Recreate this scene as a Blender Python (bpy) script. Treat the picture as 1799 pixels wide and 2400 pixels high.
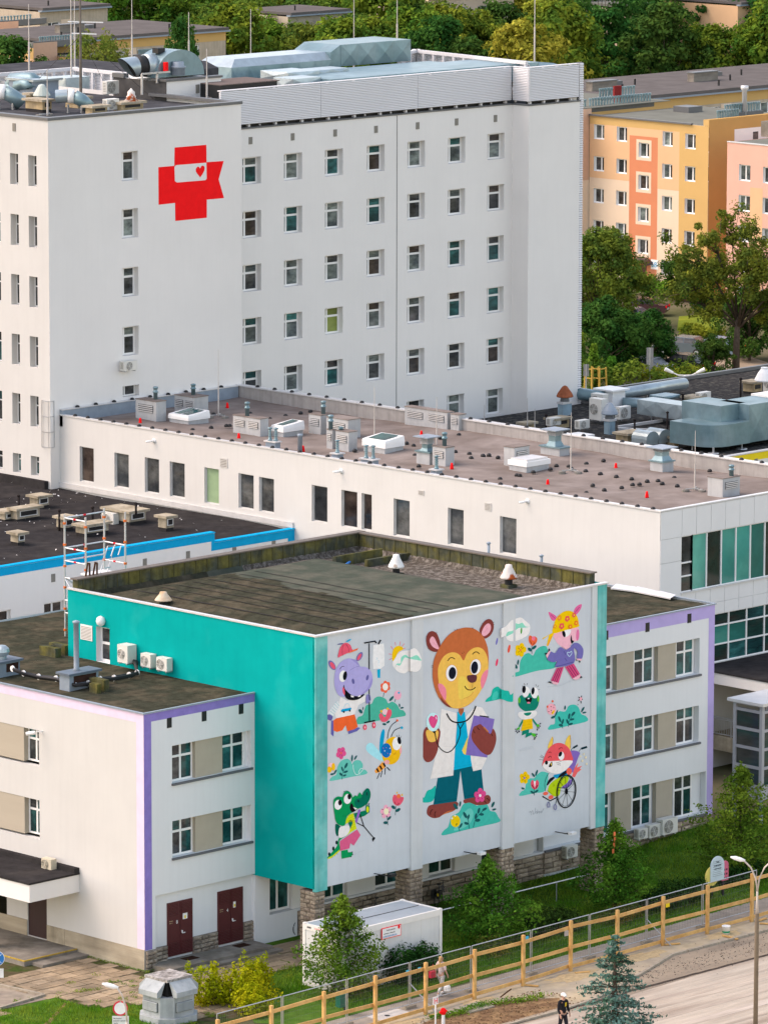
import bpy,bmesh,math,random
import numpy as np
from mathutils import Vector,Matrix,noise as mnoise
random.seed(7);np.random.seed(7)
for o in list(bpy.data.objects):bpy.data.objects.remove(o)
SC=bpy.context.scene;COL=SC.collection
R=math.radians
# ---------------------------------------------------------------- camera
# surveyed camera: focal length in photo pixels (photo 1799 x 2400), pitch, roll, yaw against the building grid
FPX,PIT,ROL,YAW=12634.2,.167876,.00216695,.784206
_p,_r=PIT,ROL
_f=np.array([0,math.cos(_p),-math.sin(_p)]);_rt=np.array([1.,0,0]);_d=np.cross(_f,_rt)
_M=np.array([[math.cos(_r),-math.sin(_r),0],[math.sin(_r),math.cos(_r),0],[0,0,1]])@np.array([_rt,_d,_f])
_B=np.array([[math.cos(YAW),math.sin(YAW),0],[-math.sin(YAW),math.cos(YAW),0],[0,0,1]]).T
CM=_M@_B # world -> camera rows (right, down, forward)
CP=np.array([-153.23,-168.2,58.79]) # camera position; world X runs along the mural wall, Y away to the left
def ray(px,py):
 v=CM.T@np.array([px-899.5,py-1200.,FPX]);return v/np.linalg.norm(v)
def at(px,py,ax,val): # a surveyed point: pixel sight line met with the plane x/y/z = val
 r=ray(px,py);i='xyz'.index(ax);return CP+r*((val-CP[i])/r[i])
def pxm(P): # photo pixels per metre at a point
 return FPX/((CM@(np.array(P,float)-CP))[2])
cam=bpy.data.objects.new('camera',bpy.data.cameras.new('camera'));COL.objects.link(cam)
cam.matrix_world=Matrix([[CM[0][i],-CM[1][i],-CM[2][i],CP[i]]for i in range(3)]+[[0,0,0,1]])
cam.data.sensor_fit='VERTICAL';cam.data.sensor_height=36;cam.data.sensor_width=36
cam.data.lens=36*FPX/2400;cam.data.clip_start=1;cam.data.clip_end=6000
SC.camera=cam
# ---------------------------------------------------------------- sky, sun, exposure
SUN_EL,SUN_AZ=R(50),R(130) # direction towards the sun: azimuth measured from +X
sdir=Vector((math.cos(SUN_EL)*math.cos(SUN_AZ),math.cos(SUN_EL)*math.sin(SUN_AZ),math.sin(SUN_EL)))
w=bpy.data.worlds.new('World');SC.world=w;w.use_nodes=True
nt=w.node_tree;nt.nodes.clear()
sky=nt.nodes.new('ShaderNodeTexSky');sky.sky_type='NISHITA';sky.sun_disc=False
sky.sun_elevation=SUN_EL;sky.sun_rotation=math.atan2(sdir.x,sdir.y)
sky.air_density=1.0;sky.dust_density=1.2;sky.ozone_density=.6
bg=nt.nodes.new('ShaderNodeBackground');bg.inputs[1].default_value=.15
ow=nt.nodes.new('ShaderNodeOutputWorld')
wb=nt.nodes.new('ShaderNodeVectorMath');wb.operation='MULTIPLY';wb.inputs[1].default_value=(1.245,.955,.745) # hazy white sky
nt.links.new(sky.outputs[0],wb.inputs[0]);nt.links.new(wb.outputs[0],bg.inputs[0]);nt.links.new(bg.outputs[0],ow.inputs[0])
sl=bpy.data.lights.new('sun','SUN');sl.energy=.5;sl.angle=R(38);sl.color=(1,.95,.88)
so=bpy.data.objects.new('sun',sl);COL.objects.link(so);so.rotation_euler=sdir.to_track_quat('Z','Y').to_euler()
so.location=(0,0,90)
SC.view_settings.view_transform='Standard';SC.view_settings.look='None'
SC.view_settings.exposure=1.74;SC.view_settings.gamma=1;SC.view_settings.use_curve_mapping=False
SC.render.engine='CYCLES'
# ---------------------------------------------------------------- materials
def lin(h,k=1.0):
 h=h.lstrip('#');o=[]
 for i in(0,2,4):
  c=int(h[i:i+2],16)/255;c=c/12.92 if c<=.04045 else((c+.055)/1.055)**2.4
  o.append(min(.92,c*k))
 return tuple(o)
MATS={}
def mat(name,col,rough=.85,var=.12,scale=2.0,metal=0,bump=0,bscale=None,streak=0,col2=None,mix=(.42,.62),spec=.4,isl=0,obj=0,detail=6,aniso=None):
 """principled surface; colour varied by noise (var), vertical rain streaks, a second colour in patches, per-piece variation"""
 if name in MATS:return MATS[name]
 if isinstance(col,str):col=lin(col)
 if isinstance(col2,str):col2=lin(col2)
 m=bpy.data.materials.new(name);m.use_nodes=True;n=m.node_tree.nodes;l=m.node_tree.links
 b=n['Principled BSDF'];b.inputs['Roughness'].default_value=rough;b.inputs['Metallic'].default_value=metal
 b.inputs['Specular IOR Level'].default_value=spec if rough<.8 else 0
 tc=n.new('ShaderNodeTexCoord');nz=n.new('ShaderNodeTexNoise');nz.inputs['Scale'].default_value=scale
 nz.inputs['Detail'].default_value=detail;nz.inputs['Roughness'].default_value=.62
 if aniso:mpa=n.new('ShaderNodeMapping');mpa.inputs['Scale'].default_value=aniso;l.new(tc.outputs['Object'],mpa.inputs[0])
 crd=mpa.outputs[0]if aniso else tc.outputs['Object']
 if obj:
  va=n.new('ShaderNodeVectorMath');l.new(crd,va.inputs[0]);l.new(n.new('ShaderNodeObjectInfo').outputs['Location'],va.inputs[1]);crd=va.outputs[0]
 l.new(crd,nz.inputs['Vector'])
 mr=n.new('ShaderNodeMapRange');mr.inputs[1].default_value=.3;mr.inputs[2].default_value=.7
 mr.inputs[3].default_value=1-var;mr.inputs[4].default_value=1+var
 l.new(nz.outputs[0],mr.inputs[0])
 cur=n.new('ShaderNodeRGB');cur.outputs[0].default_value=(*col,1);cur=cur.outputs[0]
 if col2:
  n2=n.new('ShaderNodeTexNoise');n2.inputs['Scale'].default_value=scale*.37;n2.inputs['Detail'].default_value=8
  l.new(crd,n2.inputs['Vector'])
  m2=n.new('ShaderNodeMapRange');m2.inputs[1].default_value=mix[0];m2.inputs[2].default_value=mix[1]
  l.new(n2.outputs[0],m2.inputs[0])
  mx=n.new('ShaderNodeMix');mx.data_type='RGBA';l.new(m2.outputs[0],mx.inputs[0]);l.new(cur,mx.inputs[6])
  mx.inputs[7].default_value=(*col2,1);cur=mx.outputs[2]
 fac=mr.outputs[0]
 def mul(a,bb):
  q=n.new('ShaderNodeMath');q.operation='MULTIPLY';l.new(a,q.inputs[0]);l.new(bb,q.inputs[1]);return q.outputs[0]
 if streak:
  mp=n.new('ShaderNodeMapping');mp.inputs['Scale'].default_value=(3.2,3.2,.22);l.new(tc.outputs['Object'],mp.inputs[0])
  n3=n.new('ShaderNodeTexNoise');n3.inputs['Scale'].default_value=1.3;n3.inputs['Detail'].default_value=5;l.new(mp.outputs[0],n3.inputs['Vector'])
  m3=n.new('ShaderNodeMapRange');m3.inputs[1].default_value=.45;m3.inputs[2].default_value=.75
  m3.inputs[3].default_value=1;m3.inputs[4].default_value=1-streak;l.new(n3.outputs[0],m3.inputs[0]);fac=mul(fac,m3.outputs[0])
 if isl or obj:
  src=n.new('ShaderNodeNewGeometry').outputs['Random Per Island']if isl else n.new('ShaderNodeObjectInfo').outputs['Random']
  a=isl or obj
  m4=n.new('ShaderNodeMapRange');m4.inputs[3].default_value=1-a;m4.inputs[4].default_value=1+a;l.new(src,m4.inputs[0]);fac=mul(fac,m4.outputs[0])
 vm=n.new('ShaderNodeVectorMath');vm.operation='SCALE';l.new(cur,vm.inputs[0]);l.new(fac,vm.inputs['Scale'])
 l.new(vm.outputs[0],b.inputs['Base Color'])
 if bump:
  nb=n.new('ShaderNodeTexNoise');nb.inputs['Scale'].default_value=bscale or scale*6;nb.inputs['Detail'].default_value=4
  l.new(tc.outputs['Object'],nb.inputs['Vector'])
  bp=n.new('ShaderNodeBump');bp.inputs['Strength'].default_value=bump;bp.inputs['Distance'].default_value=.05
  l.new(nb.outputs[0],bp.inputs['Height']);l.new(bp.outputs[0],b.inputs['Normal'])
 MATS[name]=m;return m
def leafmat(name,col,col2,tr=.35,var=.35):
 m=bpy.data.materials.new(name);m.use_nodes=True;n=m.node_tree.nodes;l=m.node_tree.links
 n.clear();out=n.new('ShaderNodeOutputMaterial')
 g=n.new('ShaderNodeNewGeometry');oi=n.new('ShaderNodeObjectInfo')
 tc=n.new('ShaderNodeTexCoord');nz=n.new('ShaderNodeTexNoise');nz.inputs['Scale'].default_value=.55;nz.inputs['Detail'].default_value=3
 l.new(tc.outputs['Object'],nz.inputs['Vector'])
 mr=n.new('ShaderNodeMapRange');mr.inputs[1].default_value=.4;mr.inputs[2].default_value=.62;l.new(nz.outputs[0],mr.inputs[0])
 mx=n.new('ShaderNodeMix');mx.data_type='RGBA';l.new(mr.outputs[0],mx.inputs[0])
 mx.inputs[6].default_value=(*lin(col),1);mx.inputs[7].default_value=(*lin(col2),1)
 m4=n.new('ShaderNodeMapRange');m4.inputs[3].default_value=1-var;m4.inputs[4].default_value=1+var;l.new(g.outputs['Random Per Island'],m4.inputs[0])
 hs=n.new('ShaderNodeHueSaturation');l.new(mx.outputs[2],hs.inputs['Color']);l.new(m4.outputs[0],hs.inputs['Value'])
 m5=n.new('ShaderNodeMapRange');m5.inputs[3].default_value=.475;m5.inputs[4].default_value=.525;l.new(oi.outputs['Random'],m5.inputs[0]);l.new(m5.outputs[0],hs.inputs['Hue'])
 d=n.new('ShaderNodeBsdfDiffuse');t=n.new('ShaderNodeBsdfTranslucent');ms=n.new('ShaderNodeMixShader');ms.inputs[0].default_value=tr
 l.new(hs.outputs[0],d.inputs[0]);l.new(hs.outputs[0],t.inputs[0]);l.new(d.outputs[0],ms.inputs[1]);l.new(t.outputs[0],ms.inputs[2])
 l.new(ms.outputs[0],out.inputs[0]);MATS[name]=m;return m
# ---------------------------------------------------------------- mesh builder and object helpers
class MB:
 def __init__(s):s.v=[];s.f=[];s.m=[];s.i=0
 def face(s,pts,m=0):
  k=len(s.v);s.v+=[tuple(p)for p in pts];s.f.append(tuple(range(k,k+len(pts))));s.m.append(m)
 def box(s,x0,y0,z0,x1,y1,z1,m=0,top=None):
  k=len(s.v)
  s.v+=[(x0,y0,z0),(x1,y0,z0),(x1,y1,z0),(x0,y1,z0),(x0,y0,z1),(x1,y0,z1),(x1,y1,z1),(x0,y1,z1)]
  for n,q in enumerate(((3,2,1,0),(4,5,6,7),(0,1,5,4),(1,2,6,5),(2,3,7,6),(3,0,4,7))):
   s.f.append(tuple(k+a for a in q));s.m.append(top if(n==1 and top is not None)else m)
 def tube(s,pts,r,n=8,m=0,caps=True):
  pts=[Vector(p)for p in pts];rs=r if isinstance(r,(list,tuple))else[r]*len(pts);rings=[]
  for i,p in enumerate(pts):
   t=(pts[min(i+1,len(pts)-1)]-pts[max(i-1,0)])
   t=t.normalized()if t.length>1e-9 else Vector((0,0,1))
   a=Vector((0,0,1))if abs(t.z)<.9 else Vector((1,0,0));u=t.cross(a).normalized();q=t.cross(u)
   k=len(s.v);rings.append(k)
   for j in range(n):
    c=math.cos(2*math.pi*j/n)*rs[i];d=math.sin(2*math.pi*j/n)*rs[i];s.v.append(tuple(p+u*c+q*d))
  for a,b in zip(rings,rings[1:]):
   for j in range(n):s.f.append((a+j,a+(j+1)%n,b+(j+1)%n,b+j));s.m.append(m)
  if caps:
   s.f.append(tuple(rings[0]+j for j in range(n))[::-1]);s.m.append(m);s.f.append(tuple(rings[-1]+j for j in range(n)));s.m.append(m)
 def bar(s,a,b,wx,m=0,wz=None):
  """square bar from a to b"""
  a,b=Vector(a),Vector(b);t=(b-a).normalized();up=Vector((0,0,1))if abs(t.z)<.9 else Vector((0,1,0))
  u=t.cross(up).normalized()*wx/2;q=u.cross(t).normalized()*(wz or wx)/2;k=len(s.v)
  for p in(a,b):s.v+=[tuple(p-u-q),tuple(p+u-q),tuple(p+u+q),tuple(p-u+q)]
  for q4 in((3,2,1,0),(4,5,6,7),(0,1,5,4),(1,2,6,5),(2,3,7,6),(3,0,4,7)):s.f.append(tuple(k+x for x in q4));s.m.append(m)
 def lathe(s,prof,c=(0,0,0),n=16,m=0):
  """revolve (r, z) pairs about a vertical axis at c"""
  ks=[]
  for r,z in prof:
   ks.append(len(s.v));s.v+=[(c[0]+r*math.cos(2*math.pi*j/n),c[1]+r*math.sin(2*math.pi*j/n),c[2]+z)for j in range(n)]
  for a,b in zip(ks,ks[1:]):
   for j in range(n):s.f.append((a+j,a+(j+1)%n,b+(j+1)%n,b+j));s.m.append(m)
  s.f.append(tuple(ks[0]+j for j in range(n))[::-1]);s.m.append(m);s.f.append(tuple(ks[-1]+j for j in range(n)));s.m.append(m)
 def prism(s,poly,z0,z1,m=0,top=None):
  n=len(poly);k=len(s.v);s.v+=[(x,y,z0)for x,y in poly]+[(x,y,z1)for x,y in poly]
  s.f.append(tuple(range(k,k+n))[::-1]);s.m.append(m);s.f.append(tuple(range(k+n,k+2*n)));s.m.append(m if top is None else top)
  for j in range(n):s.f.append((k+j,k+(j+1)%n,k+n+(j+1)%n,k+n+j));s.m.append(m)
 def xform(s,M,start=0):
  for i in range(start,len(s.v)):s.v[i]=tuple(M@Vector(s.v[i]))
 def mesh(s,name,mats,smooth=False):
  me=bpy.data.meshes.new(name);me.from_pydata(s.v,[],s.f)
  for m in(mats if isinstance(mats,(list,tuple))else[mats]):me.materials.append(m)
  me.polygons.foreach_set('material_index',s.m)
  if smooth:me.polygons.foreach_set('use_smooth',[True]*len(s.f))
  me.update();return me
 def build(s,name,mats,parent=None,smooth=False):
  return link(name,s.mesh(name,mats,smooth),parent)
def link(name,me,parent=None,loc=None,rot=None,scale=None):
 o=bpy.data.objects.new(name,me);COL.objects.link(o)
 if loc is not None:o.location=loc
 if rot is not None:o.rotation_euler=rot
 if scale is not None:o.scale=scale
 if parent is not None:setp(o,parent)
 return o
def setp(o,parent):
 o.parent=parent;T=Matrix.Identity(4);q=parent;chain=[]
 while q is not None:chain.append(q);q=q.parent
 for q in reversed(chain):T=T@q.matrix_parent_inverse@q.matrix_basis
 o.matrix_parent_inverse=T.inverted()
def tag(o,label,cat,group=None,kind=None):
 o['label']=label;o['category']=cat
 if group:o['group']=group
 if kind:o['kind']=kind
 return o
def thing(name,label,cat,loc=(0,0,0),group=None):
 o=bpy.data.objects.new(name,None);COL.objects.link(o);o.location=loc;o.empty_display_size=.3
 return tag(o,label,cat,group)
def struct(name,mb,mats,smooth=False):
 o=mb.build(name,mats,None,smooth);o['kind']='structure';return o
KIDS={}
def kids(o):return[c for c in bpy.data.objects if c.parent is o]
def dup(root,loc,rotz=0,label=None,group=None,scale=None,tree=None):
 """copy a thing with its parts and sub-parts (parts list read once)"""
 if root.name not in KIDS:
  ch=[c for c in bpy.data.objects if c.parent is root];KIDS[root.name]=[(c,[g for g in bpy.data.objects if g.parent is c])for c in ch]
 r=root.copy();COL.objects.link(r);r.location=loc;r.rotation_euler=(0,0,rotz)
 if scale:r.scale=scale if isinstance(scale,(tuple,list))else(scale,)*3
 if label:r['label']=label
 if group:r['group']=group
 for c,gs in KIDS[root.name]:
  q=c.copy();COL.objects.link(q);q.parent=r
  for g in gs:
   h=g.copy();COL.objects.link(h);h.parent=q
 return r
UB={}
def unit(m,kind='box'):
 k=(m.name,kind)
 if k not in UB:
  b=MB();b.box(0,0,0,1,1,1);UB[k]=b.mesh('piece',m)
 return UB[k]
def piece(name,m,parent,p0,size,rot=None):
 """box-shaped part sharing one mesh per material; p0 = low corner"""
 return link(name,unit(m),parent,p0,rot,size)
def stone_mesh(m,k):
 key=(m.name,'stone',k)
 if key not in UB:
  rr=random.Random(k*17+3);b=MB();b.box(.03,.10,.05,.97,1,.95)
  # bulged rough front face
  b.v+=[(.5,-.12-.15*rr.random(),.5)];fr=b.f[2];b.f[2]=(fr[0],fr[1],8);b.f+=[(fr[1],fr[2],8),(fr[2],fr[3],8),(fr[3],fr[0],8)];b.m+=[0,0,0]
  b.v=[(x+rr.uniform(-.03,.03),y+(rr.uniform(-.08,.12)if y<.5 else 0),z+rr.uniform(-.05,.05))for x,y,z in b.v]
  UB[key]=b.mesh('stone',m)
 return UB[key]
def text(name,body,size,m,parent,loc,rot,align='LEFT',sx=1):
 cu=bpy.data.curves.new(name,'FONT');cu.body=body;cu.size=size;cu.extrude=.002;cu.align_x=align
 t=bpy.data.objects.new(name,cu);COL.objects.link(t);dg=bpy.context.evaluated_depsgraph_get();dg.update()
 me=bpy.data.meshes.new_from_object(t.evaluated_get(dg));bpy.data.objects.remove(t);me.materials.clear();me.materials.append(m)
 return link(name,me,parent,loc,rot,(sx,1,1))
# ---------------------------------------------------------------- facades: local u (left to right), depth (inwards), z
class Face:
 """'Y': wall facing -Y, u along +X.  'X': wall facing -X, u along -Y (origin = left end seen from outside)."""
 def __init__(s,kind,x,y):s.k=kind;s.x=x;s.y=y;s.rot=(0,0,0 if kind=='Y' else-math.pi/2)
 def uz(s,px,py):
  if s.k=='Y':p=at(px,py,'y',s.y);return p[0]-s.x,p[2]
  p=at(px,py,'x',s.x);return s.y-p[1],p[2]
 def w(s,u,d,z):
  return Vector((s.x+u,s.y+d,z))if s.k=='Y' else Vector((s.x+d,s.y-u,z))
 def put(s,name,mb,mats,parent=None,smooth=False):
  return link(name,mb.mesh(name,mats,smooth),parent,(s.x,s.y,0),s.rot)
 def piece(s,name,m,parent,u,d,z,su,sd,sz):return link(name,unit(m),parent,s.w(u,d,z),s.rot,(su,sd,sz))
def wall(F,u0,u1,z0,z1,holes,depth,m,parent,name='wall',mrev=None,skip=None):
 mb=MB();us=sorted({u0,u1,*[h[0]for h in holes],*[h[1]for h in holes]});zs=sorted({z0,z1,*[h[2]for h in holes],*[h[3]for h in holes]})
 us=[u for u in us if u0-1e-6<=u<=u1+1e-6];zs=[z for z in zs if z0-1e-6<=z<=z1+1e-6]
 for a,b in zip(us,us[1:]):
  run=None
  for c,d in zip(zs,zs[1:]):
   mu,mz=(a+b)/2,(c+d)/2
   hit=any(h[0]<mu<h[1]and h[2]<mz<h[3]for h in holes)
   if hit:
    if run:mb.face([(a,0,run[0]),(b,0,run[0]),(b,0,run[1]),(a,0,run[1])]);run=None
   else:run=(run[0],d)if run else(c,d)
  if run:mb.face([(a,0,run[0]),(b,0,run[0]),(b,0,run[1]),(a,0,run[1])])
 for h in holes:
  a,b,c,d=h[:4];D=h[4]if len(h)>4 and h[4]else depth
  mb.face([(a,0,c),(a,0,d),(a,D,d),(a,D,c)],1);mb.face([(b,0,d),(b,0,c),(b,D,c),(b,D,d)],1)
  mb.face([(a,0,c),(a,D,c),(b,D,c),(b,0,c)],1);mb.face([(a,0,d),(b,0,d),(b,D,d),(a,D,d)],1)
 return F.put(name,mb,[m,mrev or m],parent)
WC={}
def window(F,parent,u0,u1,z0,z1,depth,fm,gl,cols=(0,1),rows=(0,1),fw=.07,sill=None,sm=None,skey='',so=.12,panes=True,tilt=None):
 """frame (one mesh with mullions), every pane a sub-part, sill a sub-part. cols/rows: fractions of the lights; gl: list of glass materials"""
 W,H=u1-u0,z1-z0;key=(round(W,3),round(H,3),cols,rows,fm.name,fw)
 if key not in WC:
  mb=MB();t=.07
  xs=[c*W for c in cols];zs=[r*H for r in rows]
  for i,x in enumerate(xs):
   a=x if i==0 else(x-fw if i==len(xs)-1 else x-fw*.6);b=x+fw if i==0 else(x if i==len(xs)-1 else x+fw*.6)
   mb.box(a,0,0,b,t,H)
  for i,z in enumerate(zs):
   a=z if i==0 else(z-fw if i==len(zs)-1 else z-fw*.6);b=z+fw if i==0 else(z if i==len(zs)-1 else z+fw*.6)
   for x0,x1 in zip(xs,xs[1:]):mb.box(x0+fw*.5,-.004,a,x1-fw*.5,t-.004,b)
  WC[key]=mb.mesh('window',fm)
 wo=link('window',WC[key],parent,F.w(u0,depth,z0),F.rot)
 if panes:
  for x0,x1 in zip(cols,cols[1:]):
   for r0,r1 in zip(rows,rows[1:]):
    g=random.choice(gl)
    p=F.piece('pane',g,wo,u0+x0*W+fw*.5,depth+.03,z0+r0*H+fw*.5,(x1-x0)*W-fw,.02,(r1-r0)*H-fw)
 else:
  F.piece('pane',random.choice(gl),wo,u0+fw*.5,depth+.03,z0+fw*.5,W-fw,.02,H-fw)
 if sm is not None:
  F.piece('sill',sm,wo,u0-.05,-so,z0-.07,W+.10,depth+so-.006,.065)
 return wo
# ================================================================ surface library
K1=.97 # photo colours of shaded walls -> base colours
WHITE=mat('white_plaster',(.74,.725,.70),var=.03,scale=.25,streak=.018,bump=.08,bscale=30)
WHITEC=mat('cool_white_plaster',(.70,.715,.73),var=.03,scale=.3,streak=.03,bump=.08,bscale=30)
SUNTONE=mat('sun_toned_plaster',(.575,.57,.55),var=.04,scale=.3,streak=.03,bump=.08,bscale=30)
TAUPE=mat('taupe_plaster',(.42,.375,.30),var=.05,scale=2)
LILAC=mat('pale_lilac_paint',(.70,.58,.72),var=.06,scale=1.5)
PURPLE=mat('purple_paint',(.255,.20,.53),var=.10,scale=2.0)
LAVEND=mat('lavender_paint',(.45,.375,.68),var=.06,scale=1.5)
BLUE=mat('blue_paint',(.01,.34,.62),var=.08,scale=1.5)
YELLOW=mat('yellow_paint',(.80,.62,.03),var=.06,scale=1.5)
TEAL=mat('teal_paint',(.004,.34,.325),var=.07,scale=.7,streak=.04,col2=(.02,.38,.36),mix=(.55,.68))
TEAL2=mat('faded_teal_paint',(.10,.45,.43),var=.14,scale=1.6,streak=.22,col2=(.22,.55,.52))
MURAL=mat('mural_wall',(.60,.645,.685),var=.05,scale=.55,streak=.04,col2=(.54,.585,.63),mix=(.45,.75))
PVC=mat('white_window_frame',(.80,.80,.79),rough=.4,var=.03)
GREYF=mat('grey_window_frame',(.50,.50,.49),rough=.5,var=.04)
SILL=mat('grey_metal_sill',(.115,.12,.135),rough=.6,var=.08)
SILLW=mat('pale_metal_sill',(.50,.49,.47),rough=.5,var=.06)
FLASH=mat('pale_metal_flashing',(.62,.62,.62),rough=.4,var=.08,metal=.3)
DFLASH=mat('dark_metal_flashing',(.13,.135,.14),rough=.5,var=.1,metal=.3)
ZINC=mat('galvanised_steel',(.20,.29,.325),rough=.42,var=.16,scale=1.2,metal=.45,bump=.25,bscale=1.6,col2=(.145,.235,.265))
ZINC2=mat('aluminium_foil_sheet',(.36,.43,.46),rough=.36,var=.16,scale=1.4,metal=.5,bump=.35,bscale=2.2)
STEEL=mat('steel_tube',(.45,.46,.47),rough=.4,var=.06,metal=.6)
BLACK=mat('black_rubber',(.012,.012,.013),rough=.6,var=.1)
TAR=mat('dark_bitumen_roof',(.036,.034,.0345),var=.22,scale=1.6,bump=.35,bscale=14,col2=(.05,.046,.044),mix=(.5,.72))
TARL=mat('grey_gravel_roof',(.042,.042,.042),var=.3,scale=9,bump=.5,bscale=22,col2=(.10,.095,.083),mix=(.50,.66))
TARH=mat('charcoal_felt_roof',(.058,.060,.066),var=.15,scale=2,bump=.3,bscale=18,col2=(.08,.082,.088))
BROWNR=mat('brown_grey_membrane_roof',(.185,.155,.138),var=.14,scale=1.1,bump=.12,bscale=8,col2=(.25,.215,.195),mix=(.40,.66))
MOSS=mat('mossy_felt_roof',(.046,.047,.033),var=.35,scale=2.2,bump=.6,bscale=9,col2=(.078,.068,.047),mix=(.46,.62))
MOSSG=mat('green_grey_felt_roof',(.066,.077,.06),var=.14,scale=2,bump=.25,bscale=12,col2=(.10,.102,.08))
GRAVEL=mat('loose_gravel',(.085,.073,.06),var=.5,scale=14,bump=.8,bscale=26,col2=(.2,.18,.155))
OLDCU=mat('green_stained_metal',(.072,.078,.058),var=.3,scale=3,streak=.4,col2=(.13,.12,.04))
BROWNCAP=mat('brown_metal_cap',(.115,.095,.075),rough=.6,var=.15)
VGREY=mat('grey_vent_housing',(.42,.43,.435),var=.07,scale=2,streak=.12)
BLUEG=mat('blue_grey_sheet',(.24,.29,.345),rough=.5,var=.12,scale=2)
CONC=mat('pale_concrete',(.42,.37,.28),var=.16,scale=3,bump=.3,bscale=14,streak=.25,col2=(.30,.26,.19))
CONCG=mat('grey_concrete',(.24,.22,.19),var=.18,scale=2.5,bump=.3,bscale=14,col2=(.17,.155,.13))
OCHRE=mat('ochre_chimney_render',(.50,.385,.22),var=.2,scale=3,streak=.3,col2=(.34,.27,.17))
SLAB=mat('weathered_concrete_slab',(.33,.255,.17),var=.25,scale=2,bump=.5,bscale=16,col2=(.25,.20,.14),obj=.22)
MAROON=mat('maroon_steel_door',(.085,.018,.020),rough=.45,var=.12,scale=2)
DMAROON=mat('dark_maroon_door',(.028,.010,.012),rough=.5,var=.1)
ACW=mat('white_ac_casing',(.66,.65,.60),rough=.45,var=.04)
ACD=mat('dark_ac_grille',(.20,.19,.165),rough=.6,var=.1)
STONE=mat('rough_stone_block',(.34,.29,.23),var=.3,scale=4,bump=.7,bscale=8,obj=.30,col2=(.22,.19,.16))
STONEP=mat('pale_stone_block',(.40,.33,.25),var=.28,scale=4,bump=.7,bscale=8,obj=.28,col2=(.28,.22,.17))
MORTAR=mat('stone_mortar',(.24,.21,.175),var=.2,scale=6)
WHITEP=mat('white_panel',(.70,.70,.695),rough=.55,var=.02,obj=.012)
RED=mat('red_paint',(.90,.016,.018),var=.06,scale=2)
def glass(name,col,rough=.05,var=.55,scale=1.9,col2=None,spec=.5):return mat(name,col,rough=rough,var=var,scale=scale,col2=col2,spec=spec,obj=.35,aniso=(.8,.8,1.9))
GD=glass('dark_window_glass',(.03,.034,.038),col2=(.085,.088,.085))
GT=glass('teal_tinted_glass',(.014,.055,.058),col2=(.035,.14,.135))
GC=glass('curtained_glass',(.17,.20,.185),col2=(.06,.075,.08),rough=.1)
GB=glass('brown_curtained_glass',(.065,.05,.042),col2=(.03,.024,.022),rough=.1)
GG=glass('green_blind_glass',(.16,.20,.045),rough=.15,var=.15)
GMINT=glass('mint_blind_glass',(.37,.52,.31),rough=.2,var=.08)
GCW=glass('teal_curtain_wall_glass',(.035,.19,.16),rough=.04,col2=(.10,.30,.235),var=.35,scale=.5)
GCD=glass('dark_green_curtain_wall_glass',(.012,.04,.034),rough=.04,col2=(.04,.04,.034),var=.4)
HOSP=[GD,GD,GT,GC,GC,GB];LOWG=[GT,GT,GD,GT];APT=[GD,GC,GB,GD]
S=1.085 # the tall hospital stands this much further out than a first survey gave
def gridfloor(mb,x0,y0,x1,y1,zf,nx,ny,m=0):
 k=len(mb.v)
 for j in range(ny+1):
  for i in range(nx+1):
   x=x0+(x1-x0)*i/nx;y=y0+(y1-y0)*j/ny;mb.v.append((x,y,zf(x,y)))
 for j in range(ny):
  for i in range(nx):
   a=k+j*(nx+1)+i;mb.f.append((a,a+1,a+nx+2,a+nx+1));mb.m.append(m)
# ================================================================ hospital tower (front slab)
HX,HY,HX2,HZ=43.78,55.64,58.48,30.26
tower=thing('hospital_tower','tall white hospital slab with a big red cross painted on its shaded side','hospital',(HX,HY,0))
FL=Face('X',HX,HY+42);FR=Face('Y',HX,HY)
def rowz(F,pts):return[F.uz(*p)[1]for p in pts]
# shaded side (faces -Y)
a=FR.uz(285,356.5);b=FR.uz(323.3,354);wz=FR.uz(285,425)[1];hh=a[1]-wz
rz=rowz(FR,[(285,356.5),(285,491.5),(286,629),(287,767.5),(288,906)])
holes=[(a[0],b[0],z-hh,z)for z in rz[:4]]+[(a[0],b[0],rz[4]-.62,rz[4])]
wall(FR,0,HX2-HX,0,HZ,holes,.42,WHITE,tower)
for h in holes:
 if h[3]-h[2]>1:window(FR,tower,*h,.36,PVC,HOSP,(0,.32,1),(0,.66,1),.10,SILL)
 else:window(FR,tower,*h,.36,PVC,HOSP,(0,.35,1),(0,1),.07,SILL)
# sunlit side (faces -X)
holes2=[]
for pxs in((24.5,43.5),(67,86.5),(-22,0.5)):
 u0=FL.uz(pxs[0],420)[0];u1=FL.uz(pxs[1],422)[0]
 dy=(67-pxs[0])*.165
 for t,bt in((363.5,436),(506,579),(647,719),(787,859),(926,998),(1067,1112)):
  z1=FL.uz(67,t)[1];z0=FL.uz(67,bt)[1];holes2.append((u0,u1,z0,z1))
wall(FL,0,42,0,HZ,holes2,.45,SUNTONE,tower)
for h in holes2:window(FL,tower,*h,.40,PVC,[GD,GT,GD],(0,.55,1),(0,.66,1),.06,SILLW,so=.06)
mb=MB();mb.box(HX+.5,HY+.5,0,HX2-.003,HY+42,HZ-.25,0,0);mb.build('roof',TARH,tower)
mb=MB();mb.face([(HX2,HY,0),(HX2,HY+42,0),(HX2,HY+42,HZ),(HX2,HY,HZ)]);mb.face([(HX2,HY+42,0),(HX,HY+42,0),(HX,HY+42,HZ),(HX2,HY+42,HZ)]);mb.build('rear_wall',WHITE,tower)
mb=MB()
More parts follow.
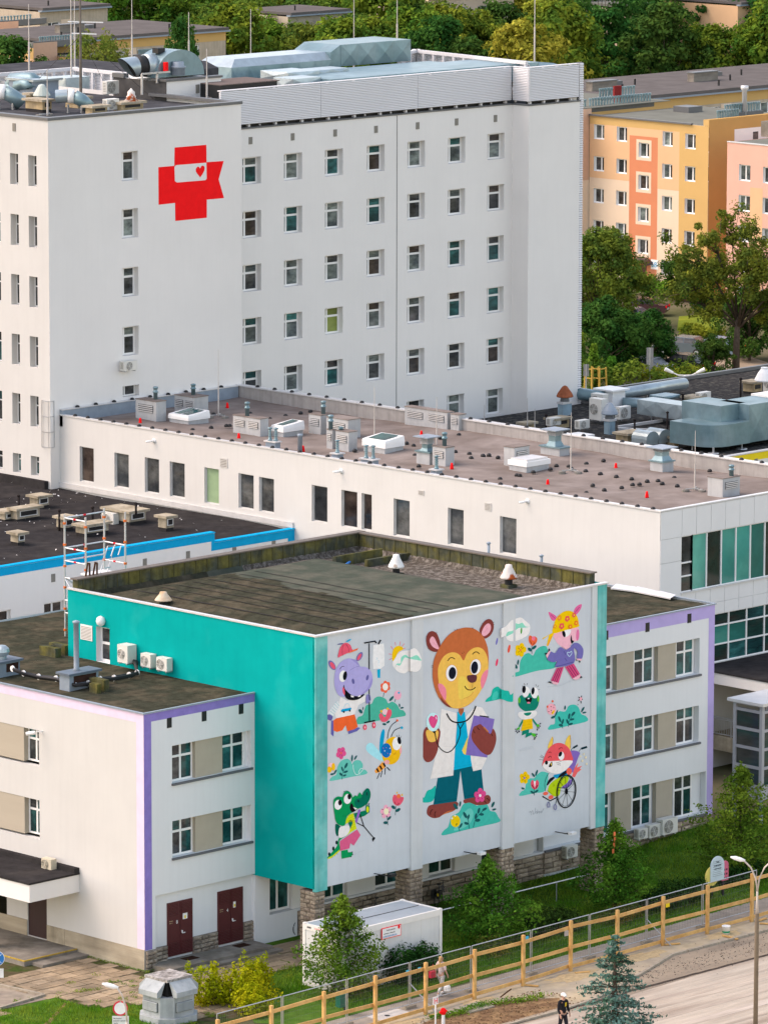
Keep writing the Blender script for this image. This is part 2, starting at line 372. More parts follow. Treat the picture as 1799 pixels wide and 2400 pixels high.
mb.box(HX-.06,HY-.06,HZ,HX2+.06,HY+.42,HZ+.16);mb.box(HX-.06,HY+.42,HZ,HX+.42,HY+42.06,HZ+.16);mb.box(HX2-.42,HY+.42,HZ,HX2+.06,HY+7.4,HZ+.16)
mb.build('parapet_cap',DFLASH,tower)
# red cross emblem with white gap and heart (native photo corner points on the wall)
EMB=MB()
def emb(pts,off,m):
 q=[FR.uz(*p)for p in pts];EMB.face([(u,-off,z)for u,z in q][::-1],m)
z1x=lambda x,y:(x/1.8422,y/1.8422)
cross=[(754,637),(891,625),(892,700),(966,695),(944,774),(967,855),(893,862),(893,940),(757,954),(756,876),(685,884),(684,722),(753,716)]
emb([z1x(*p)for p in cross],.006,0)
emb([z1x(*p)for p in[(753,720),(760,713),(891,702),(892,772),(886,778),(764,788),(755,782)]],.012,1)
ht=[(863,727),(870,716),(878,715),(883,722),(882,736),(873,753),(864,766),(854,754),(845,741),(845,729),(851,720),(859,720)]
emb([z1x(*p)for p in ht],.018,0)
FR.put('painted_cross_emblem',EMB,[RED,WHITE],tower)
for q in[(34,298)]:
 u,z=FL.uz(*q);FL.piece('vent_cover',ACD,tower,u-.13,-.03,z-.22,.26,.05,.44)
# ================================================================ right ward block behind with louvre screen
PY,MY=57.6,59.0
ward=thing('hospital_ward_block','long white ward block with grid of windows and louvre screen on its roof','hospital',(60,MY,0))
FM=Face('Y',HX2,MY)
ux=[FM.uz(*q)[0]for q in[(568.5,368),(665.6,362),(761.7,353),(860,343.6),(954.8,332.8),(1049.8,324.6),(1142,316.5)]]
wwid=FM.uz(665.6+42.5,360)[0]-ux[1]
rz=rowz(FM,[(665.6,361),(665.6,486),(665.6,610.5),(665.6,735),(665.6,859.5)]);pit=(rz[0]-rz[4])/4
rz=[rz[0]-pit*i for i in range(6)];hh=rz[0]-FM.uz(665.6,424)[1]
WZ=FM.uz(800,282)[1] # roof line
UE=FM.uz(1203,500)[0];UP=UE+1.0;
xP0=at(1237.5,500,'y',PY)[0];xP1=at(1356,500,'y',PY)[0]
holes=[(u,u+wwid,z-hh,z)for u in ux for z in rz]
UEND=xP0-HX2
wall(FM,0,UEND,0,WZ,holes,.42,WHITE,ward)
for h in holes:window(FM,ward,*h,.36,PVC,HOSP+[GC,GT]if random.random()<.95 else[GG],(0,.32,1),(0,.66,1),.10,SILL)
for q in[(587,330),(685.5,321),(785,312),(880.5,303.5),(978,295),(1069,286),(1160,278)]:
 u,z=FM.uz(*q);FM.piece('vent_cover',ACD,ward,u-.14,-.03,z-.2,.28,.05,.42)
FM.piece('expansion_joint',DFLASH,ward,FM.uz(929.5,500)[0]-.03,-.004,0,.06,.02,WZ-.02)
mb=MB();mb.face([(xP0,MY,0),(xP0,PY,0),(xP0,PY,WZ),(xP0,MY,WZ)]);mb.face([(xP0,PY,0),(xP1,PY,0),(xP1,PY,WZ),(xP0,PY,WZ)])
mb.face([(xP1,PY,0),(xP1,PY+20,0),(xP1,PY+20,WZ),(xP1,PY,WZ)]);mb.build('stair_bay_wall',WHITE,ward)
mb=MB();mb.box(HX2+.02,MY+.45,WZ-.5,xP1-.02,MY+45,WZ-.2);mb.build('roof',TARH,ward)
mb=MB();mb.box(HX2,MY-.05,WZ,xP0-.05,MY+.4,WZ+.08);mb.box(xP0-.05,PY-.05,WZ,xP1+.05,PY+.4,WZ+.08);mb.box(xP0-.05,PY+.4,WZ,xP0+.3,MY-.05,WZ+.08);mb.build('parapet_cap',DFLASH,ward)
LOUV=mat('white_louvre_slat',(.66,.655,.665),rough=.5,var=.03)
def louvre(kind,x,y,u0,u1,z0,z1,n,parent,th=.03,dp=.14,seg=1):
 F=Face(kind,x,y);p=(z1-z0)/n
 for i in range(n):
  for k in range(seg):
   a=u0+(u1-u0)*k/seg;b=u0+(u1-u0)*(k+1)/seg
   o=F.piece('slat',LOUV,parent,a,0,z0+i*p,b-a-.03,dp,p*.80);o.rotation_euler=(R(-24),0,F.rot[2])
LZ0=FM.uz(800,275)[1]+.12;LZ1=FM.uz(900,183)[1]
uL=FM.uz(519,232)[0]
scr=thing('louvre_screen','white horizontal louvre screen standing round the ward block roof','screen',(80,MY+.3,WZ))
louvre('Y',HX2,MY+.05,uL,UEND,LZ0,LZ1,20,scr,seg=3)
louvre('Y',HX2,PY+.05,UEND,xP1-HX2,LZ0,LZ1,20,scr)
louvre('X',xP0,MY,0,MY-PY,LZ0,LZ1,20,scr)
mb=MB()
for u in np.linspace(uL+.3,UEND-.3,12):mb.box(HX2+u-.08,MY+.25,WZ+.08,HX2+u+.08,MY+.42,LZ1-.05);mb.bar((HX2+u+.9,MY+.3,WZ+.1),(HX2+u+1.25,MY+.9,LZ0+.6),.1)
for x in np.linspace(xP0+.4,xP1-.5,4):mb.box(x-.08,PY+.25,WZ+.08,x+.08,PY+.42,LZ1-.05)
mb.build('post',LOUV,scr)
mb=MB();mb.box(HX2+uL,MY+.05,LZ1,HX2+UEND,MY+.35,LZ1+.06);mb.box(xP0,PY+.05,LZ1,xP1,PY+.35,LZ1+.06);mb.box(xP0,PY+.35,LZ1,xP0+.25,MY+.05,LZ1+.06);mb.build('top_rail',LOUV,scr)
mb=MB();mb.box(HX2+uL,MY+.55,WZ-.2,xP0,MY+.6,LZ1-.4);mb.box(xP0+.4,PY+.6,WZ-.2,xP1,PY+.65,LZ1-.4);mb.build('dark_backing',BLACK,scr)
clad=thing('louvre_cladding','tall narrow strip of horizontal louvres down the corner of the ward block','louvre',(xP1,PY,0))
louvre('Y',xP1+.02,PY+.02,0,.36,9.5,LZ1+.1,150,clad,dp=.10)
mb=MB();mb.box(xP1+.03,PY+.15,9.5,xP1+.36,PY+.3,LZ1+.1);mb.build('backing',DFLASH,clad)
# rear screens seen from inside, over the roof
def rearscreen(p0,p1,z0,z1,n,label):
 t=thing('rear_louvre_screen',label,'screen',(p0[0],p0[1],z0));d=Vector((p1[0]-p0[0],p1[1]-p0[1],0));L=d.length;d.normalize();ang=math.atan2(d.y,d.x)
 k=14;h=(z1-z0)/k
 for i in range(k):link('slat',unit(LOUV),t,(p0[0],p0[1],z0+i*h),(R(14),0,ang),(L,.06,h*.86))
 mb=MB();q=Vector((d.y,-d.x,0))*.22
 for s in np.linspace(.1,L-.1,n):c=Vector((p0[0],p0[1],0))+d*s+q;mb.bar((c.x,c.y,z0),(c.x,c.y,z1+.02),.16)
 e0=Vector((p0[0],p0[1],z1+.1))+q;mb.bar(e0,e0+d*L,.2);mb.build('post',LOUV,t)
 return t
A=at(176,160,'z',LZ1);Bp=at(-60,176,'z',LZ1);Cc=at(318,178,'z',LZ1)
rearscreen((Bp[0],A[1]),(A[0],A[1]),LZ1-2.6,LZ1-.1,9,'white louvre screen at the far left edge of the hospital roof, seen from inside')
rearscreen((A[0]-.2,A[1]-.3),(A[0]-.2,Cc[1]),LZ1-2.6,LZ1-.1,8,'white louvre screen behind the round fan duct on the hospital roof')
E1=at(974,122,'z',LZ1);E2=at(1240,151,'z',LZ1);E0=at(932,130,'z',LZ1)
rearscreen((E1[0],E1[1]),(E2[0],E2[1]),LZ1-2.2,LZ1,12,'white louvre screen along the far edge of the ward block roof')
rearscreen((E0[0],E0[1]),(E1[0],E1[1]),LZ1-2.2,LZ1,3,'short white louvre screen next to the end of the tall silver duct')
# stair tower on the roof edge
T0=at(391,224,'x',HX2);ty=T0[1];tz=at(388,192,'y',ty)[2];tx1=at(518,210,'y',ty)[0]
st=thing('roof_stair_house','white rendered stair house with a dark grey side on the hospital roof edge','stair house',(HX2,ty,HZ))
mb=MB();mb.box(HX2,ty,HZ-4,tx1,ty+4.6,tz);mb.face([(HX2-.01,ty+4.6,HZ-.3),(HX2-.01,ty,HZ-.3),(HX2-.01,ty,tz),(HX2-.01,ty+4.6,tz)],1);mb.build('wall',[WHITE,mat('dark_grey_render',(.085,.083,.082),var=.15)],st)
mb=MB();mb.box(HX2-.1,ty-.08,tz+.003,tx1+.08,ty+.35,tz+.13);mb.box(HX2-.1,ty+.35,tz+.003,HX2+.3,ty+1.2,tz+.13);mb.box(HX2-.1,ty+3.6,tz+.003,HX2+.3,ty+4.6,tz+.25);mb.build('parapet_cap',DFLASH,st)
u=at(463,208,'y',ty);piece('vent_cover',ACD,st,(u[0]-.14,ty-.03,u[2]-.25),(.28,.05,.5))
# ================================================================ operating wing (long flat-roofed)
WX,WY,WX2,WZT=44.47,10.41,58.38,13.72
wing=thing('operating_wing','long low white wing with a row of tall narrow windows under a brown flat roof','hospital wing',(WX,WY,0))
FW=Face('X',WX,HY)
wl=[((187,1048.5),(220,1134)),((268.5,1063),(302,1147.5)),((339.5,1074),(373,1160)),((398,1084),(433,1170)),((479,1097.5),(513,1185)),
((559,1111.5),(594.5,1197)),((607,1120),(642,1205)),((730.5,1139),(767,1228)),((799.7,1150.5),(837,1240.5)),((847,1157.5),(871,1247)),
((922,1171),(959.6,1261.5)),((1049,1192.5),(1086,1282.5)),((1171,1212.5),(1209.5,1303))]
holes=[]
for(x0,y0),(x1,y1)in wl:
 m_=(x0+x1)/2;z1=FW.uz(m_,y0)[1];z0=FW.uz(m_,y1-4)[1];holes.append((FW.uz(x0,y0)[0],FW.uz(x1,y0)[0],z0,z1))
wall(FW,-.2,HY-WY,0,WZT,holes,.20,SUNTONE,wing,mrev=mat('pale_grey_jamb',(.62,.61,.59)))
for i,h in enumerate(holes):
 window(FW,wing,*h,.14,GREYF,[GMINT]if i==4 else[GD,GB,GD],(0,1),(0,1),.05,SILLW,so=.05)
mb=MB();mb.face([(WX2,WY,0),(WX2,HY,0),(WX2,HY,WZT),(WX2,WY,WZT)]);mb.build('rear_wall',SUNTONE,wing)
RZ=WZT-.22
rmb=MB();gridfloor(rmb,WX+.10,WY+.10,WX2-.30,HY-.02,lambda x,y:RZ-.14+.09*math.sin(x*.9)*math.sin(y*.23)+.05*mnoise.noise(Vector((x*.5,y*.5,0))),28,60);rmb.build('roof',BROWNR,wing,True)
mb=MB();mb.box(WX-.05,WY-.06,WZT,WX+.22,HY,WZT+.07);mb.box(WX+.22,WY-.06,WZT,WX2,WY+.2,WZT+.07)
mb.box(WX+.11,WY+.12,RZ-.4,WX+.18,HY,WZT-.002);mb.build('edge_flashing',FLASH,wing)
mb=MB();mb.box(WX2-.34,WY,RZ-.4,WX2-.003,HY,WZT+.30);mb.build('rear_parapet',mat('grey_membrane',(.36,.34,.325),var=.1,streak=.2),wing)
mb=MB();mb.box(WX2-.40,WY-.05,WZT+.302,WX2+.06,HY,WZT+.37);mb.build('rear_flashing',FLASH,wing)
mb=MB();mb.box(WX,HY-.26,RZ-.4,WX2-.42,HY-.012,WZT+.30);mb.box(WX,HY-.30,WZT+.302,WX2-.42,HY-.014,WZT+.35,1);mb.build('end_parapet',[BLUEG,FLASH],wing)
for q0,q1 in(((516,1072),(534,1097)),((979.6,1148),(994,1161)),((1135,1177),(1151,1198))):
 u0,z1=FW.uz(*q0);u1,z0=FW.uz(*q1);FW.piece('vent_grille',SILLW,wing,u0,-.03,z0,u1-u0,.06,z1-z0)
 for k in range(5):FW.piece('vent_slat',ACD,wing,u0+.06,-.036,z0+(k+.6)*(z1-z0)/6,u1-u0-.12,.03,(z1-z0)/14)
for q in((362,1033),(800,1104),(1236,1175)):
 u,z=FW.uz(*q);mb=MB();P=FW.w(u,0,z);mb.tube([P+Vector((.02,0,0)),P+Vector((-.05,0,0))],.14,10);mb.tube([P,P+Vector((-.5,.12,-.02))],.06,8);mb.build('rain_spout',PVC,wing,True)
for z0 in(FW.uz(700,1268)[1],):
 pass
# base flashing where the wing wall meets the low dark roof
mb=MB();mb.box(WX-.10,36.8,9.66,WX-.005,HY,9.95);mb.build('base_flashing',FLASH,wing)
# end facade of white panels and curtain wall (faces -Y)
FE=Face('Y',WX,WY);EW=WX2-WX
bt0,bt1=FE.uz(1596,1258)[1],FE.uz(1595,1389)[1];l0,l1=FE.uz(1672,1440)[1],FE.uz(1672,1553)[1]
uA=FE.uz(1595,1300)[0];uB=FE.uz(1660,1500)[0]-1.2
holes=[(uA,EW-.3,bt1,bt0),(uB,EW-.3,l1,l0)]
wall(FE,0,EW,0,WZT,holes,.22,GREYF,wing,name='end_wall',mrev=WHITEP)
pw=(FE.uz(1799,1200)[0]-FE.uz(1595,1240)[0])/6.05
xs=[0.02,uA-.0]+[uA+pw*k for k in range(1,30)if uA+pw*k<EW-.1]+[EW]
for x0,x1 in zip(xs,xs[1:]):
 FE.piece('cladding_panel',WHITEP,wing,x0+.012,-.035,bt0+.02,x1-x0-.024,.03,WZT-bt0-.05)
 if x0>=uA-.1:FE.piece('cladding_panel',WHITEP,wing,x0+.012,-.035,l0+.62,x1-x0-.024,.03,bt1-l0-.64)
 if x0>=uA-.1:FE.piece('cladding_panel',WHITEP,wing,x0+.012,-.030,l0+.012,x1-x0-.024,.025,.596)
mz=FE.uz(1570,1318)[1]
FE.piece('cladding_panel',WHITEP,wing,.014,-.035,mz+.012,uA-.03,.03,bt0-mz-.01);FE.piece('cladding_panel',WHITEP,wing,.014,-.035,l0+.02,uA-.03,.03,mz-l0-.035)
FE.piece('sill',FLASH,wing,uA-.05,-.10,bt1-.07,EW-.3-uA+.1,.3,.068)
def cwall(u0,u1,z0,z1,ncol,rows,gl,fm=PVC,fw=.075):
 mb=MB();W=(u1-u0)
 for k in range(ncol+1):x=u0+W*k/ncol;mb.box(x-fw/2,.04,z0,x+fw/2,.16,z1)
 for r in rows:z=z0+(z1-z0)*r;mb.box(u0,.045,z-fw/2,u1,.155,z+fw/2)
 wo=FE.put('window',mb,fm,wing)
 zr=[z0+(z1-z0)*r for r in rows]
 for k in range(ncol):
  for a,b in zip(zr,zr[1:]):
   FE.piece('pane',random.choice(gl),wo,u0+W*k/ncol+fw/2,.10,a+fw/2,W/ncol-fw,.02,b-a-fw)
n1=11;cw=(EW-.3-uA)/n1
cwall(uA+cw*.8,EW-.3,bt1,bt0,10,(0,1),[GCW,GCW,GCD,GCW])
cwall(uA,uA+cw*.8,bt1,bt0,1,(0,.28,.52,1),[GCD,GD])
cwall(uB,EW-.3,l1,l0,8,(0,.36,.75,1),[GCW,GCD,GT,GCD])
# ================================================================ blue-banded block, far left
BY,BZ=36.75,9.64
blue=thing('blue_banded_block','low white block with a bright blue band under its dark flat roof','building',(WX,BY,0))
FB=Face('Y',8,BY);ub=WX-8;uS=FB.uz(503,1262)[0];zL=FB.uz(300,1282)[1];zR=FB.uz(600,1255)[1]
gz=FB.uz(0,1428)[1];g0=FB.uz(0,1458)[1];hs=[]
for c in(-60,0-22,104-0):hs.append((FB.uz(c,1440)[0],FB.uz(c+48,1440)[0],g0-1.0,gz-.1+(.0)))
wall(FB,0,ub,0,zR,hs,.25,WHITE,blue)
for h in hs:window(FB,blue,*h,.2,PVC,[GD,GB],(0,.5,1),(0,.55,1),.09)
mb=MB();mb.box(0,-.003,zR+.002,uS,.3,zL);FB.put('raised_parapet',mb,WHITE,blue)
bh=.44
mb=MB();mb.face([(0,-.006,zL-bh),(uS-bh*.55,-.006,zL-bh),(uS-bh*.55,-.006,zL-.02),(0,-.006,zL-.02)])
mb.face([(uS-bh*.55,-.006,zR-.44),(uS,-.006,zR-.44),(uS,-.006,zL-.02),(uS-bh*.55,-.006,zL-.02)])
mb.face([(uS,-.006,zR-.44),(ub-.5,-.006,zR-.44),(ub-.5,-.006,zR-.02),(uS,-.006,zR-.02)]);mb.face([(ub-.5,-.006,0),(ub,-.006,0),(ub,-.006,zR-.02),(ub-.5,-.006,zR-.02)])
FB.put('blue_band',mb,BLUE,blue)
FB.put('edge_flashing',(lambda m:(m.box(0,-.06,zL,uS,.34,zL+.05),m.box(uS,-.06,zR,ub,.34,zR+.05),m)[2])(MB()),BLUE,blue)
for q in((125,1354),(339.5,1318),(440.5,1300.5),(549,1291),(641,1276)):
 u,z=FB.uz(*q);FB.piece('vent_cover',ACD,blue,u-.13,-.03,z-.22,.26,.05,.42)
mb=MB();gridfloor(mb,2,BY+.3,WX-.05,110,lambda x,y:BZ-.1+.12*mnoise.noise(Vector((x*.15,y*.15,3))),30,40);mb.build('roof',TAR,blue,True)
mb=MB();mb.box(HX-.30,HY+.2,BZ-.3,HX-.01,HY+42,BZ+.4);mb.build('upstand',TAR,blue)
# ================================================================ yellow-banded gravel-roofed block, right
GZ=9.64;GY=at(1676,1077,'z',GZ+.05)[1]
yel=thing('yellow_banded_block','low white block with a yellow band under a gravel roof full of ducts','building',(70,GY,0))
FY=Face('Y',WX2+.02,GY);zt=FY.uz(1700,1072)[1]
wall(FY,0,60,0,zt,[],.2,WHITE,yel)
FY.put('yellow_band',(lambda m:(m.face([(0,-.006,zt-.44),(60,-.006,zt-.44),(60,-.006,zt-.02),(0,-.006,zt-.02)]),m)[1])(MB()),YELLOW,yel)
FY.put('edge_flashing',(lambda m:(m.box(0,-.06,zt,60,.3,zt+.06),m)[1])(MB()),FLASH,yel)
u,z=FY.uz(1770,1083);FY.piece('vent_cover',ACD,yel,u-.13,-.03,z-.22,.26,.05,.42)
rE=at(1450,908,'z',GZ);rF=at(1735,887,'z',GZ)
mb=MB();gridfloor(mb,WX2+.02,GY+.3,118,PY+.02,lambda x,y:GZ-.12,20,16)
gridfloor(mb,xP1+.4,PY+.02,118,rE[1],lambda x,y:GZ-.12,12,3)
mb.build('roof',TARL,yel)
mb=MB();mb.face([(118,rE[1],0),(xP1+.4,rE[1],0),(xP1+.4,rE[1],GZ),(118,rE[1],GZ)]);mb.face([(118,GY,0),(118,rE[1],0),(118,rE[1],GZ),(118,GY,GZ)]);mb.box(xP1+.4,rE[1]-.3,GZ-.1,118,rE[1],GZ+.12,1);mb.build('rear_wall',[WHITE,DFLASH],yel)
# ================================================================ low ward building with purple bands (x 0..36.9, front y 0)
LZT,LX2,LY2=11.42,36.9,20.7
low=thing('ward_building','three-storey white ward building with purple and lilac edge bands','building',(0,0,0))
FA=Face('X',0,26.0);FF=Face('Y',0,0)
XT,XT2,YM,YT2,TZ0,TZ1=6.58,25.12,-3.78,12.28,3.21,14.43
# front (faces -Y): recessed bands of windows between white spandrels
def fb(px0,py0,px1,py1):a=FF.uz(px0,py0);b=FF.uz(px1,py1);return a[0],b[0],b[1],a[1]
z21=FF.uz(404,1748)[1];z20=FF.uz(404,1836)[1];z11=FF.uz(404,1925)[1];z10=FF.uz(404,2011)[1]
u0=FF.uz(403.5,1790)[0];u1=FF.uz(588,1750)[0]
zsoff=FF.uz(365,2100)[1];usoff=FF.uz(365,2150)[0]
holes=[(u0,u1,z20,z21,.34),(u0,u1,z10,z11,.34),(usoff,XT+.0,.0,zsoff,.22)]
q0,q1=FF.uz(1420,1548)[1],FF.uz(1420,1618)[1];r0,r1=FF.uz(1420,1712)[1],FF.uz(1420,1780)[1]
RU1=FF.uz(1638,1540)[0]
yy=lambda px,a:FF.uz(px,a)[1]
zA1,zA0=yy(1638,1495),yy(1638,1579);zB1,zB0=yy(1638,1653),yy(1638,1738);zC1,zC0=yy(1655,1807),yy(1640,1908)
RU0=XT2+.0
for zz in((zA0,zA1),(zB0,zB1)):holes.append((RU0+.02,RU1,zz[0],zz[1],.34))
RUc=FF.uz(1652,1850)[0]
holes.append((RU0+.02,RUc,zC0,zC1,.34))
# under the overhang the ground floor window band
zg1,zg0=3.0,FF.uz(640,2143)[1]
holes.append((XT+.9,RU0-.05,zg0,TZ0,.34))
wall(FF,0,LX2,0,LZT,holes,.34,WHITEC,low,mrev=WHITEC)
def d2(a,b,z0,z1,gl=LOWG,sill=True,d=.28):window(FF,low,a,b,z0,z1,d,PVC,gl,(0,.5,1),(0,.66,1),.085,SILL if sill else None,so=.14)
ww=FF.uz(461,1760)[0]-u0
w2a=FF.uz(521,1760)[0]+.10;w2b=FF.uz(577,1740)[0]+.12
for zz in((z20,z21),(z10,z11)):
 d2(u0+.01,u0+ww,zz[0],zz[1]);d2(w2a,w2b,zz[0],zz[1])
 FF.piece('taupe_panel',TAUPE,low,u0+ww,.10,zz[0]+.003,w2a-u0-ww-.0,.2,zz[1]-zz[0]-.006)
 FF.piece('end_jamb',WHITEC,low,w2b+.003,.24,zz[0]+.003,u1-w2b-.006,.1,zz[1]-zz[0]-.006)
 FF.piece('sill',SILL,low,u0-.04,-.10,zz[0]-.1,u1-u0+.10,.42,.095)
# right front windows: px spans from the photograph
for(zz,spans,pn)in(((zA0,zA1),((1418,1434.5),(1485,1531.5),(1583.5,1626)),((1445,1484.5),(1541.5,1583))),
((zB0,zB1),((1418,1434.5),(1486,1531.5),(1583.5,1626)),((1445,1485),(1541.5,1583))),
((zC0,zC1),((1418,1429),(1481,1526),(1579,1622)),((1440,1479),(1537,1575)))):
 zc=(zz[0]+zz[1])/2
 FF.piece('band_backing',WHITEC,low,RU0+.03,.335,zz[0]+.004,(RUc if zz[0]==zC0 else RU1)-RU0-.04,.02,zz[1]-zz[0]-.008)
 for k,(a,b)in enumerate(spans):
  ya=1540 if zz[0]==zA0 else(1700 if zz[0]==zB0 else 1850)
  ua=FF.uz(a,ya)[0]+.24;ubb=FF.uz(b,ya)[0]+.24
  if k==0:ua=ubb-ww
  d2(ua,ubb,zz[0],zz[1])
 for a,b in pn:
  ua=FF.uz(a,ya)[0];ubb=FF.uz(b,ya)[0];FF.piece('taupe_panel',TAUPE,low,ua+.07,.08,zz[0]+.003,ubb-ua,.24,zz[1]-zz[0]-.006)
 FF.piece('sill',SILL,low,RU0+.02,-.10,zz[0]-.1,(RUc if zz[0]==zC0 else RU1)-RU0+.06,.42,.095)
for q in((397,1694),(478.5,1678.5),(565,1661.5),(1419.5,1489),(1516,1470),(1614,1449)):
 u,z=FF.uz(*q);FF.piece('vent_cover',BLACK,low,u-.14,-.02,z-.22,.27,.05,.44)
# purple bands (paint)
bw=FF.uz(355,1800)[0];bz=LZT-FF.uz(356,1690)[1]+.02
zbot=FF.uz(355,2225)[1]
m=MB();m.face([(0,-.005,zbot),(bw,-.005,zbot),(bw,-.005,LZT-bz),(0,-.005,LZT-bz)]);m.face([(0,-.005,LZT-bz),(XT,-.005,LZT-bz),(XT,-.005,LZT-.03),(0,-.005,LZT-.03)]);FF.put('purple_band',m,PURPLE,low)
bw2=LX2-FF.uz(1659,1500)[0];bz2=.62
m=MB();m.face([(LX2-bw2,-.005,zC0-.1),(LX2,-.005,zC0-.1),(LX2,-.005,LZT-bz2),(LX2-bw2,-.005,LZT-bz2)]);m.face([(RU0,-.005,LZT-bz2),(LX2,-.005,LZT-bz2),(LX2,-.005,LZT-.03),(RU0,-.005,LZT-.03)]);FF.put('purple_band',m,LAVEND,low)
# left face (faces -X)
zp=FA.uz(250,2202)[1] # top of the concrete plinth
A0=FA.uz(56,1700)[0];A1=FA.uz(91.5,1700)[0]
zw1,zw0=FA.uz(85,1711)[1],FA.uz(75,1793)[1];zv1,zv0=FA.uz(85,1874)[1],FA.uz(80,1964)[1]
pz1,pz0=FA.uz(0,1691)[1],FA.uz(0,1778)[1];sz1,sz0=FA.uz(0,1858)[1],FA.uz(0,1945)[1]
dz1=FA.uz(85,2100)[1];D0=FA.uz(65.5,2150)[0];D1=FA.uz(110.5,2160)[0];ddz=FA.uz(108,2202)[1]
dz1=ddz+2.35
holes=[(0,A1,zw0,zw1,.30),(0,A1,zv0,zv1,.30),(D0,D1,ddz,dz1,.12),(0,D0-1.4,ddz,ddz+2.3,.12)]
wall(FA,0,26,0,LZT,holes,.30,SUNTONE,low,mrev=SUNTONE)
for z0,z1 in((zw0,zw1),(zv0,zv1)):
 window(FA,low,A0,A1,z0+.12,z1,.26,PVC,[GT,GD,GMINT]if 0 else[GT,GD],(0,.55,1),(0,.68,1),.08,SILL,so=.05)
 FA.piece('taupe_panel',TAUPE,low,.01,.02,z0+.10,A0-.02,.26,z1-z0-.104)
FA.piece('door',DMAROON,low,D0,.06,ddz,D1-D0,.05,dz1-ddz)
m=MB();m.face([(26-bw*1.1,-.005,zbot),(26,-.005,zbot),(26,-.005,LZT-bz*1.1),(26-bw*1.1,-.005,LZT-bz*1.1)]);m.face([(0,-.005,LZT-bz*1.1),(26,-.005,LZT-bz*1.1),(26,-.005,LZT-.03),(0,-.005,LZT-.03)]);FA.put('lilac_band',m,LILAC,low)
zpl=FA.uz(339,2227)[1]
for a,b in((0,D0-.02),(D1+.02,20.8),(20.82,26.0)):FA.piece('plinth_panel',CONC,low,a,-.035,-.05,b-a,.033,zpl+.05)
# roof of the low building
mb=MB()
def lowz(x,y):return LZT-.06+.05*mnoise.noise(Vector((x*.6,y*.6,1)))-(.10 if(y<.3 or x<.3)else 0)
gridfloor(mb,.05,.05,XT+.02,YT2,lowz,16,26);gridfloor(mb,.05,YT2,LX2-.05,LY2-.05,lowz,60,18);gridfloor(mb,XT2-.02,.05,LX2-.05,YT2,lowz,24,26)
mb.build('roof',MOSS,low,True)
mb=MB();mb.face([(LX2,0,0),(LX2,LY2,0),(LX2,LY2,LZT),(LX2,0,LZT)]);mb.face([(LX2,LY2,0),(0,LY2,0),(0,LY2,LZT),(LX2,LY2,LZT)]);mb.build('rear_wall',WHITEC,low)
mb=MB();mb.box(-.07,-.07,LZT-.005,XT-.03,.05,LZT+.05);mb.box(-.07,.05,LZT-.005,.05,26,LZT+.05);mb.build('edge_flashing',BLUEG,low);mb=MB();mb.box(XT2+.02,-.07,LZT-.005,LX2+.06,.05,LZT+.05);mb.box(LX2-.05,.05,LZT-.005,LX2+.06,LY2,LZT+.05);mb.build('edge_flashing',BLUEG,low)
m=MB()
for k in range(7):m.box(.2,LY2-.35,LZT-.1,1,LY2,LZT+.1)
# roofing-felt strips curling at the right-hand roof edge, and a bent white metal flashing
mb=MB();p=[at(q[0],q[1],'z',LZT+.15)for q in((1430,1374),(1480,1380),(1535,1391),(1570,1398))]
for a,b in zip(p,p[1:]):mb.face([(a[0],a[1],LZT+.06),(b[0],b[1],LZT+.06),(b[0]+.5,b[1]+.1,LZT+.16),(a[0]+.5,a[1]+.1,LZT+.2)]);mb.face([(a[0],a[1],LZT),(b[0],b[1],LZT),(b[0],b[1],LZT+.06),(a[0],a[1],LZT+.06)])
mb.build('bent_edge_flashing',FLASH,low)
# stone plinth on the front: individual blocks
def stones(F,u0,u1,z0,z1,parent,m,hrow=.2,lmin=.28,lmax=.52,d=0.0,seed=1,dp=.10):
 rr=random.Random(seed);n=max(1,round((z1-z0)/hrow));h=(z1-z0)/n
 for i in range(n):
  u=u0
  while u<u1-.02:
   l=rr.uniform(lmin,lmax);l=l if u+l<u1-.12 else u1-u
   dd=dp*rr.uniform(.7,1.15);rot=F.rot
   link('stone',stone_mesh(m,rr.randrange(6)),parent,F.w(u+.01,d-dd,z0+i*h+.008),rot,(l-.02,dd+.03,h-.016));u+=l
def mortar(F,u0,u1,z0,z1,parent,d=-.02):F.piece('mortar_backing',MORTAR,parent,u0,d,z0,u1-u0,.03,z1-z0)
zs=zbot
dA0,dA1=FF.uz(398.5,2180)[0],FF.uz(457,2180)[0];dB0,dB1=FF.uz(516.5,2150)[0],FF.uz(575,2150)[0]
dd0=FF.uz(399,2245)[1];ddt=FF.uz(399,2119)[1];LB0,LBT=FF.uz(517,2217)[1],FF.uz(517,2092)[1]
REC=.20
for(a,b,z0,z1,d,sd)in((.02,usoff,-.05,zbot-.02,0,3),(usoff,dA0-.03,-.05,FF.uz(380,2221)[1],REC,4),(dA1+.03,dB0-.03,.25,FF.uz(490,2190)[1],REC,5),(dB1+.03,XT+2.6,0,FF.uz(600,2155)[1]-.05,REC,6)):
 mortar(FF,a,b,z0,z1,low,d-.03);stones(FF,a,b,z0,z1,low,STONE,d=d-.03,seed=sd)
gp=FF.uz(1660,1908)[1]
rgt=[(XT+2.6,RU0-.1,.0,zg0-.1,.03,7,.24),(RU0-.1,LX2-.02,.15,zC0-.12,0,8,.25)]
for(a,b,z0,z1,d,sd,h)in rgt:
 mortar(FF,a,b,z0,z1,low,d-.03);stones(FF,a,b,z0,z1,low,STONEP,hrow=h,lmin=.5,lmax=.95,d=d-.03,seed=sd)
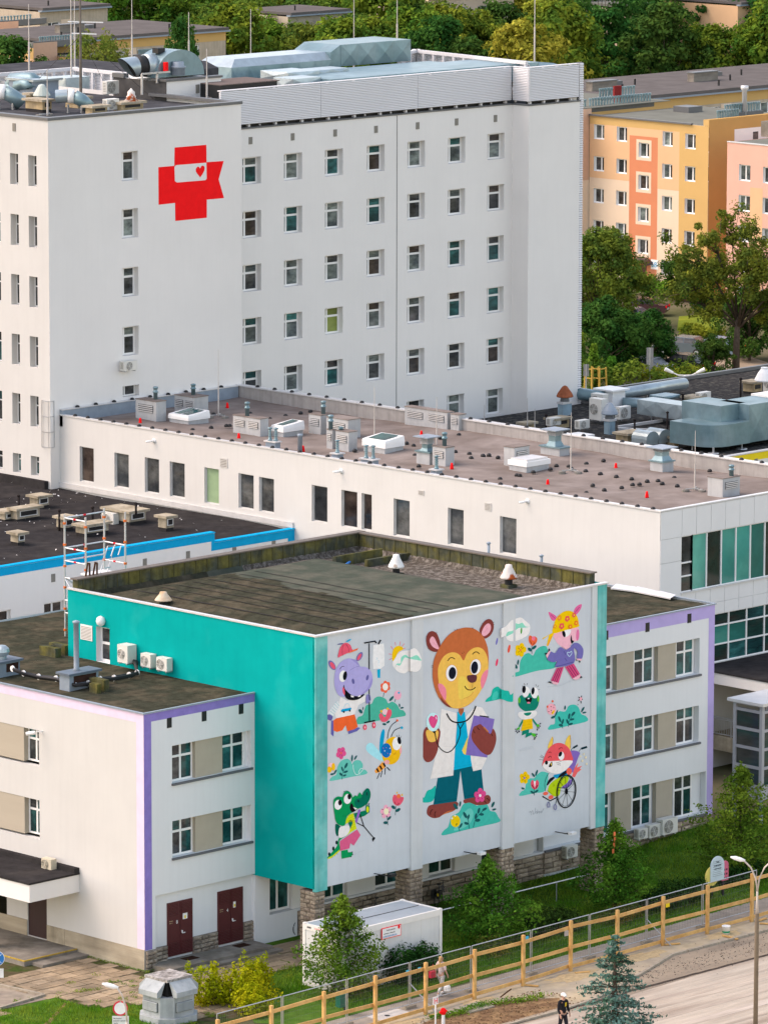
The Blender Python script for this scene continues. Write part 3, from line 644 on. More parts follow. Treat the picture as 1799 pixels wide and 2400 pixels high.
# recessed ground-floor wall under the soffit left of the mural block, and doors
FG=Face('Y',0,REC+.02)
m=MB();m.face([(usoff,REC,0),(XT+.6,REC,0),(XT+.6,REC,zsoff),(usoff,REC,zsoff)]);m.face([(usoff,0,zsoff-.001),(usoff,REC,zsoff-.001),(XT+.6,REC,zsoff-.001),(XT+.6,0,zsoff-.001)]);FF.put('recessed_wall',m,WHITEC,low)
def station_door(u0,u1,z0,z1,num,sign):
 d=link('door',None,low)if 0 else None
 m=MB();W=u1-u0;H=z1-z0;y=REC-.06
 m.box(u0,y,z0,u0+W/2-.012,REC+.0,z1);m.box(u0+W/2+.012,y,z0,u1,REC+.0,z1)
 o=FF.put('door',m,MAROON,low)
 for(a,b)in((u0+.08,u0+W/2-.07),(u0+W/2+.07,u1-.08)):
  for(c,e,n)in((z0+.08,z0+.62,8),(z1-.58,z1-.06,8)):
   for k in range(n):s_=FF.piece('louvre_slat',MAROON,o,a,y-.03,c+k*(e-c)/n,b-a,.035,(e-c)/n*.55)
 FF.piece('handle',PVC,o,u0+W/2+.06,y-.06,z0+.98,.05,.05,.10);FF.piece('handle',PVC,o,u0+W/2+.06,y-.07,z0+.95,.18,.03,.03)
 sg=FF.piece('warning_sign',PVC,o,u0+W*.60,y-.012,z0+1.55,.27 if sign else.14,.01,.27)
 FF.piece('yellow_triangle',YELLOW,o,u0+W*.60+(.09 if sign else.03),y-.016,z0+1.58,.09,.006,.13)
 for(dx,dz,w_,h_)in((.10,1.56,.20,.03),(.10,1.47,.10,.03),(.23,1.47,.05,.03)):FF.piece('door_lettering',OCHRE,o,u0+dx,y-.006,z0+dz,w_,.004,h_)
 text('door_number',num,.22,PVC,o,FF.w(u0+W*.33,y-.008,z0+1.42),(math.pi/2,0,0))
station_door(dA0,dA1,dd0,ddt,'8',True);station_door(dB0,dB1,LB0,LBT,'4',False)
# ground-floor window by the teal corner and the band of windows under the mural
g1=FF.uz(634,2068)[1];
window(FF,low,XT+.98,XT+2.35,zg0+.05,3.05,.26,PVC,LOWG,(0,.45,1),(0,1),.09,SILL)
FF.piece('band_backing',WHITEC,low,XT+.92,.335,zg0+.004,RU0-XT-1,.02,TZ0-zg0-.008);FF.piece('taupe_panel',WHITE,low,XT+2.4,.12,zg0,1.7,.2,TZ0-zg0)
for k in range(5):
 a=XT+4.2+k*3.45 if k<4 else 0
 if k==4:break
 window(FF,low,a,a+1.6,zg0+.05,3.05,.26,PVC,[GT,GCD],(0,.5,1),(0,1),.09,SILL);FF.piece('taupe_panel',TAUPE if 0 else WHITE,low,a+1.65,.12,zg0,1.75,.2,TZ0-zg0)
# entrance canopy on the left face
cn=thing('entrance_canopy','white entrance canopy with a black felt roof over the side door','canopy',(-1.5,6,2.6))
pc=at(69.5,2078,'z',3.85);
cz1=FA.uz(186,2049)[1];cz0=FA.uz(185,2090)[1];cy=26-FA.uz(186,2050)[0]
cx=at(69.5,2078,'y',cy)[0];
mb=MB();mb.box(cx,cy,cz0,-.003,cy+14,cz1,0);mb.build('slab',WHITE,cn)
mb=MB();mb.box(cx-.05,cy-.05,cz1+.002,-.006,cy+14,cz1+.09);mb.box(-.30,cy-.02,cz1+.091,-.008,cy+14,cz1+.30);mb.build('felt_roof',TAR,cn)
mb=MB();mb.box(cx+.15,cy+3.0,.45,cx+.55,cy+3.4,cz0-.003);mb.build('column',WHITE,cn)
# teal mural block
tealb=thing('mural_block','turquoise hall raised on pillars with painted cartoon animals on its front','building',(XT,YM,TZ0))
FT=Face('X',XT,YT2)
tw0=FT.uz(226,1467);tw1=FT.uz(257.5,1549);dO=(FT.uz(226,1500)[0],FT.uz(257.5,1500)[0],FT.uz(257,1556)[1],FT.uz(240,1470)[1])
wall(FT,0,YT2-YM,TZ0,TZ1,[dO],.32,TEAL,tealb,mrev=WHITEC)
window(FT,tealb,dO[0],dO[1],dO[2],dO[3],.28,PVC,[GD],(0,1),(0,.52,1),.10)
g0_,g1_=FT.uz(190,1462),FT.uz(217.5,1503)
gr=FT.piece('vent_grille',WHITE,tealb,g0_[0],-.03,g1_[1],g1_[0]-g0_[0],.05,g0_[1]-g1_[1])
for k in range(9):FT.piece('vent_slat',ACD,tealb,g0_[0]+.05,-.036,g1_[1]+.05+k*(g0_[1]-g1_[1]-.1)/9,g1_[0]-g0_[0]-.1,.03,.025)
mb=MB();mb.face([(XT2,YM,TZ0),(XT2,YT2,TZ0),(XT2,YT2,TZ1),(XT2,YM,TZ1)]);mb.face([(XT2,YT2,TZ0),(XT,YT2,TZ0),(XT,YT2,TZ1),(XT2,YT2,TZ1)]);mb.build('side_wall',TEAL,tealb)
mb=MB();mb.face([(XT,YM+.0,TZ0),(XT2,YM+.0,TZ0),(XT2,.02,TZ0),(XT,.02,TZ0)][::-1]);mb.build('soffit',WHITEC,tealb)
FP=Face('Y',XT,YM)
uu=lambda px:FP.uz(px,1700)[0]
pan=[(0,uu(765)),(uu(765),uu(961)),(uu(961),uu(987)),(uu(987),uu(1174)),(uu(1174),uu(1202)),(uu(1202),uu(1382)),(uu(1382),uu(1394)),(uu(1394),XT2-XT)]
MURALP=mat('mural_pilaster_paint',(.60,.63,.645),var=.05,scale=.8,streak=.08)
PIL=.10
for k,(a,b)in enumerate(pan):
 mm=[TEAL2,MURAL,MURALP,MURAL,MURALP,MURAL,MURALP,TEAL2][k];o=[.06,0,PIL,0,PIL,0,.06,.06][k]
 mb=MB();mb.box(a+(.003 if k else 0),-o,TZ0+(.0 if k in(1,3,5)else-.12),b,.12,TZ1-.01)
 FP.put(['corner_strip','front_panel','pilaster','front_panel','pilaster','front_panel','corner_strip','corner_strip'][k],mb,mm,tealb)
# pillars of stone under the hall
for k,c in((0,(0,.62)),(2,pan[2]),(4,pan[4]),(7,(XT2-XT-.62,XT2-XT))):
 x0,x1=XT+c[0]+.02,XT+c[1]+(.10 if k in(2,4)else 0)
 pl=MB();pl.box(x0+.05,YM+.05,-.1,x1-.05,YM+.95,TZ0-.14);pl.build('pillar',MORTAR,tealb);po=bpy.data.objects[bpy.data.objects.find('pillar')if 0 else-1]if 0 else None
 F1=Face('Y',x0,YM+.05);F2=Face('X',x0+.05,YM+.95)
 stones(F1,0,x1-x0,0,TZ0-.14,tealb,STONEP,.19,.22,.4,0,40+k,.07);stones(F2,0,.92,0,TZ0-.14,tealb,STONEP,.19,.25,.45,0,50+k,.07)
# roof of the mural block: raised metal parapets behind, sloping felt, gravel gutter
def hallz(x,y):
 e=min(x-XT,XT2-x,y-YM,YT2-y);rdg=max(0,1-abs((x-XT)-(4.5+(y-YM)*.55))/5.5)
 b=-.42+.50*min(1,max(0,(min(x-XT-.3,(XT2-4.6)-x+1.5,YT2-1.2-y+.8)))/2.2)
 return TZ1+b-.02+.03*mnoise.noise(Vector((x*.8,y*.8,5)))if e>.5 else TZ1-.10
mb=MB();gridfloor(mb,XT+.03,YM+.03,XT2-.03,YT2-.03,hallz,74,64)
for i,f in enumerate(mb.f):
 c=sum((Vector(mb.v[k])for k in f),Vector())/4;nx=mnoise.noise(Vector((c.x*.5,c.y*.5,2)))
 mb.m[i]=2 if c.x>XT2-3.9+nx*.5 or c.y>YT2-1.3+nx*.4 and c.x>XT2-8 else(1 if c.x-XT>6.3+nx*.8+(c.y-YM)*.12 else 0)
mb.build('roof',[MOSS,MOSSG,GRAVEL],tealb,True)
for k in range(9):
 x=XT+1.1+k*.98;m=MB();ys=np.linspace(YM+.7,YT2-.9,14)
 for a,b in zip(ys,ys[1:]):m.face([(x,a,hallz(x,a)+.03),(x+.07,a,hallz(x+.07,a)+.03),(x+.07,b,hallz(x+.07,b)+.03),(x,b,hallz(x,b)+.03)])
 m.build('felt_seam',TAR,tealb)
mb=MB();mb.box(XT-.05,YM-.12,TZ1,XT+.16,YT2,TZ1+.07);mb.box(XT+.16,YM-.14,TZ1,XT2+.04,YM+.10,TZ1+.07);mb.build('edge_flashing',FLASH,tealb)
mb=MB();mb.box(XT+.3,YT2-.35,TZ1-.5,XT2,YT2-.005,TZ1+.42);mb.box(XT2-.35,YM+.7,TZ1-.5,XT2-.005,YT2-.35,TZ1+.40);mb.build('rear_parapet',OLDCU,tealb)
for k in range(26):piece('parapet_seam',OLDCU,tealb,(XT+.6+k*.7,YT2-.38,TZ1-.4),(.03,.03,.8))
for k in range(20):piece('parapet_seam',OLDCU,tealb,(XT2-.38,YM+1+k*.72,TZ1-.4),(.03,.03,.8))
mb=MB();mb.box(XT+.2,YT2-.42,TZ1+.422,XT2+.05,YT2+.05,TZ1+.48);mb.box(XT2-.42,YM+.6,TZ1+.402,XT2+.05,YT2-.42,TZ1+.46);mb.build('parapet_cap',BROWNCAP,tealb)
# covered link with dark roof and white fascia, far right
cv=at(1672,1574,'x',43.5);cz=FE.uz(1672,1556)[1]
lx=at(1672,1574,'z',cz)[0]
linkb=thing('covered_link','covered link with a dark felt roof and deep white fascia beside the purple corner','walkway',(lx,4,0))
fz=at(1672,1602,'x',lx)[2]
yl=-4.0
mb=MB();mb.box(lx,yl,fz,lx+22,WY-.05,cz-.04);mb.build('fascia',WHITE,linkb)
mb=MB();mb.box(lx-.06,yl-.06,cz-.039,lx+22,WY-.06,cz+.03);mb.build('felt_roof',TAR,linkb)
sb=at(1700,1690,'x',lx+1.5)
mb=MB();fl=at(1672,1722,'x',lx+1)[2];mb.box(lx+1,yl,fl-.75,lx+22,WY-.06,fl);mb.build('terrace_slab',CONC,linkb)
mb=MB();mb.box(lx+5.5,yl,0,lx+5.8,WY-.06,fz-.01);mb.build('back_wall',mat('brown_back_wall',(.16,.11,.07),var=.2),linkb)
mb=MB();mb.box(lx+3.4,yl,0,lx+3.7,WY-.06,fl-.76,0);mb.build('lower_wall',CONCG,linkb)
F1=Face('X',lx+1.2,2.4);
mb=MB();mb.box(lx+1.25,.9,0,lx+2.2,2.3,fl-.76);mb.build('stone_pier',MORTAR,linkb);stones(Face('X',lx+1.25,2.3),0,1.4,0,fl-.77,linkb,STONE,.3,.4,.7,0,77)
rl=MB();
for z in(fl+.95,fl+.86,fl+.1):rl.bar((lx+1.05,yl,z),(lx+1.05,WY-.1,z),.045)
for y in np.arange(yl,WY-.1,.16):rl.bar((lx+1.05,y,fl+.1),(lx+1.05,y,fl+.86),.018)
for y in np.arange(yl,WY-.1,1.6):rl.bar((lx+1.05,y,fl),(lx+1.05,y,fl+.95),.06)
rl.build('railing',STEEL,linkb)
lg=at(1781,1942,'z',.5)
lift=thing('glass_lift_shaft','grey framed glass lift shaft on steel legs next to the covered link','lift shaft',(lg[0],lg[1],0))
LXc,LYc=lg[0],lg[1];lt=at(1783,1654,'y',LYc)[2];lb=at(1780,1872,'y',LYc)[2];LWy=(1783-1728)/(35.2*pxm(lg)/52.5);LWx=2.4
GRYF=mat('grey_lift_frame',(.34,.34,.37),rough=.5,var=.05)
mb=MB()
for x in(LXc,LXc+LWx):
 for y in(LYc,LYc+LWy):mb.box(x-.09,y-.09,lb,x+.09,y+.09,lt)
hz=[lb+.0,lb+.55]+[lb+.55+(lt-.35-lb-.55)*k/4 for k in range(1,5)]+[lt-.02]
for z in hz:mb.box(LXc-.088,LYc-.088,z-.08,LXc+LWx+.088,LYc+LWy+.088,z+.08)if z in(hz[0],hz[-1])else[mb.box(LXc-.085,LYc+.09,z-.07,LXc+.085,LYc+LWy-.09,z+.07),mb.box(LXc+.09,LYc-.085,z-.07,LXc+LWx-.09,LYc+.085,z+.07)]
mb.build('frame',GRYF,lift)
for a,b in zip(hz[1:],hz[2:-1]):
 piece('pane',GCD,lift,(LXc-.02,LYc+.1,a+.07),(.03,LWy-.2,b-a-.14));piece('pane',GCD,lift,(LXc+.1,LYc-.02,a+.07),(LWx-.2,.03,b-a-.14))
piece('pane',GRYF,lift,(LXc-.02,LYc+.1,lb+.08),(.03,LWy-.2,.4));piece('pane',GRYF,lift,(LXc+.1,LYc-.02,lb+.08),(LWx-.2,.03,.4))
mb=MB();mb.box(LXc-.3,LYc-.3,lt,LXc+LWx+.3,LYc+LWy+.3,lt+.14);mb.build('lift_roof',FLASH,lift)
mb=MB();mb.bar((LXc,LYc,0),(LXc,LYc,lb),.14);mb.bar((LXc,LYc+LWy,0),(LXc,LYc+LWy,lb),.14);mb.bar((LXc+LWx,LYc,0),(LXc+LWx,LYc,lb),.14);mb.build('leg',BLUEG,lift)
# ================================================================ roof furniture
def kk(P):return pxm(P)/52.5
def rbox(px,py,lx,rx,top,z,ret=False):
 """box standing on level z: near bottom corner pixel, left and right end columns, top row of the near corner -> x0,y0,x1,y1,h"""
 P=at(px,py,'z',z);k=kk(P);dy=(px-lx)/(35.4*k);dx=(rx-px)/(38.8*k);h=(py-top)/(51.6*k)
 return P[0],P[1],P[0]+dx,P[1]+dy,h
ZR=RZ-.14
zm5=lambda x,y:(300+x/3.684,880+y/3.684)
zm7=lambda x,y:(700+x/3.684,930+y/3.684)
zm8=lambda x,y:(1080+x/4.606,880+y/4.606)
zm9=lambda x,y:(1440+x/4.618,860+y/4.618)
zmz=lambda x,y:(900+x/1.8442,600+y/1.8442)
def housing(f,cx,cy,lx,rx,ty,label,louv='X',pipe=None,n=1,group='grey vent housings on the brown roof'):
 p=f(cx,cy);x0,y0,x1,y1,h=rbox(p[0],p[1],f(lx,0)[0],f(rx,0)[0],f(0,ty)[1],ZR)
 t=thing('vent_housing',label,'roof vent',(x0,y0,ZR),group)
 mb=MB();mb.box(x0,y0,ZR-.3,x1,y1,ZR+h);mb.build('casing',VGREY,t)
 mb=MB();mb.box(x0-.03,y0-.03,ZR+h+.001,x1+.03,y1+.03,ZR+h+.04);mb.build('felt_top',BROWNR,t)
 for i in range(n):
  if louv=='X':
   F=Face('X',x0,y1);L=(y1-y0);a=L*(i+.14)/n;b=L*(i+.86)/n
  else:
   F=Face('Y',x0,y0);L=x1-x0;a=L*(i+.14)/n;b=L*(i+.86)/n
  z0,z1=ZR+h*.42,ZR+h*.80
  g=F.piece('louvre_panel',DFLASH,t,a,-.02,z0,b-a,.03,z1-z0)
  for k in range(4):F.piece('louvre_slat',FLASH,g,a+.02,-.06,z0+(k+.25)*(z1-z0)/4,b-a-.04,.05,(z1-z0)/9)
 if pipe:
  q=f(*pipe[:2]);P=np.array([(x0+x1)/2,(y0+y1)/2+.0,ZR+h]);hh=pipe[2]if len(pipe)>2 else.55
  ox=(q[0]-(899.5+FPX*(CM@(P-CP))[0]/(CM@(P-CP))[2]))/(38.8*kk(P))
  mb=MB();c=(min(x1-.2,max(x0+.2,P[0]+ox*.5)),min(y1-.2,max(y0+.2,P[1]-ox*.5)),ZR+h);mb.lathe([(.12,0),(.12,hh*.55),(.16,hh*.56),(.16,hh*.66),(.12,hh*.67),(.12,hh*.86),(.15,hh*.88),(.15,hh),(.05,hh+.03)],c,12);mb.build('vent_pipe',ZINC,t,True)
 return t
housing(zm5,245,403,68,330,232,'grey vent housing nearest the ladder corner of the brown roof, long louvre','X',(245,200,.75))
housing(zm5,570,355,405,695,195,'grey vent housing with two louvres behind the glazed skylight','X',(565,150,.65),2)
housing(zm5,1142,530,912,1215,380,'grey vent housing with one narrow and one wide louvre beside a red cone','X',(1022,300,.8),2)
housing(zm7,190,325,90,260,165,'square grey vent housing with a ribbed pipe, left of the vent group','X',(232,110,.75))
housing(zm7,425,365,245,537,205,'largest grey housing of the vent group in the middle of the brown roof','X',None)
housing(zm7,430,470,322,507,310,'grey housing in front of the vent group','X',(330,330,.2))
housing(zm7,290,450,243,322,290,'slim grey housing pressed against the front of the vent group','X',(305,230,.8))if 1 else None
housing(zm7,1265,605,1158,1345,445,'grey vent housing close to the louvred cowl near the front edge','X',(1257,380,.75))
housing(zm7,1280,290,932,1340,140,'very long grey vent housing with two louvres at the rear parapet','X',None,2)
housing(zm7,1380,303,1312,1443,160,'small grey vent housing at the end of the very long one','X',None)
housing(zm8,572,985,468,745,785,'tall grey wall-like vent housing with a louvre behind the white roof hatch','Y',None)
housing(zmz,1460,1045,1402,1543,965,'grey vent housing at the right front corner of the brown roof','Y',(1500,940,.6))
def skylight(f,cx,cy,lx,rx,ty,label,glazed,hatch=False):
 p=f(cx,cy);x0,y0,x1,y1,h=rbox(p[0],p[1],f(lx,0)[0],f(rx,0)[0],f(0,ty)[1],ZR)
 t=thing('roof_hatch' if hatch else 'skylight',label,'skylight',(x0,y0,ZR),'skylights on the brown roof')
 mb=MB();mb.box(x0+.06,y0+.06,ZR-.3,x1-.06,y1-.06,ZR+h*.5);mb.build('kerb',VGREY,t)
 mb=MB();H=ZR+h
 mb.box(x0,y0,ZR+h*.5,x1,y1,H*1.0 if not glazed else H-.05)
 mb.build('frame',PVC,t)
 if glazed:
  n=2 if glazed==2 else 1
  for i in range(n):
   a=x0+.22;b=x1-.22;c=y0+.2+(y1-y0-.4)*i/n+.05;d=y0+.2+(y1-y0-.4)*(i+1)/n-.05
   mb=MB();mb.face([(a,c,H+.10),(b,c,H+.26),(b,d,H+.26),(a,d,H+.10)]);mb.build('pane',GT,t)
  mb=MB();
  mb.v+=[(x0,y0,H-.05),(x1,y0,H-.05),(x1,y1,H-.05),(x0,y1,H-.05),(x0+.03,y0+.03,H+.07),(x1-.03,y0+.03,H+.235),(x1-.03,y1-.03,H+.235),(x0+.03,y1-.03,H+.07)]
  for q in((4,5,6,7),(0,1,5,4),(1,2,6,5),(2,3,7,6),(3,0,4,7)):mb.f.append(q);mb.m.append(0)
  mb.build('sloped_frame',PVC,t)
 if hatch:
  mb=MB();mb.box(x0+.12,y0+.12,H+.002,x1-.12,y1-.12,H+.10);mb.build('lid',FLASH,t)
 return t
skylight(zm5,522,425,348,712,365,'white skylight with two glass panes, near the ladder end of the brown roof',2)
skylight(zm5,1340,535,1235,1530,455,'plain white skylight behind the twin silver vent pipes',1)
skylight(zm7,743,500,552,922,400,'white skylight in the middle of the brown roof',1)
skylight(zm8,705,1045,515,985,940,'grey and white roof hatch in front of the wall-like vent housing',0,True)
def smallvent(f,cx,cy,lx,rx,ty,npipe,ptop,label):
 p=f(cx,cy);x0,y0,x1,y1,h=rbox(p[0],p[1],f(lx,0)[0],f(rx,0)[0],f(0,ty)[1],ZR+.05)
 t=thing('pipe_vent',label,'roof vent',(x0,y0,ZR),'small pipe vents along the front roof edge')
 mb=MB();mb.box(x0,y0,ZR-.2,x1,y1,ZR+h);mb.build('base',BLUEG,t);mb=MB();mb.box(x0-.08,y0-.08,ZR+h+.001,x1+.08,y1+.08,ZR+h+.06);mb.build('cap',FLASH,t)
 ph=(f(0,ty)[1]-f(0,ptop)[1])/(51.6*kk((x0,y0,ZR)))
 for i in range(npipe):
  c=(x0+(x1-x0)*.5,y1-(y1-y0)*(i+.5)/npipe,ZR+h+.06)if npipe==1 else(x0+(x1-x0)*(.3+.4*i),y0+(y1-y0)*(.7-.4*i),ZR+h+.06)
  mb=MB();pr=[(.13,0),(.10,.12)]
  for k in range(4):z=ph*(.15+.16*k);pr+=[(.075,z),(.10,z+ph*.07),(.075,z+ph*.14)]
  pr+=[(.07,ph*.86),(.14,ph*.9),(.14,ph*.96),(.03,ph)]
  mb.lathe(pr,c,12);mb.build('pipe',ZINC,t,True)
smallvent(zm5,1272,645,1190,1315,575,2,460,'twin ribbed silver vent pipes on a grey base, nearer the ladder')
smallvent(zm7,335,545,285,385,492,1,380,'single ribbed silver vent pipe in front of the vent group')
smallvent(zm7,640,600,540,690,545,2,430,'twin ribbed silver vent pipes in front of the middle skylight')
smallvent(zm7,1190,690,1140,1240,632,1,515,'single ribbed silver vent pipe in front of the louvred cowl')
P=at(*zm5(1485,665),'z',ZR);mb=MB();hp=(665-507)/3.684/(51.6*kk(P));mb.lathe([(.13,-.2),(.13,hp*.88),(.15,hp*.89),(.15,hp),(.02,hp+.02)],P,12);tag(mb.build('standpipe',BLUEG,None,True),'plain blue-grey standpipe between a red cone and the skylight','pipe')
def cowl(f,cx,cy,lx,rx,ty,ny,ly,py,label):
 p=f(cx,cy);x0,y0,x1,y1,h=rbox(p[0],p[1],f(lx,0)[0],f(rx,0)[0],f(0,ty)[1],ZR)
 t=thing('louvred_cowl',label,'roof vent',(x0,y0,ZR),'louvred steel cowls on the brown roof');k=kk((x0,y0,ZR));s=f(0,1)[1]-f(0,0)[1]
 up=lambda y:ZR+(cy-y)*s/(51.6*k)
 mx,my=(x0+x1)/2,(y0+y1)/2;W=min(x1-x0,y1-y0)/2*1.0
 mb=MB();mb.box(x0,y0,ZR-.2,x1,y1,up(ty));mb.build('base',VGREY,t)
 mb=MB();mb.box(x0-.08,y0-.08,up(ty)+.001,x1+.08,y1+.08,up(ty)+.07);zt=up(ty)+.07
 a=W*.9;b=W*.62;za,zb=zt+.001,up(ny)
 mb.v+=[(mx+sx*a,my+sy*a,za)for sx,sy in((-1,-1),(1,-1),(1,1),(-1,1))]+[(mx+sx*b,my+sy*b,zb)for sx,sy in((-1,-1),(1,-1),(1,1),(-1,1))]
 n=len(mb.v)-8
 for q in((0,1,5,4),(1,2,6,5),(2,3,7,6),(3,0,4,7)):mb.f.append(tuple(n+i for i in q));mb.m.append(0)
 mb.build('skirt',ZINC,t)
 mb=MB();mb.box(mx-b,my-b,zb,mx+b,my+b,up(py)-.1);mb.build('neck',ZINC,t)
 zl0=up(ly);n=4;hh=(up(py)-.14-zl0)/n
 for i in range(n):
  mb=MB();c=b+.10;z=zl0+i*hh
  mb.v+=[(mx+sx*c,my+sy*c,z)for sx,sy in((-1,-1),(1,-1),(1,1),(-1,1))]+[(mx+sx*(b+.004),my+sy*(b+.004),z+hh*.8)for sx,sy in((-1,-1),(1,-1),(1,1),(-1,1))]
  for q in((0,1,5,4),(1,2,6,5),(2,3,7,6),(3,0,4,7)):mb.f.append(q);mb.m.append(0)
  mb.build('louvre_slat',FLASH,t)
 mb=MB();c=b+.34;mb.box(mx-c,my-c,up(py)-.1,mx+c,my+c,up(py)-.05);mb.build('top_plate',BLUEG,t)
cowl(zm7,1127,585,1020,1165+40,490,455,415,345,'louvred steel cowl next to a grey vent housing near the front edge')
cowl(zm8,1060,875,870,1175,795,730,665,590,'louvred steel cowl at the rear parapet beside the roof hatch')
cowl(zmz,1200,937,1152,1253,895,870,850,828,'louvred steel cowl at the far right of the brown roof')
# black felt vents (small domes) along the edges and in rows over the roof
mb=MB();mb.lathe([(.13,-.05),(.13,.02),(.11,.06),(.07,.10),(.02,.11)],(0,0,0),10);DOME=mb.mesh('felt_vent',BLACK,True)
DN={}
def nth(n):return '%d%s'%(n,'th' if 10<n%100<14 else{1:'st',2:'nd',3:'rd'}.get(n%10,'th'))
DL=[]
def dome(x,y,z,where='scattered over the brown roof',g='scattered black dome vents'):DL.append((x,y,z,where,g))
y=WY+.6
while y<HY-.5:dome(WX+.12,y,WZT+.08,'along the front edge of the brown roof','black dome vents along the front roof edge');y+=1.06
y=WY+1.0
while y<HY-1:dome(WX2-.2,y,WZT+.38,'on the rear parapet of the brown roof','black dome vents on the rear parapet');y+=1.42
for k in range(9):dome(WX+1.2+k*1.38,HY-.16,WZT+.36,'on the short parapet against the hospital','black dome vents on the end parapet')
for f,pts in((zm5,[(558,472),(718,452),(850,436),(878,436),(740,337),(1055,330),(1360,350),(1490,327),(1575,312),(1225,377),(1312,425)]),
(zm7,[(17,142),(100,128),(632,357),(755,380),(930,404),(990,424),(1000,507),(1035,602),(1220,357),(1350,477),(1470,495),(1487,532),(1590,512),(1640,508),(483,468),(1380,330),(1513,302)]),
(zm8,[(90,848),(108,893),(235,868),(300,863),(397,888),(600,1080),(778,1047),(962,1015),(1027,978),(1160,985),(1187,1008),(1350,955),(1535,923),(1343,1035),(1503,1065)]),
(zmz,[(500,965),(585,950),(872,1025),(950,1013),(1025,1003),(1072,990),(1102,988),(1135,975),(1182,973),(1200,985),(1252,960),(1265,995),(1470,917),(1405,930),(900,993),(1002,955),(1068,965),(932,943)])):
 for q in pts:P=at(*f(*q),'z',ZR+.05);dome(P[0],P[1],ZR+.06)
DL.sort(key=lambda d:CM[0]@(np.array(d[:3])-CP))
for x,y,z,wh,g_ in DL:DN[g_]=DN.get(g_,0)+1;tag(link('felt_vent',DOME,None,(x,y,z)),'%s black dome vent from the left %s'%(nth(DN[g_]),wh),'roof vent',g_)
mb=MB();mb.lathe([(.10,-.05),(.09,.05),(.065,.20),(.05,.28),(.02,.29)],(0,0,0),10);CONE=mb.mesh('red_cone_cap',RED,True)
for f,q,lab in((zm5,(107,418),'leftmost red cap on the brown roof, by the first vent housing'),(zm5,(858,285),'red cap standing alone towards the rear of the brown roof'),(zm5,(957,550),'red cap below the vent housing with two unequal louvres'),(zm5,(1512,660),'red cap beside the plain standpipe'),(zm7,(1058,345),'red cap behind the first louvred cowl'),(zm7,(1320,625),'red cap at the foot of a vent housing near the front edge'),(zmz,(706,993),'red cap at the middle of the front edge, right of the roof hatch'),(zmz,(1000,922),'red cap left of the rightmost louvred cowl'),(zmz,(1134,1045),'rightmost red cap, near the front corner of the brown roof')):
 P=at(*f(*q),'z',ZR);tag(link('red_roof_cap',CONE,None,(P[0],P[1],ZR+.05)),lab,'roof cap','red caps on the brown roof')
# lightning rods with concrete feet
DISC=mat('concrete_foot',(.20,.19,.17),var=.2)
def rod(px,py,top,z,label,r=.03,feet=3,k0=None):
 P=at(px,py,'z',z);h=(py-top)/(51.8*kk(P));t=thing('lightning_rod',label,'lightning rod',(P[0],P[1],z),'lightning rods on the roofs')
 mb=MB();mb.tube([(P[0],P[1],z+.05),(P[0],P[1],z+h*.45),(P[0],P[1],z+h*.451),(P[0],P[1],z+h)],[r*1.3,r*1.2,r*.7,r*.5],6);mb.build('mast',mat('pale_mast',(.50,.47,.44),rough=.5,metal=.2),t)
 for i in range(feet):
  a=i*2.09+.6;c=(P[0]+.5*math.cos(a),P[1]+.5*math.sin(a),z);mb=MB();mb.lathe([(.2,-.1),(.2,.07),(.17,.1)],c,12);mb.build('foot',DISC,t);mb=MB();mb.bar((P[0],P[1],z+.12),(c[0],c[1],z+.12),.04);mb.build('strut',STEEL,t)
rod(*zm5(782,358),880-60,ZR,'lightning rod between the glazed skylight and the rear parapet')
rod(*zm7(652,375),600+565/1.842,ZR,'lightning rod behind the middle skylight')
rod(*zm7(1188,420),600+610/1.842,ZR,'lightning rod behind the first louvred cowl',feet=0)
rod(*zm8(1182,1045),880+400/4.6,ZR,'lightning rod on round concrete feet beside the rear cowl')
rod(*zmz(1340,1015),600+755/1.842,ZR,'lightning rod on round concrete feet right of the last cowl')
# fixed ladder with safety hoops at the wing end
lad=thing('roof_ladder','caged steel ladder on the white wall where wing and hospital meet','ladder',(WX-.2,HY-.6,9.7))
L0=FW.uz(127,1126);L1=FW.uz(140,942);ua=L0[0];lz0,lz1=L0[1],L1[1];lu0,lu1=ua+.0,ua+.45
mb=MB();
for u in(lu0,lu1):mb.bar(FW.w(u,-.22,lz0),FW.w(u,-.22,lz1+.1),.05)
mb.build('rail',STEEL,lad);mb=MB()
for z in np.arange(lz0+.2,lz1,.3):mb.bar(FW.w(lu0,-.22,z),FW.w(lu1,-.22,z),.03)
mb.build('rung',STEEL,lad)
zc0=FW.uz(130,1044)[1];mb=MB();um=(lu0+lu1)/2
for z in np.linspace(zc0,lz1+.1,4):mb.tube([FW.w(um+.36*math.sin(a)*1.0,-.22-.38*(1-math.cos(a))*1.0,z)for a in np.linspace(-math.pi,math.pi,15)],.02,5)
for a in(-2.2,-1.1,math.pi,1.1,2.2):mb.bar(FW.w(um+.36*math.sin(a),-.22-.38*(1-math.cos(a)),zc0),FW.w(um+.36*math.sin(a),-.22-.38*(1-math.cos(a)),lz1+.1),.03)
mb.build('safety_cage',STEEL,lad)
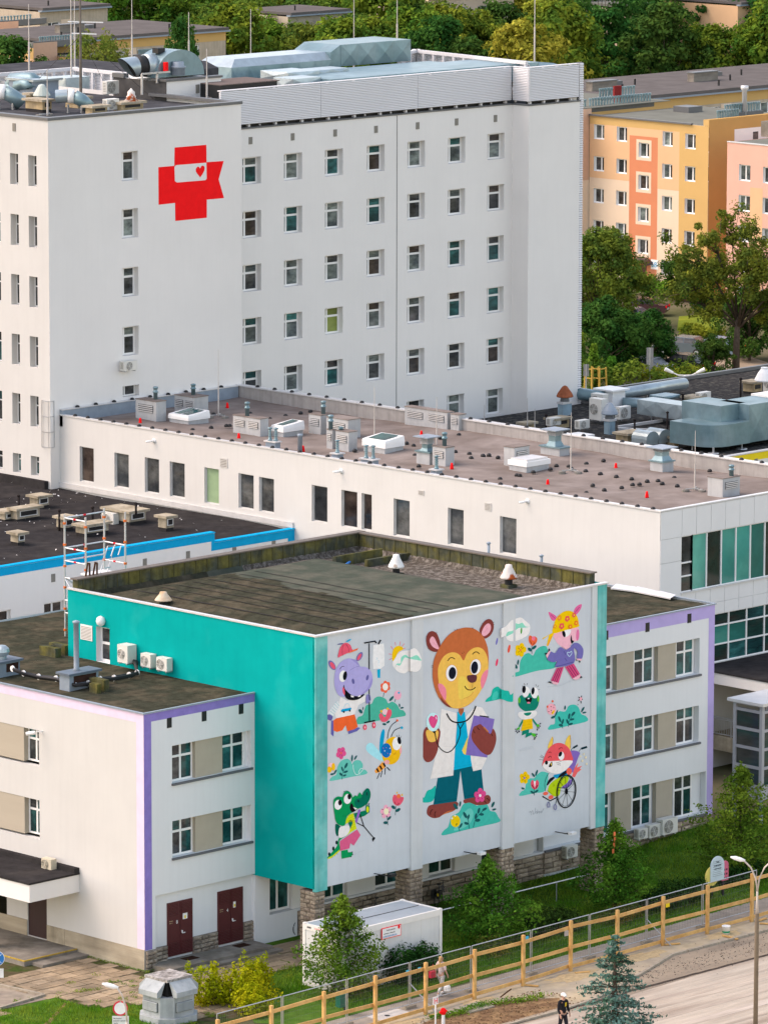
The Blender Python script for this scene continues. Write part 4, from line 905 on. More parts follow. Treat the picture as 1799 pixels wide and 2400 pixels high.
# ---------------- chimneys, air conditioners
def chimney(f,cx,cy,lx,rx,ty,z,label,m=CONC,group='square chimneys with slab caps',open_side='Y',foot=True,holes=1,slab=.16,sm=None):
 p=f(cx,cy);x0,y0,x1,y1,h=rbox(p[0],p[1],f(lx,0)[0],f(rx,0)[0],f(0,ty)[1],z)
 t=thing('chimney',label,'chimney',(x0,y0,z),group)
 mb=MB()
 if foot:mb.box(x0+.02,y0+.02,z-.3,x1-.02,y1-.02,z+h*.22,1)
 mb.box(x0,y0,z+(h*.22+.001 if foot else-.3),x1,y1,z+h);mb.build('shaft',[m,TAR],t)
 mb=MB();mb.box(x0-slab,y0-slab,z+h+.001,x1+slab,y1+slab,z+h+.13);mb.build('slab_cap',sm or CONC,t)
 F=Face('Y',x0,y0)if open_side=='Y' else Face('X',x0,y1);L=(x1-x0)if open_side=='Y' else(y1-y0)
 for i in range(holes):
  a,b=L*(i+.12)/holes,L*(i+.88)/holes;z0,z1=z+h*.48,z+h*.88
  g=F.piece('vent_frame',PVC if m is CONC else m,t,a,-.03,z0-.04,b-a,.04,z1-z0+.08);F.piece('vent_opening',BLACK,g,a+.05,-.04,z0,b-a-.1,.02,z1-z0)
 return x0,y0,x1,y1,z+h+.13,t
zl1=lambda x,y:(x/3.684,1100+y/3.684)
BR=BZ-.1
chimney(zl1,330,340,258,425,250,BR,'concrete chimney at the back of the dark left roof, square white-framed vent')
chimney(zl1,45,452,-40,145,385,BR,'low concrete chimney cut off by the left picture edge')
chimney(zl1,150,455,95,342,360,BR,'long low concrete chimney with a wide white-framed vent')
chimney(zl1,158,652,92,218,568,BR,'small concrete chimney alone at the front of the dark left roof')
chimney(zl1,560,530,488,637,432,BR,'concrete chimney behind the scaffold tower, left of the wide one',open_side='Y')
chimney(zl1,735,575,655,938,500,BR,'wide low concrete chimney seen through the scaffold tower')
dch=chimney(zl1,1120,480,900,1262,382,BR,'long double concrete chimney with an air conditioner fixed to it',open_side='Y')
chimney(zl1,1437,535,1367,1502,425,BR,'concrete chimney right of the double one on the dark left roof')
def pole(px,py,top,z,label,r=.06,m=None):
 P=at(px,py,'z',z);h=(py-top)/(51.8*kk(P));mb=MB();mb.tube([(P[0],P[1],z-.2),(P[0],P[1],z+h)],r,8);mb.lathe([(r*1.5,0),(r*1.6,.06),(r*.6,.1)],(P[0],P[1],z+h),8)
 return tag(mb.build('vent_pipe',m or mat('rusty_black_pipe',(.03,.025,.024),var=.4),None,True),label,'pipe','thin vent pipes on the flat roofs')
for q,lab in(((165,335,235),'thin dark pipe behind the long low chimney on the left roof'),((515,528,362),'thin dark pipe left of the scaffold tower'),((802,470,335),'thin dark pipe rising from the wide chimney'),((1175,355,300),'thin dark pipe on the double chimney')):
 a=zl1(q[0],q[1]);pole(a[0],a[1],zl1(0,q[2])[1],BR if q[1]>400 or q[0]<200 else BR+.9,lab)
def acunit(loc,rot,w,h,d,label,m=ACW,feet=False,round_=True):
 """outdoor unit; local: front faces -Y, origin low left front"""
 t=thing('air_conditioner',label,'air conditioner',(0,0,0),'air conditioning outdoor units')
 mb=MB();mb.box(0,0,0,w,d,h);o=mb.build('casing',m,t)
 r=min(h*.42,w*.33);c=(w*.38,-.012,h*.5)
 mb=MB();n=20;mb.v+=[(c[0]+r*math.cos(i*2*math.pi/n),c[1],c[2]+r*math.sin(i*2*math.pi/n))for i in range(n)];mb.f.append(tuple(range(n))[::1]);mb.m.append(0);mb.build('fan_recess',ACD,t)
 mb=MB()
 for q in(1.0,.8,.6,.4,.2):
  pts=[(c[0]+r*q*math.cos(i*2*math.pi/20),c[1]-.012,c[2]+r*q*math.sin(i*2*math.pi/20))for i in range(21)];mb.tube(pts,.008,4,caps=False)
 for i in range(6):a=i*math.pi/3;mb.bar(c,(c[0]+r*math.cos(a),c[1]-.012,c[2]+r*math.sin(a)),.014)
 mb.build('fan_grille',m,t)
 mb=MB()
 for z in np.linspace(h*.2,h*.8,6):mb.box(-.008,d*.25,z,.0,d*.8,z+.03)
 mb.build('side_vents',ACD,t)
 mb=MB();mb.box(w*.1,.02,-.07,w*.18,d+.05,-.002);mb.box(w*.82,.02,-.07,w*.9,d+.05,-.002)
 mb.build('bracket',STEEL,t)
 t.location=loc;t.rotation_euler=(0,0,rot);return t
QX=-math.pi/2
def acX(F,pxl,pxr,pyt,pyb,label,d=.35,m=ACW,gap=.08):
 """unit on an -X wall, seen front-on there"""
 off=d+gap;F2=Face('X',F.x-off,F.y);u0,_=F2.uz(pxl,(pyt+pyb)/2);u1,_=F2.uz(pxr,(pyt+pyb)/2);mid=(pxl+pxr)/2;z1=F2.uz(mid,pyt)[1];z0=F2.uz(mid,pyb)[1]
 return acunit(F2.w(u0,0,z0),QX,u1-u0,z1-z0,d,label,m)
def acY(F,pxl,pxr,pyt,pyb,label,d=.33,m=ACW,gap=.1):
 off=d+gap;F2=Face('Y',F.x,F.y-off);mid=(pxl+pxr)/2;u0,_=F2.uz(pxl,(pyt+pyb)/2);u1,_=F2.uz(pxr,(pyt+pyb)/2);z1=F2.uz(mid,pyt)[1];z0=F2.uz(mid,pyb)[1]
 return acunit(F2.w(u0,0,z0),0,u1-u0,z1-z0,d,label,m)
za=lambda x,y:(x/3.684,1480+y/3.684)
acX(FT,275.5,299,1512,1553.5,'largest white air conditioner on the turquoise side wall',.55)
acX(FT,330,353,1533,1563.5,'middle air conditioner on the turquoise side wall');acX(FT,366.5,391,1542,1572,'rightmost air conditioner on the turquoise side wall, nearest the mural')
acY(FR,292,322.5,846,868,'air conditioner under a window of the hospital tower',.4)
F9=Face('X',-.75,26);acX(Face('X',-.28,26),97.5,120,2007+6,2039,'air conditioner standing on the entrance canopy roof',.33,mat('cream_ac_casing',(.55,.50,.38),rough=.5,var=.05),.02)
acY(FF,1496,1517,1942,1966,'left one of three air conditioners on the stone plinth');acY(FF,1521,1548.5,1932.5,1962,'middle one of three air conditioners on the stone plinth');acY(FF,1552,1587,1918.5,1954,'right and largest of three air conditioners on the stone plinth',.45)
acY(FF,1327,1353,1982,2010,'air conditioner under the open window below the mural')
# pipe bundle, roof vents and chimneys of the low left roof
ZL=LZT-.05
def lpt(x,y,z):return tuple(at(*za(x,y),'z',z))
hb=thing('duct_chimney','dark blue-grey chimney box with a grey standpipe on the low mossy roof','chimney',lpt(600,515,ZL))
x0,y0,x1,y1,h=rbox(*za(602,515),za(515,0)[0],za(850,0)[0],za(0,385)[1],ZL)
mb=MB();mb.box(x0,y0,ZL-.2,x1,y1,ZL+h);mb.build('shaft',BLUEG,hb);mb=MB();mb.box(x0-.12,y0-.12,ZL+h+.001,x1+.12,y1+.12,ZL+h+.10);mb.build('cap',mat('slate_blue_sheet',(.10,.13,.17),rough=.5),hb)
mb=MB();mb.box(x0+.25,y0-.02,ZL+h*.45,x1-.15,y0-.001,ZL+h*.92);mb.build('rusty_panel',mat('rusty_panel',(.05,.028,.022),var=.3),hb)
mb=MB();c=(x0+(x1-x0)*.45,y0+(y1-y0)*.6,ZL+h+.1);mb.lathe([(.17,0),(.12,.08),(.12,2.1),(.16,2.12),(.16,2.2),(.03,2.24)],c,12);mb.build('standpipe',BLUEG,hb,True)
tb=thing('turbine_chimney','dark chimney box topped by a shiny round turbine vent at the left edge','chimney',lpt(20,400,ZL))
x0,y0,x1,y1,h=rbox(*za(-30,405),za(-140,0)[0],za(170,0)[0],za(0,285)[1],ZL)
mb=MB();mb.box(x0,y0,ZL-.2,x1,y1,ZL+h);mb.build('shaft',BLUEG,tb);mb=MB();mb.box(x0-.12,y0-.12,ZL+h+.001,x1+.12,y1+.12,ZL+h+.10);mb.build('cap',mat('slate_blue_sheet',(.10,.13,.17)),tb)
mb=MB();mb.box(x0+.6,y0-.02,ZL+h*.3,x1-.1,y0-.001,ZL+h*.9);mb.build('rusty_panel',mat('rusty_panel',(.05,.028,.022),var=.3),tb)
mb=MB();c=(x0+(x1-x0)*.5,y0+(y1-y0)*.5,ZL+h+.1);mb.lathe([(.22,0),(.22,.14),(.30,.2),(.36,.34),(.33,.48),(.2,.6),(.03,.64)],c,16);mb.build('turbine',ZINC2,tb,False)
hs=thing('refrigerant_pipes','thick black insulated pipe bundle running over the low roof to the air conditioners','pipes',lpt(650,450,ZL))
run=[(105,315,1.0),(200,355,.55),(330,385,.3),(480,400,.35),(560,425,.45),(640,452,.35),(760,440,.35),(860,405,.3),(980,395,.28),(1110,370,.28),(1180,350,.35)]
for k,dz in enumerate((0,.10,.05)):
 pts=[Vector(lpt(x+k*6,y+k*9,ZL+z*.5+dz))for x,y,z in run];wq=FT.uz(330-k*3,1565);pts+=[Vector((XT-.25,YT2-wq[0],ZL+.45)),Vector((XT-.2,YT2-wq[0]+.02,wq[1]+.15))]
 mb=MB();mb.tube(pts,.065,7);mb.build('pipe',BLACK,hs,True)
for(x,y,z)in run[::1]:p=Vector(lpt(x+6,y+6,ZL+z*.5+.06));mb=MB();mb.tube([p-Vector((.03,0,0)),p+Vector((.03,0,0))],.14,8);mb.build('cable_tie',PVC,hs)
ga=lpt(455,225,ZL);mb=MB()
for s_ in(0,.8):mb.box(ga[0]+s_,ga[1]-.2+s_*.3,ZL-.1,ga[0]+s_+.35,ga[1]+.9+s_*.3,ZL+.42)
mb.box(ga[0]+.36,ga[1]+.7,ZL-.1,ga[0]+.79,ga[1]+.85,ZL+.35);tag(mb.build('skylight_kerb',OLDCU,None),'mossy open metal kerb on the low roof left of the turquoise wall','roof kerb')
ga=lpt(900,520,ZL);mb=MB();mb.box(ga[0],ga[1],ZL-.1,ga[0]+.3,ga[1]+1.0,ZL+.5);mb.box(ga[0]-.5,ga[1]-.1,ZL-.1,ga[0]-.25,ga[1]+.4,ZL+.4);tag(mb.build('roof_kerb',OLDCU,None),'small mossy metal kerb beside the pipe bundle','roof kerb')
# wall lamp, small camera
u,z=FT.uz(241,1455);mb=MB();mb.lathe([(.03,-.24),(.17,-.16),(.22,0),(.17,.16),(.03,.24)],(0,0,0),14);o=mb.build('wall_lamp',PVC,None,True);o.location=FT.w(u,-.12,z);tag(o,'round white globe lamp above the roof door on the turquoise wall','lamp')
u,z=FA.uz(100,1714);t=thing('security_camera','white security camera on a bracket at the upper left window','camera',FA.w(u,0,z))
mb=MB();mb.tube([FA.w(u,0,z),FA.w(u-.05,-.32,z+.02)],.03,6);mb.build('bracket',PVC,t);mb=MB();mb.tube([FA.w(u-.02,-.42,z),FA.w(u-.36,-.62,z-.08)],[.09,.09],10);mb.build('body',PVC,t)
# mushroom vents on the hall roof
zh=lambda x,y:(700+x/3.684,1240+y/3.684)
def mush(px,py,z,r,h,label,m,m2=None):
 P=at(px,py,'z',z);t=thing('mushroom_vent',label,'roof vent',(P[0],P[1],z),'mushroom vents on the hall roof')
 mb=MB();mb.lathe([(r*.45,-.2),(r*.45,h*.32)],P,10);mb.build('neck',BLACK,t)
 mb=MB();mb.lathe([(r*.9,h*.33),(r,h*.37),(r*.95,h*.44),(r*.42,h*.86),(r*.38,h*.97),(r*.1,h)],P,16);mb.build('cone_cap',m,t,True)
 mb=MB();mb.box(P[0]-r*.7,P[1]-r*.7,z-.3,P[0]+r*.7,P[1]+r*.7,z+.06);mb.build('base',OLDCU,t)
hz_=TZ1-.35
mush(*zh(840,390),hz_,.38,.95,'white mushroom vent with chipped paint at the back of the hall roof',mat('chipped_white_paint',(.72,.72,.70),var=.1,scale=5,col2=(.45,.38,.32),mix=(.62,.66)))
mush(*zmz(537,318-600*1.8442*0)if 0 else(900+537/1.8442,1200+318/1.8442),hz_,.40,1.0,'rusty white mushroom vent near the right edge of the hall roof',mat('rusty_white_paint',(.66,.62,.58),var=.1,scale=5,col2=(.38,.09,.03),mix=(.48,.54)))
mush(900*0+706/1.842,1200+402/1.842,TZ1-.25,.40,.62,'low stained mushroom vent at the left edge of the hall roof',mat('stained_cream_paint',(.62,.52,.40),var=.1,scale=4,col2=(.5,.3,.15)))
# blue hose and loose kerb on the hall roof
pts=[at(*zh(*q),'z',hz_+.1)for q in((440,285),(410,305),(400,335),(420,355),(520,372),(600,385),(680,402),(730,400),(765,388))]
mb=MB();mb.tube(pts,.06,7);tag(mb.build('blue_hose',mat('blue_hose',(.01,.17,.55),rough=.4),None,True),'blue hose curling over the gravel of the hall roof','hose')
P=at(*zh(320,320),'z',hz_);mb=MB();mb.box(P[0],P[1],hz_-.2,P[0]+.2,P[1]+.12,hz_+.45);mb.box(P[0],P[1]+.121,hz_-.2,P[0]+3.2,P[1]+.25,hz_+.42);mb.box(P[0]+1.2,P[1]-.9,hz_-.2,P[0]+4.0,P[1]-.7,hz_+.25);tag(mb.build('roof_kerb',OLDCU,None),'weathered metal kerb beside the blue hose on the hall roof','roof kerb')
for px,py,tp,lab in((900+450/1.8442,1200+212/1.8442,1200+138/1.8442,'thin grey pipe rising behind the hall roof parapet, left one'),(900+678/1.8442,1200+250/1.8442,1200+192/1.8442,'thin grey pipe rising behind the hall roof parapet, right one')):
 pole(px,py+20,tp,TZ1-.5,lab,.07,BLUEG)
# bent rusty frames at the corner of the hall roof
mb=MB()
for q in((730,1000,760,805),(790,1005,825,800)):
 a=at(*zl1(q[0],q[1]),'y',YT2-.1);b=at(*zl1(q[2],q[3]),'y',YT2-.1);c=at(*zl1(q[2]+15,q[3]+5),'y',YT2-.1);d=at(*zl1(q[0]+48,q[1]),'y',YT2-.1)
 mb.tube([a,b,c,d],.045,6)
tag(mb.build('hairpin_bars',mat('rusty_iron',(.07,.035,.02),var=.4),None),'pair of rusty hairpin iron frames at the back corner of the hall roof','iron frame')
# ---------------- scaffold tower between hall and blue-banded block
sc=thing('scaffold_tower','aluminium scaffold tower with orange couplers rising behind the turquoise hall','scaffold',(0,0,0))
zs0=LZT;lft=at(153,1395,'y',15.6);
sx0,sy1=lft[0],15.6;sy0=sy1-1.45;sx1=sx0+2.45;
topz=lambda px,py,y:at(px,py,'y',y)[2]
ztp=topz(152.5,1206,sy1);zn=topz(200,1213,sy0);zf=topz(241.5,1192,sy1);zq=topz(290,1201,sy0)
SCAF=mat('scaffold_tube',(.58,.59,.60),rough=.4,metal=.5);ORG=mat('orange_coupler',(.65,.16,.04));REDP=mat('red_marking',(.6,.03,.04))
posts=[((sx0,sy1),ztp),((sx0,sy0),zn),((sx1,sy1),zf),((sx1,sy0),zq)]
for(x,y),zt_ in posts:
 mb=MB();mb.tube([(x,y,zs0),(x,y,zt_)],.045,8);mb.build('standard',SCAF,sc)
 for z in np.arange(zs0+.3,zt_,1.0):mb=MB();mb.tube([(x,y,z-.05),(x,y,z+.05)],.075,8);mb.build('coupler',ORG,sc)
def led(a,b,z0,z1=None,r=.035):mb=MB();mb.tube([(*a,z0),(*b,z1 or z0)],r,6);mb.build('ledger',SCAF,sc);p=(Vector((*a,z0))+Vector((*b,z1 or z0)))/2;d=(Vector((*b,z1 or z0))-Vector((*a,z0))).normalized();mb=MB();mb.tube([p-d*.08,p+d*.08],r*1.25,6);mb.build('red_marking',REDP,sc)
A_,B_,C_,D_=posts[0][0],posts[1][0],posts[2][0],posts[3][0]
zd=ztp-zs0
for z in(ztp-.15,ztp-1.55,ztp-2.15):led(A_,B_,z);led(A_,C_,z)if z>ztp-.2 or 1 else None
for z in(ztp-1.55,ztp-2.4,ztp-2.95):led(C_,D_,z);
for z in(ztp-2.95,ztp-4.0,ztp-4.6):led(B_,D_,z);led(A_,B_,z)
led(A_,B_,ztp-3.0,ztp-4.5,.03);led(B_,D_,ztp-4.6,ztp-3.0,.03);led(A_,C_,ztp-2.95,ztp-4.5,.03);led(C_,D_,ztp-4.4,ztp-3.0,.03)
mb=MB();mb.box(sx0+.8,sy0+.3,ztp-2.9,sx1-.2,sy1-.2,ztp-2.82);mb.build('platform',PVC,sc)
mb=MB();
for dx in(0,.45):mb.tube([(sx0+.7+dx,sy0+.5,ztp-4.4),(sx0+1.5+dx,sy0+.6,ztp-2.6),(sx0+1.9+dx,sy0+.6,ztp-1.6),(sx0+2.3+dx,sy0+.6,ztp-1.65),(sx0+2.1+dx,sy0+.6,ztp-2.1)],.03,6)
for k in range(7):mb.bar((sx0+.8+k*.13,sy0+.52,ztp-4.2+k*.27),(sx0+1.22+k*.13,sy0+.52,ztp-4.2+k*.27),.05)
mb.build('stair_ladder',SCAF,sc)
acunit((dch[0]-.42,dch[3]-.25,dch[4]-.95),QX,.95,.75,.4,'air conditioner mounted on the double chimney behind the scaffold')
# ---------------- equipment on the hospital tower roof
HR=HZ-.2
zt0=lambda x,y:(x/5.527,80+y/5.527);zt1=lambda x,y:(280+x/5.527,80+y/5.527);zt2=lambda x,y:(480+x/3.684,60+y/3.684)
chimney(zt0,555,1010,330,670,880,HR,'ochre double chimney at the front of the hospital roof, left',OCHRE,'ochre chimneys on the hospital roof','Y',True,1)
chimney(zt0,400,870,340,468,795,HR,'small ochre chimney behind the double one on the hospital roof',OCHRE,'ochre chimneys on the hospital roof','Y',False)
chimney(zt0,1010,950,850,1160,845,HR,'square ochre chimney at the antenna mast on the hospital roof',OCHRE,'ochre chimneys on the hospital roof','X',False)
chimney(zt0,1200,1040,1110,1390,960,HR,'flat ochre chimney in front of the mast on the hospital roof',OCHRE,'ochre chimneys on the hospital roof','Y',False)
xa,ya,xb,yb,zb_,t_=chimney(zt1,30,1000,-70,310,915,HR,'ochre chimney with a rusty round cowl near the right edge of the hospital roof',OCHRE,'ochre chimneys on the hospital roof','Y',False)
P=((xa+xb)/2+.2,(ya+yb)/2,zb_);mb=MB();mb.lathe([(.42,0),(.25,.18),(.28,.2),(.28,.28),(.22,.3),(.22,.5),(.1,.62),(.02,.72)],P,14);mb.build('round_cowl',mat('rusty_white_paint',(.66,.62,.58)),t_,True)
def wallac(px,py,w,h,d,z,rot,label):P=at(px,py,'z',z);return acunit((P[0],P[1],z+.1),rot,w,h,d,label)
wallac(251,225,.95,.75,.4,HR+.1,0,'air conditioner with dark front at the back of the hospital roof')
wallac(252,262,.9,.6,.4,HR,0,'air conditioner lying behind the front parapet of the hospital roof')
# silver duct work
def duct(name,label,parts,m=ZINC,cat='duct',group='silver ventilation ducts on the roofs'):
 t=thing(name,label,cat,parts[0][1],group)
 for q in parts:
  nm,loc,mb=q;mb.build(nm,m,t)
 return t
def chbox(x0,y0,z0,x1,y1,z1,c=.25,ends='x'):
 """box with cross-broken (creased) sheet faces"""
 mb=MB();mb.box(x0,y0,z0,x1,y1,z1)
 L=max(x1-x0,y1-y0);n=max(1,int(L/1.3));mb2=MB();e=.07
 # creased front panels
 if x1-x0>=y1-y0:
  for i in range(n):
   a=x0+(x1-x0)*i/n;b=x0+(x1-x0)*(i+1)/n;k=len(mb.v);mb.v+=[(a,y0-.004,z0),(b,y0-.004,z0),(b,y0-.004,z1),(a,y0-.004,z1),((a+b)/2,y0-e,(z0+z1)/2)]
   for q in((0,1,4),(1,2,4),(2,3,4),(3,0,4)):mb.f.append(tuple(k+i_ for i_ in q));mb.m.append(0)
 n2=max(1,int((y1-y0)/1.3))
 for i in range(n2):
  a=y0+(y1-y0)*i/n2;b=y0+(y1-y0)*(i+1)/n2;k=len(mb.v);mb.v+=[(x0-.004,b,z0),(x0-.004,a,z0),(x0-.004,a,z1),(x0-.004,b,z1),(x0-e,(a+b)/2,(z0+z1)/2)]
  for q in((0,1,4),(1,2,4),(2,3,4),(3,0,4)):mb.f.append(tuple(k+i_ for i_ in q));mb.m.append(0)
 return mb
ROOFW=WZ-.2
# tall main duct along the ward roof
yA=MY+9
fq=lambda x,y,yp:at(*zt2(x,y),'y',yp)
a0=fq(232,300,yA);a1=fq(232,505,yA);b0=fq(1090,240,yA);b1=fq(1170,362,yA);c0=fq(1658,128,yA);c1=fq(1658,285,yA);s0=fq(1172,165,yA)
td=thing('main_silver_duct','huge silver duct with a stepped higher end on the ward roof','duct',(a0[0],yA,ROOFW),'silver ventilation ducts on the roofs')
chbox(a0[0],yA,ROOFW+.6,b0[0],yA+3.2,a0[2]-.45).build('lower_duct',ZINC,td)
mb=MB();x0,x1,z0,z1=a0[0],b0[0],a0[2]-.449,a0[2];mb.v+=[(x0,yA,z0),(x1,yA,z0),(x1,yA+3.2,z0),(x0,yA+3.2,z0),(x0+.7,yA+.5,z1),(x1,yA+.5,z1),(x1,yA+2.9,z1),(x0+.7,yA+2.9,z1)]
for q in((4,5,6,7),(0,1,5,4),(1,2,6,5),(2,3,7,6),(3,0,4,7)):mb.f.append(q);mb.m.append(0)
mb.build('chamfered_top',ZINC2,td)
zt_hi=c0[2]
mb=MB();xs_,xe=b0[0]-.02,s0[0];zl_=a0[2];mb.v+=[(xs_,yA,z0-1.5),(xe,yA,z0-1.5),(xe,yA+3.2,z0-1.5),(xs_,yA+3.2,z0-1.5),(xs_,yA+.02,zl_),(xe,yA+.02,zt_hi),(xe,yA+3.2,zt_hi),(xs_,yA+3.2,zl_)]
for q in((4,5,6,7),(0,1,5,4),(1,2,6,5),(2,3,7,6),(3,0,4,7)):mb.f.append(q);mb.m.append(0)
mb.build('rising_piece',ZINC,td)
chbox(xe,yA,c1[2]-.2,c0[0]+1.2,yA+3.2,zt_hi).build('higher_duct',ZINC,td)
mb=MB()
for x in np.linspace(a0[0]+.5,c0[0],6):mb.box(x,yA+.4,ROOFW-.1,x+.15,yA+2.8,ROOFW+.6)
mb.build('support',BLACK,td)
yB=MY+3.2
d0,d1=fq(690,405,yB+1.5),fq(690,475,yB+1.5);e0=fq(525,385,yB+3.2)
md=thing('branch_silver_duct','flat silver duct branching in front of the huge one','duct',(d0[0],yB,ROOFW),'silver ventilation ducts on the roofs')
chbox(d0[0],yB+1.2,d1[2],d0[0]+2.6,yB+3.6,d0[2]).build('box_end',ZINC2,md)
chbox(d0[0]+2.6,yB+1.6,d1[2]+.1,fq(1240,390,yB+1.6)[0],yB+3.2,d0[2]-.05).build('flat_run',ZINC2,md)
mb=MB();mb.v+=[(d0[0]-.9,yB+.9,d1[2]-1.6),(d0[0]+3.6,yB+.4,d1[2]-1.6),(d0[0]+3.6,yB+3.4,d1[2]-1.6),(d0[0]-.9,yB+3.4,d1[2]-1.6),(d0[0],yB+1.3,d1[2]-.05),(d0[0]+2.8,yB+1.25,d1[2]-.05),(d0[0]+2.8,yB+3,d1[2]-.05),(d0[0],yB+3,d1[2]-.05)]
for q in((4,5,6,7),(0,1,5,4),(1,2,6,5),(2,3,7,6),(3,0,4,7)):mb.f.append(q);mb.m.append(0)
mb.build('hood',ZINC2,md)
zf4=lambda x,y:(900+x/3.454,60+y/3.454)
yC=MY+1.3
g0=at(*zt2(1095,465),'y',yC);g1=at(*zt2(1095,530),'y',yC);g2=at(*zf4(850,322),'y',yC);g3=at(*zf4(1310,322),'y',PY+2.2);g4=at(*zf4(1490,335),'y',PY+2.2)
fd=thing('front_silver_duct','long low silver duct running just behind the louvre screen','duct',(g0[0],yC,ROOFW),'silver ventilation ducts on the roofs')
chbox(g0[0],yC,g1[2]-.5,g2[0],yC+5.2,g0[2]).build('straight_run',ZINC,fd)
chbox(g2[0]+.001,yC+.3,g0[2]-1.1,g3[0]+.2,yC+4.4,g0[2]-.04).build('end_run',ZINC,fd)
mb=MB();mb.tube([(g3[0],yC+.9,g0[2]-.62),(g3[0]+1.3,yC+.2,g0[2]-.66),(g4[0],PY+1.4,g4[2]-.55)],[.6,.5,.38],8);mb.build('end_bend',ZINC,fd)
chbox(g0[0]-2.3,yC+.9,g1[2]-.3,g0[0],yC+2.6,g0[2]+.1).build('side_branch',ZINC2,fd)
# solar-like dark unit at the tower's right
q0_=fq(145,605,MY+.9);q1_=fq(655,545,MY+.9)
cu_=thing('chiller_unit','low dark chiller unit with a slatted top behind the louvre screen','chiller',(q0_[0],MY+.9,ROOFW))
mb=MB();mb.box(q0_[0]+.2,MY+1.2,ROOFW-.1,q1_[0],MY+4.0,q0_[2]+.55);mb.build('body',BLACK,cu_)
for k in range(9):piece('top_slat',mat('brown_grey_slat',(.17,.14,.13)),cu_,(q0_[0]+.2+(q1_[0]-q0_[0])*k/9,MY+1.15,q0_[2]+.551),((q1_[0]-q0_[0])/9-.05,2.9,.05))
# big round fan on the stair house
fa=at(*zt1(640,560),'y',ty+1.5);fx,fz_=fa[0],tz+.15
fan=thing('roof_fan','big silver fan with a black band and slanted round mouth on the stair house','fan',(fx,ty+1.6,tz))
kf=kk(fa);
mb=MB();n=22;R0=1.9;prof=[]
cxm=at(*zt1(730,560),'y',ty+1.4)[0]
pts=[(cxm+R0*math.cos(a),fz_+.05+R0*.78*math.sin(a))for a in np.linspace(0,math.pi*.93,n)]
pts=[(cxm+R0,fz_)]+pts+[(cxm-R0*1.05,fz_)]
for d_ in(ty+1.0,ty+2.9):mb.v+=[(x,d_,z)for x,z in pts]
m_=len(pts);mb.f.append(tuple(range(m_))[::-1]);mb.m.append(0);mb.f.append(tuple(range(m_,2*m_)));mb.m.append(0)
for j in range(m_):mb.f.append((j,(j+1)%m_,m_+(j+1)%m_,m_+j));mb.m.append(0)
mb.build('scroll_housing',ZINC,fan)
ax=Vector((cxm-1.35,ty+1.7,fz_+.72));dv=Vector((-.93,.15,-.05)).normalized()
mb=MB();mb.tube([ax+dv*.1,ax+dv*.75],.66,24);mb.build('inlet_collar',ZINC2,fan,True)
mb=MB();mb.tube([ax+dv*.751,ax+dv*1.35],.62,24);mb.build('black_sleeve',BLACK,fan,True)
mb=MB();k=len(mb.v);n=28;u_=dv.cross(Vector((0,0,1))).normalized();v_=u_.cross(dv)
for q,L in((1.0,1.351),(.98,0)):
 for j in range(n):
  a=2*math.pi*j/n;off=1.351 if L else 1.95+.45*math.sin(a);p=ax+dv*off+u_*math.cos(a)*q*.6+v_*math.sin(a)*q*.6;mb.v.append(tuple(p))
for j in range(n):mb.f.append((j,(j+1)%n,n+(j+1)%n,n+j));mb.m.append(0)
mb.build('slanted_mouth',ZINC2,fan,True)
mb=MB();
for j in range(n):mb.v.append(tuple(ax+dv*(1.5+.2*math.sin(2*math.pi*j/n))+u_*math.cos(2*math.pi*j/n)*.57+v_*math.sin(2*math.pi*j/n)*.57))
mb.f.append(tuple(range(n)));mb.m.append(0);mb.build('dark_throat',BLACK,fan)
mb=MB();mb.lathe([(.4,.2),(.4,.62),(.45,.64),(.45,.72),(.33,.74),(.33,.98)],(cxm-.4,ty+.75,fz_-.1),14);mb.build('motor',BLUEG,fan,True)
piece('red_junction_box',RED,fan,(cxm-1.45,ty+.7,fz_+.3),(.22,.2,.6));piece('control_box',BLACK,fan,(cxm-1.2,ty+1.6,fz_+1.35),(.55,.5,.3))
mb=MB();
for yy_ in(.6,):
 mb.bar((cxm-3.4,ty+yy_,tz+.5),(cxm-1.2,ty+yy_,tz+.5),.1);mb.bar((cxm-3.4,ty+yy_,tz-.7),(cxm-3.4,ty+yy_,tz+.5),.1);mb.bar((cxm-2.2,ty+yy_,tz-.1),(cxm-2.2,ty+yy_,tz+.5),.1)
mb.build('stand',STEEL,fan)
# dark hipped box next to the fan
p0_=at(*zt1(905,560),'y',ty+2.2);p1_=at(*zt1(1240,555),'y',ty+2.2);ptop=at(*zt1(1060,340),'y',ty+3)[2]
hbx=thing('dark_hood','dark grey hipped ventilation hood beside the silver fan','roof hood',(p0_[0],ty+2.2,tz))
mb=MB();xq0,xq1=p0_[0],p1_[0];mb.box(xq0,ty+1.9,tz-.5,xq1,ty+4.2,tz+.35)
k=len(mb.v);mb.v+=[(xq0,ty+1.9,tz+.351),(xq1,ty+1.9,tz+.351),(xq1,ty+4.2,tz+.351),(xq0,ty+4.2,tz+.351),(xq0+.8,ty+2.6,ptop),(xq0+1.7,ty+2.6,ptop),(xq0+1.7,ty+3.6,ptop),(xq0+.8,ty+3.6,ptop)]
for q in((4,5,6,7),(0,1,5,4),(1,2,6,5),(2,3,7,6),(3,0,4,7)):mb.f.append(tuple(k+i for i in q));mb.m.append(0)
mb.build('hood',TARH,hbx)
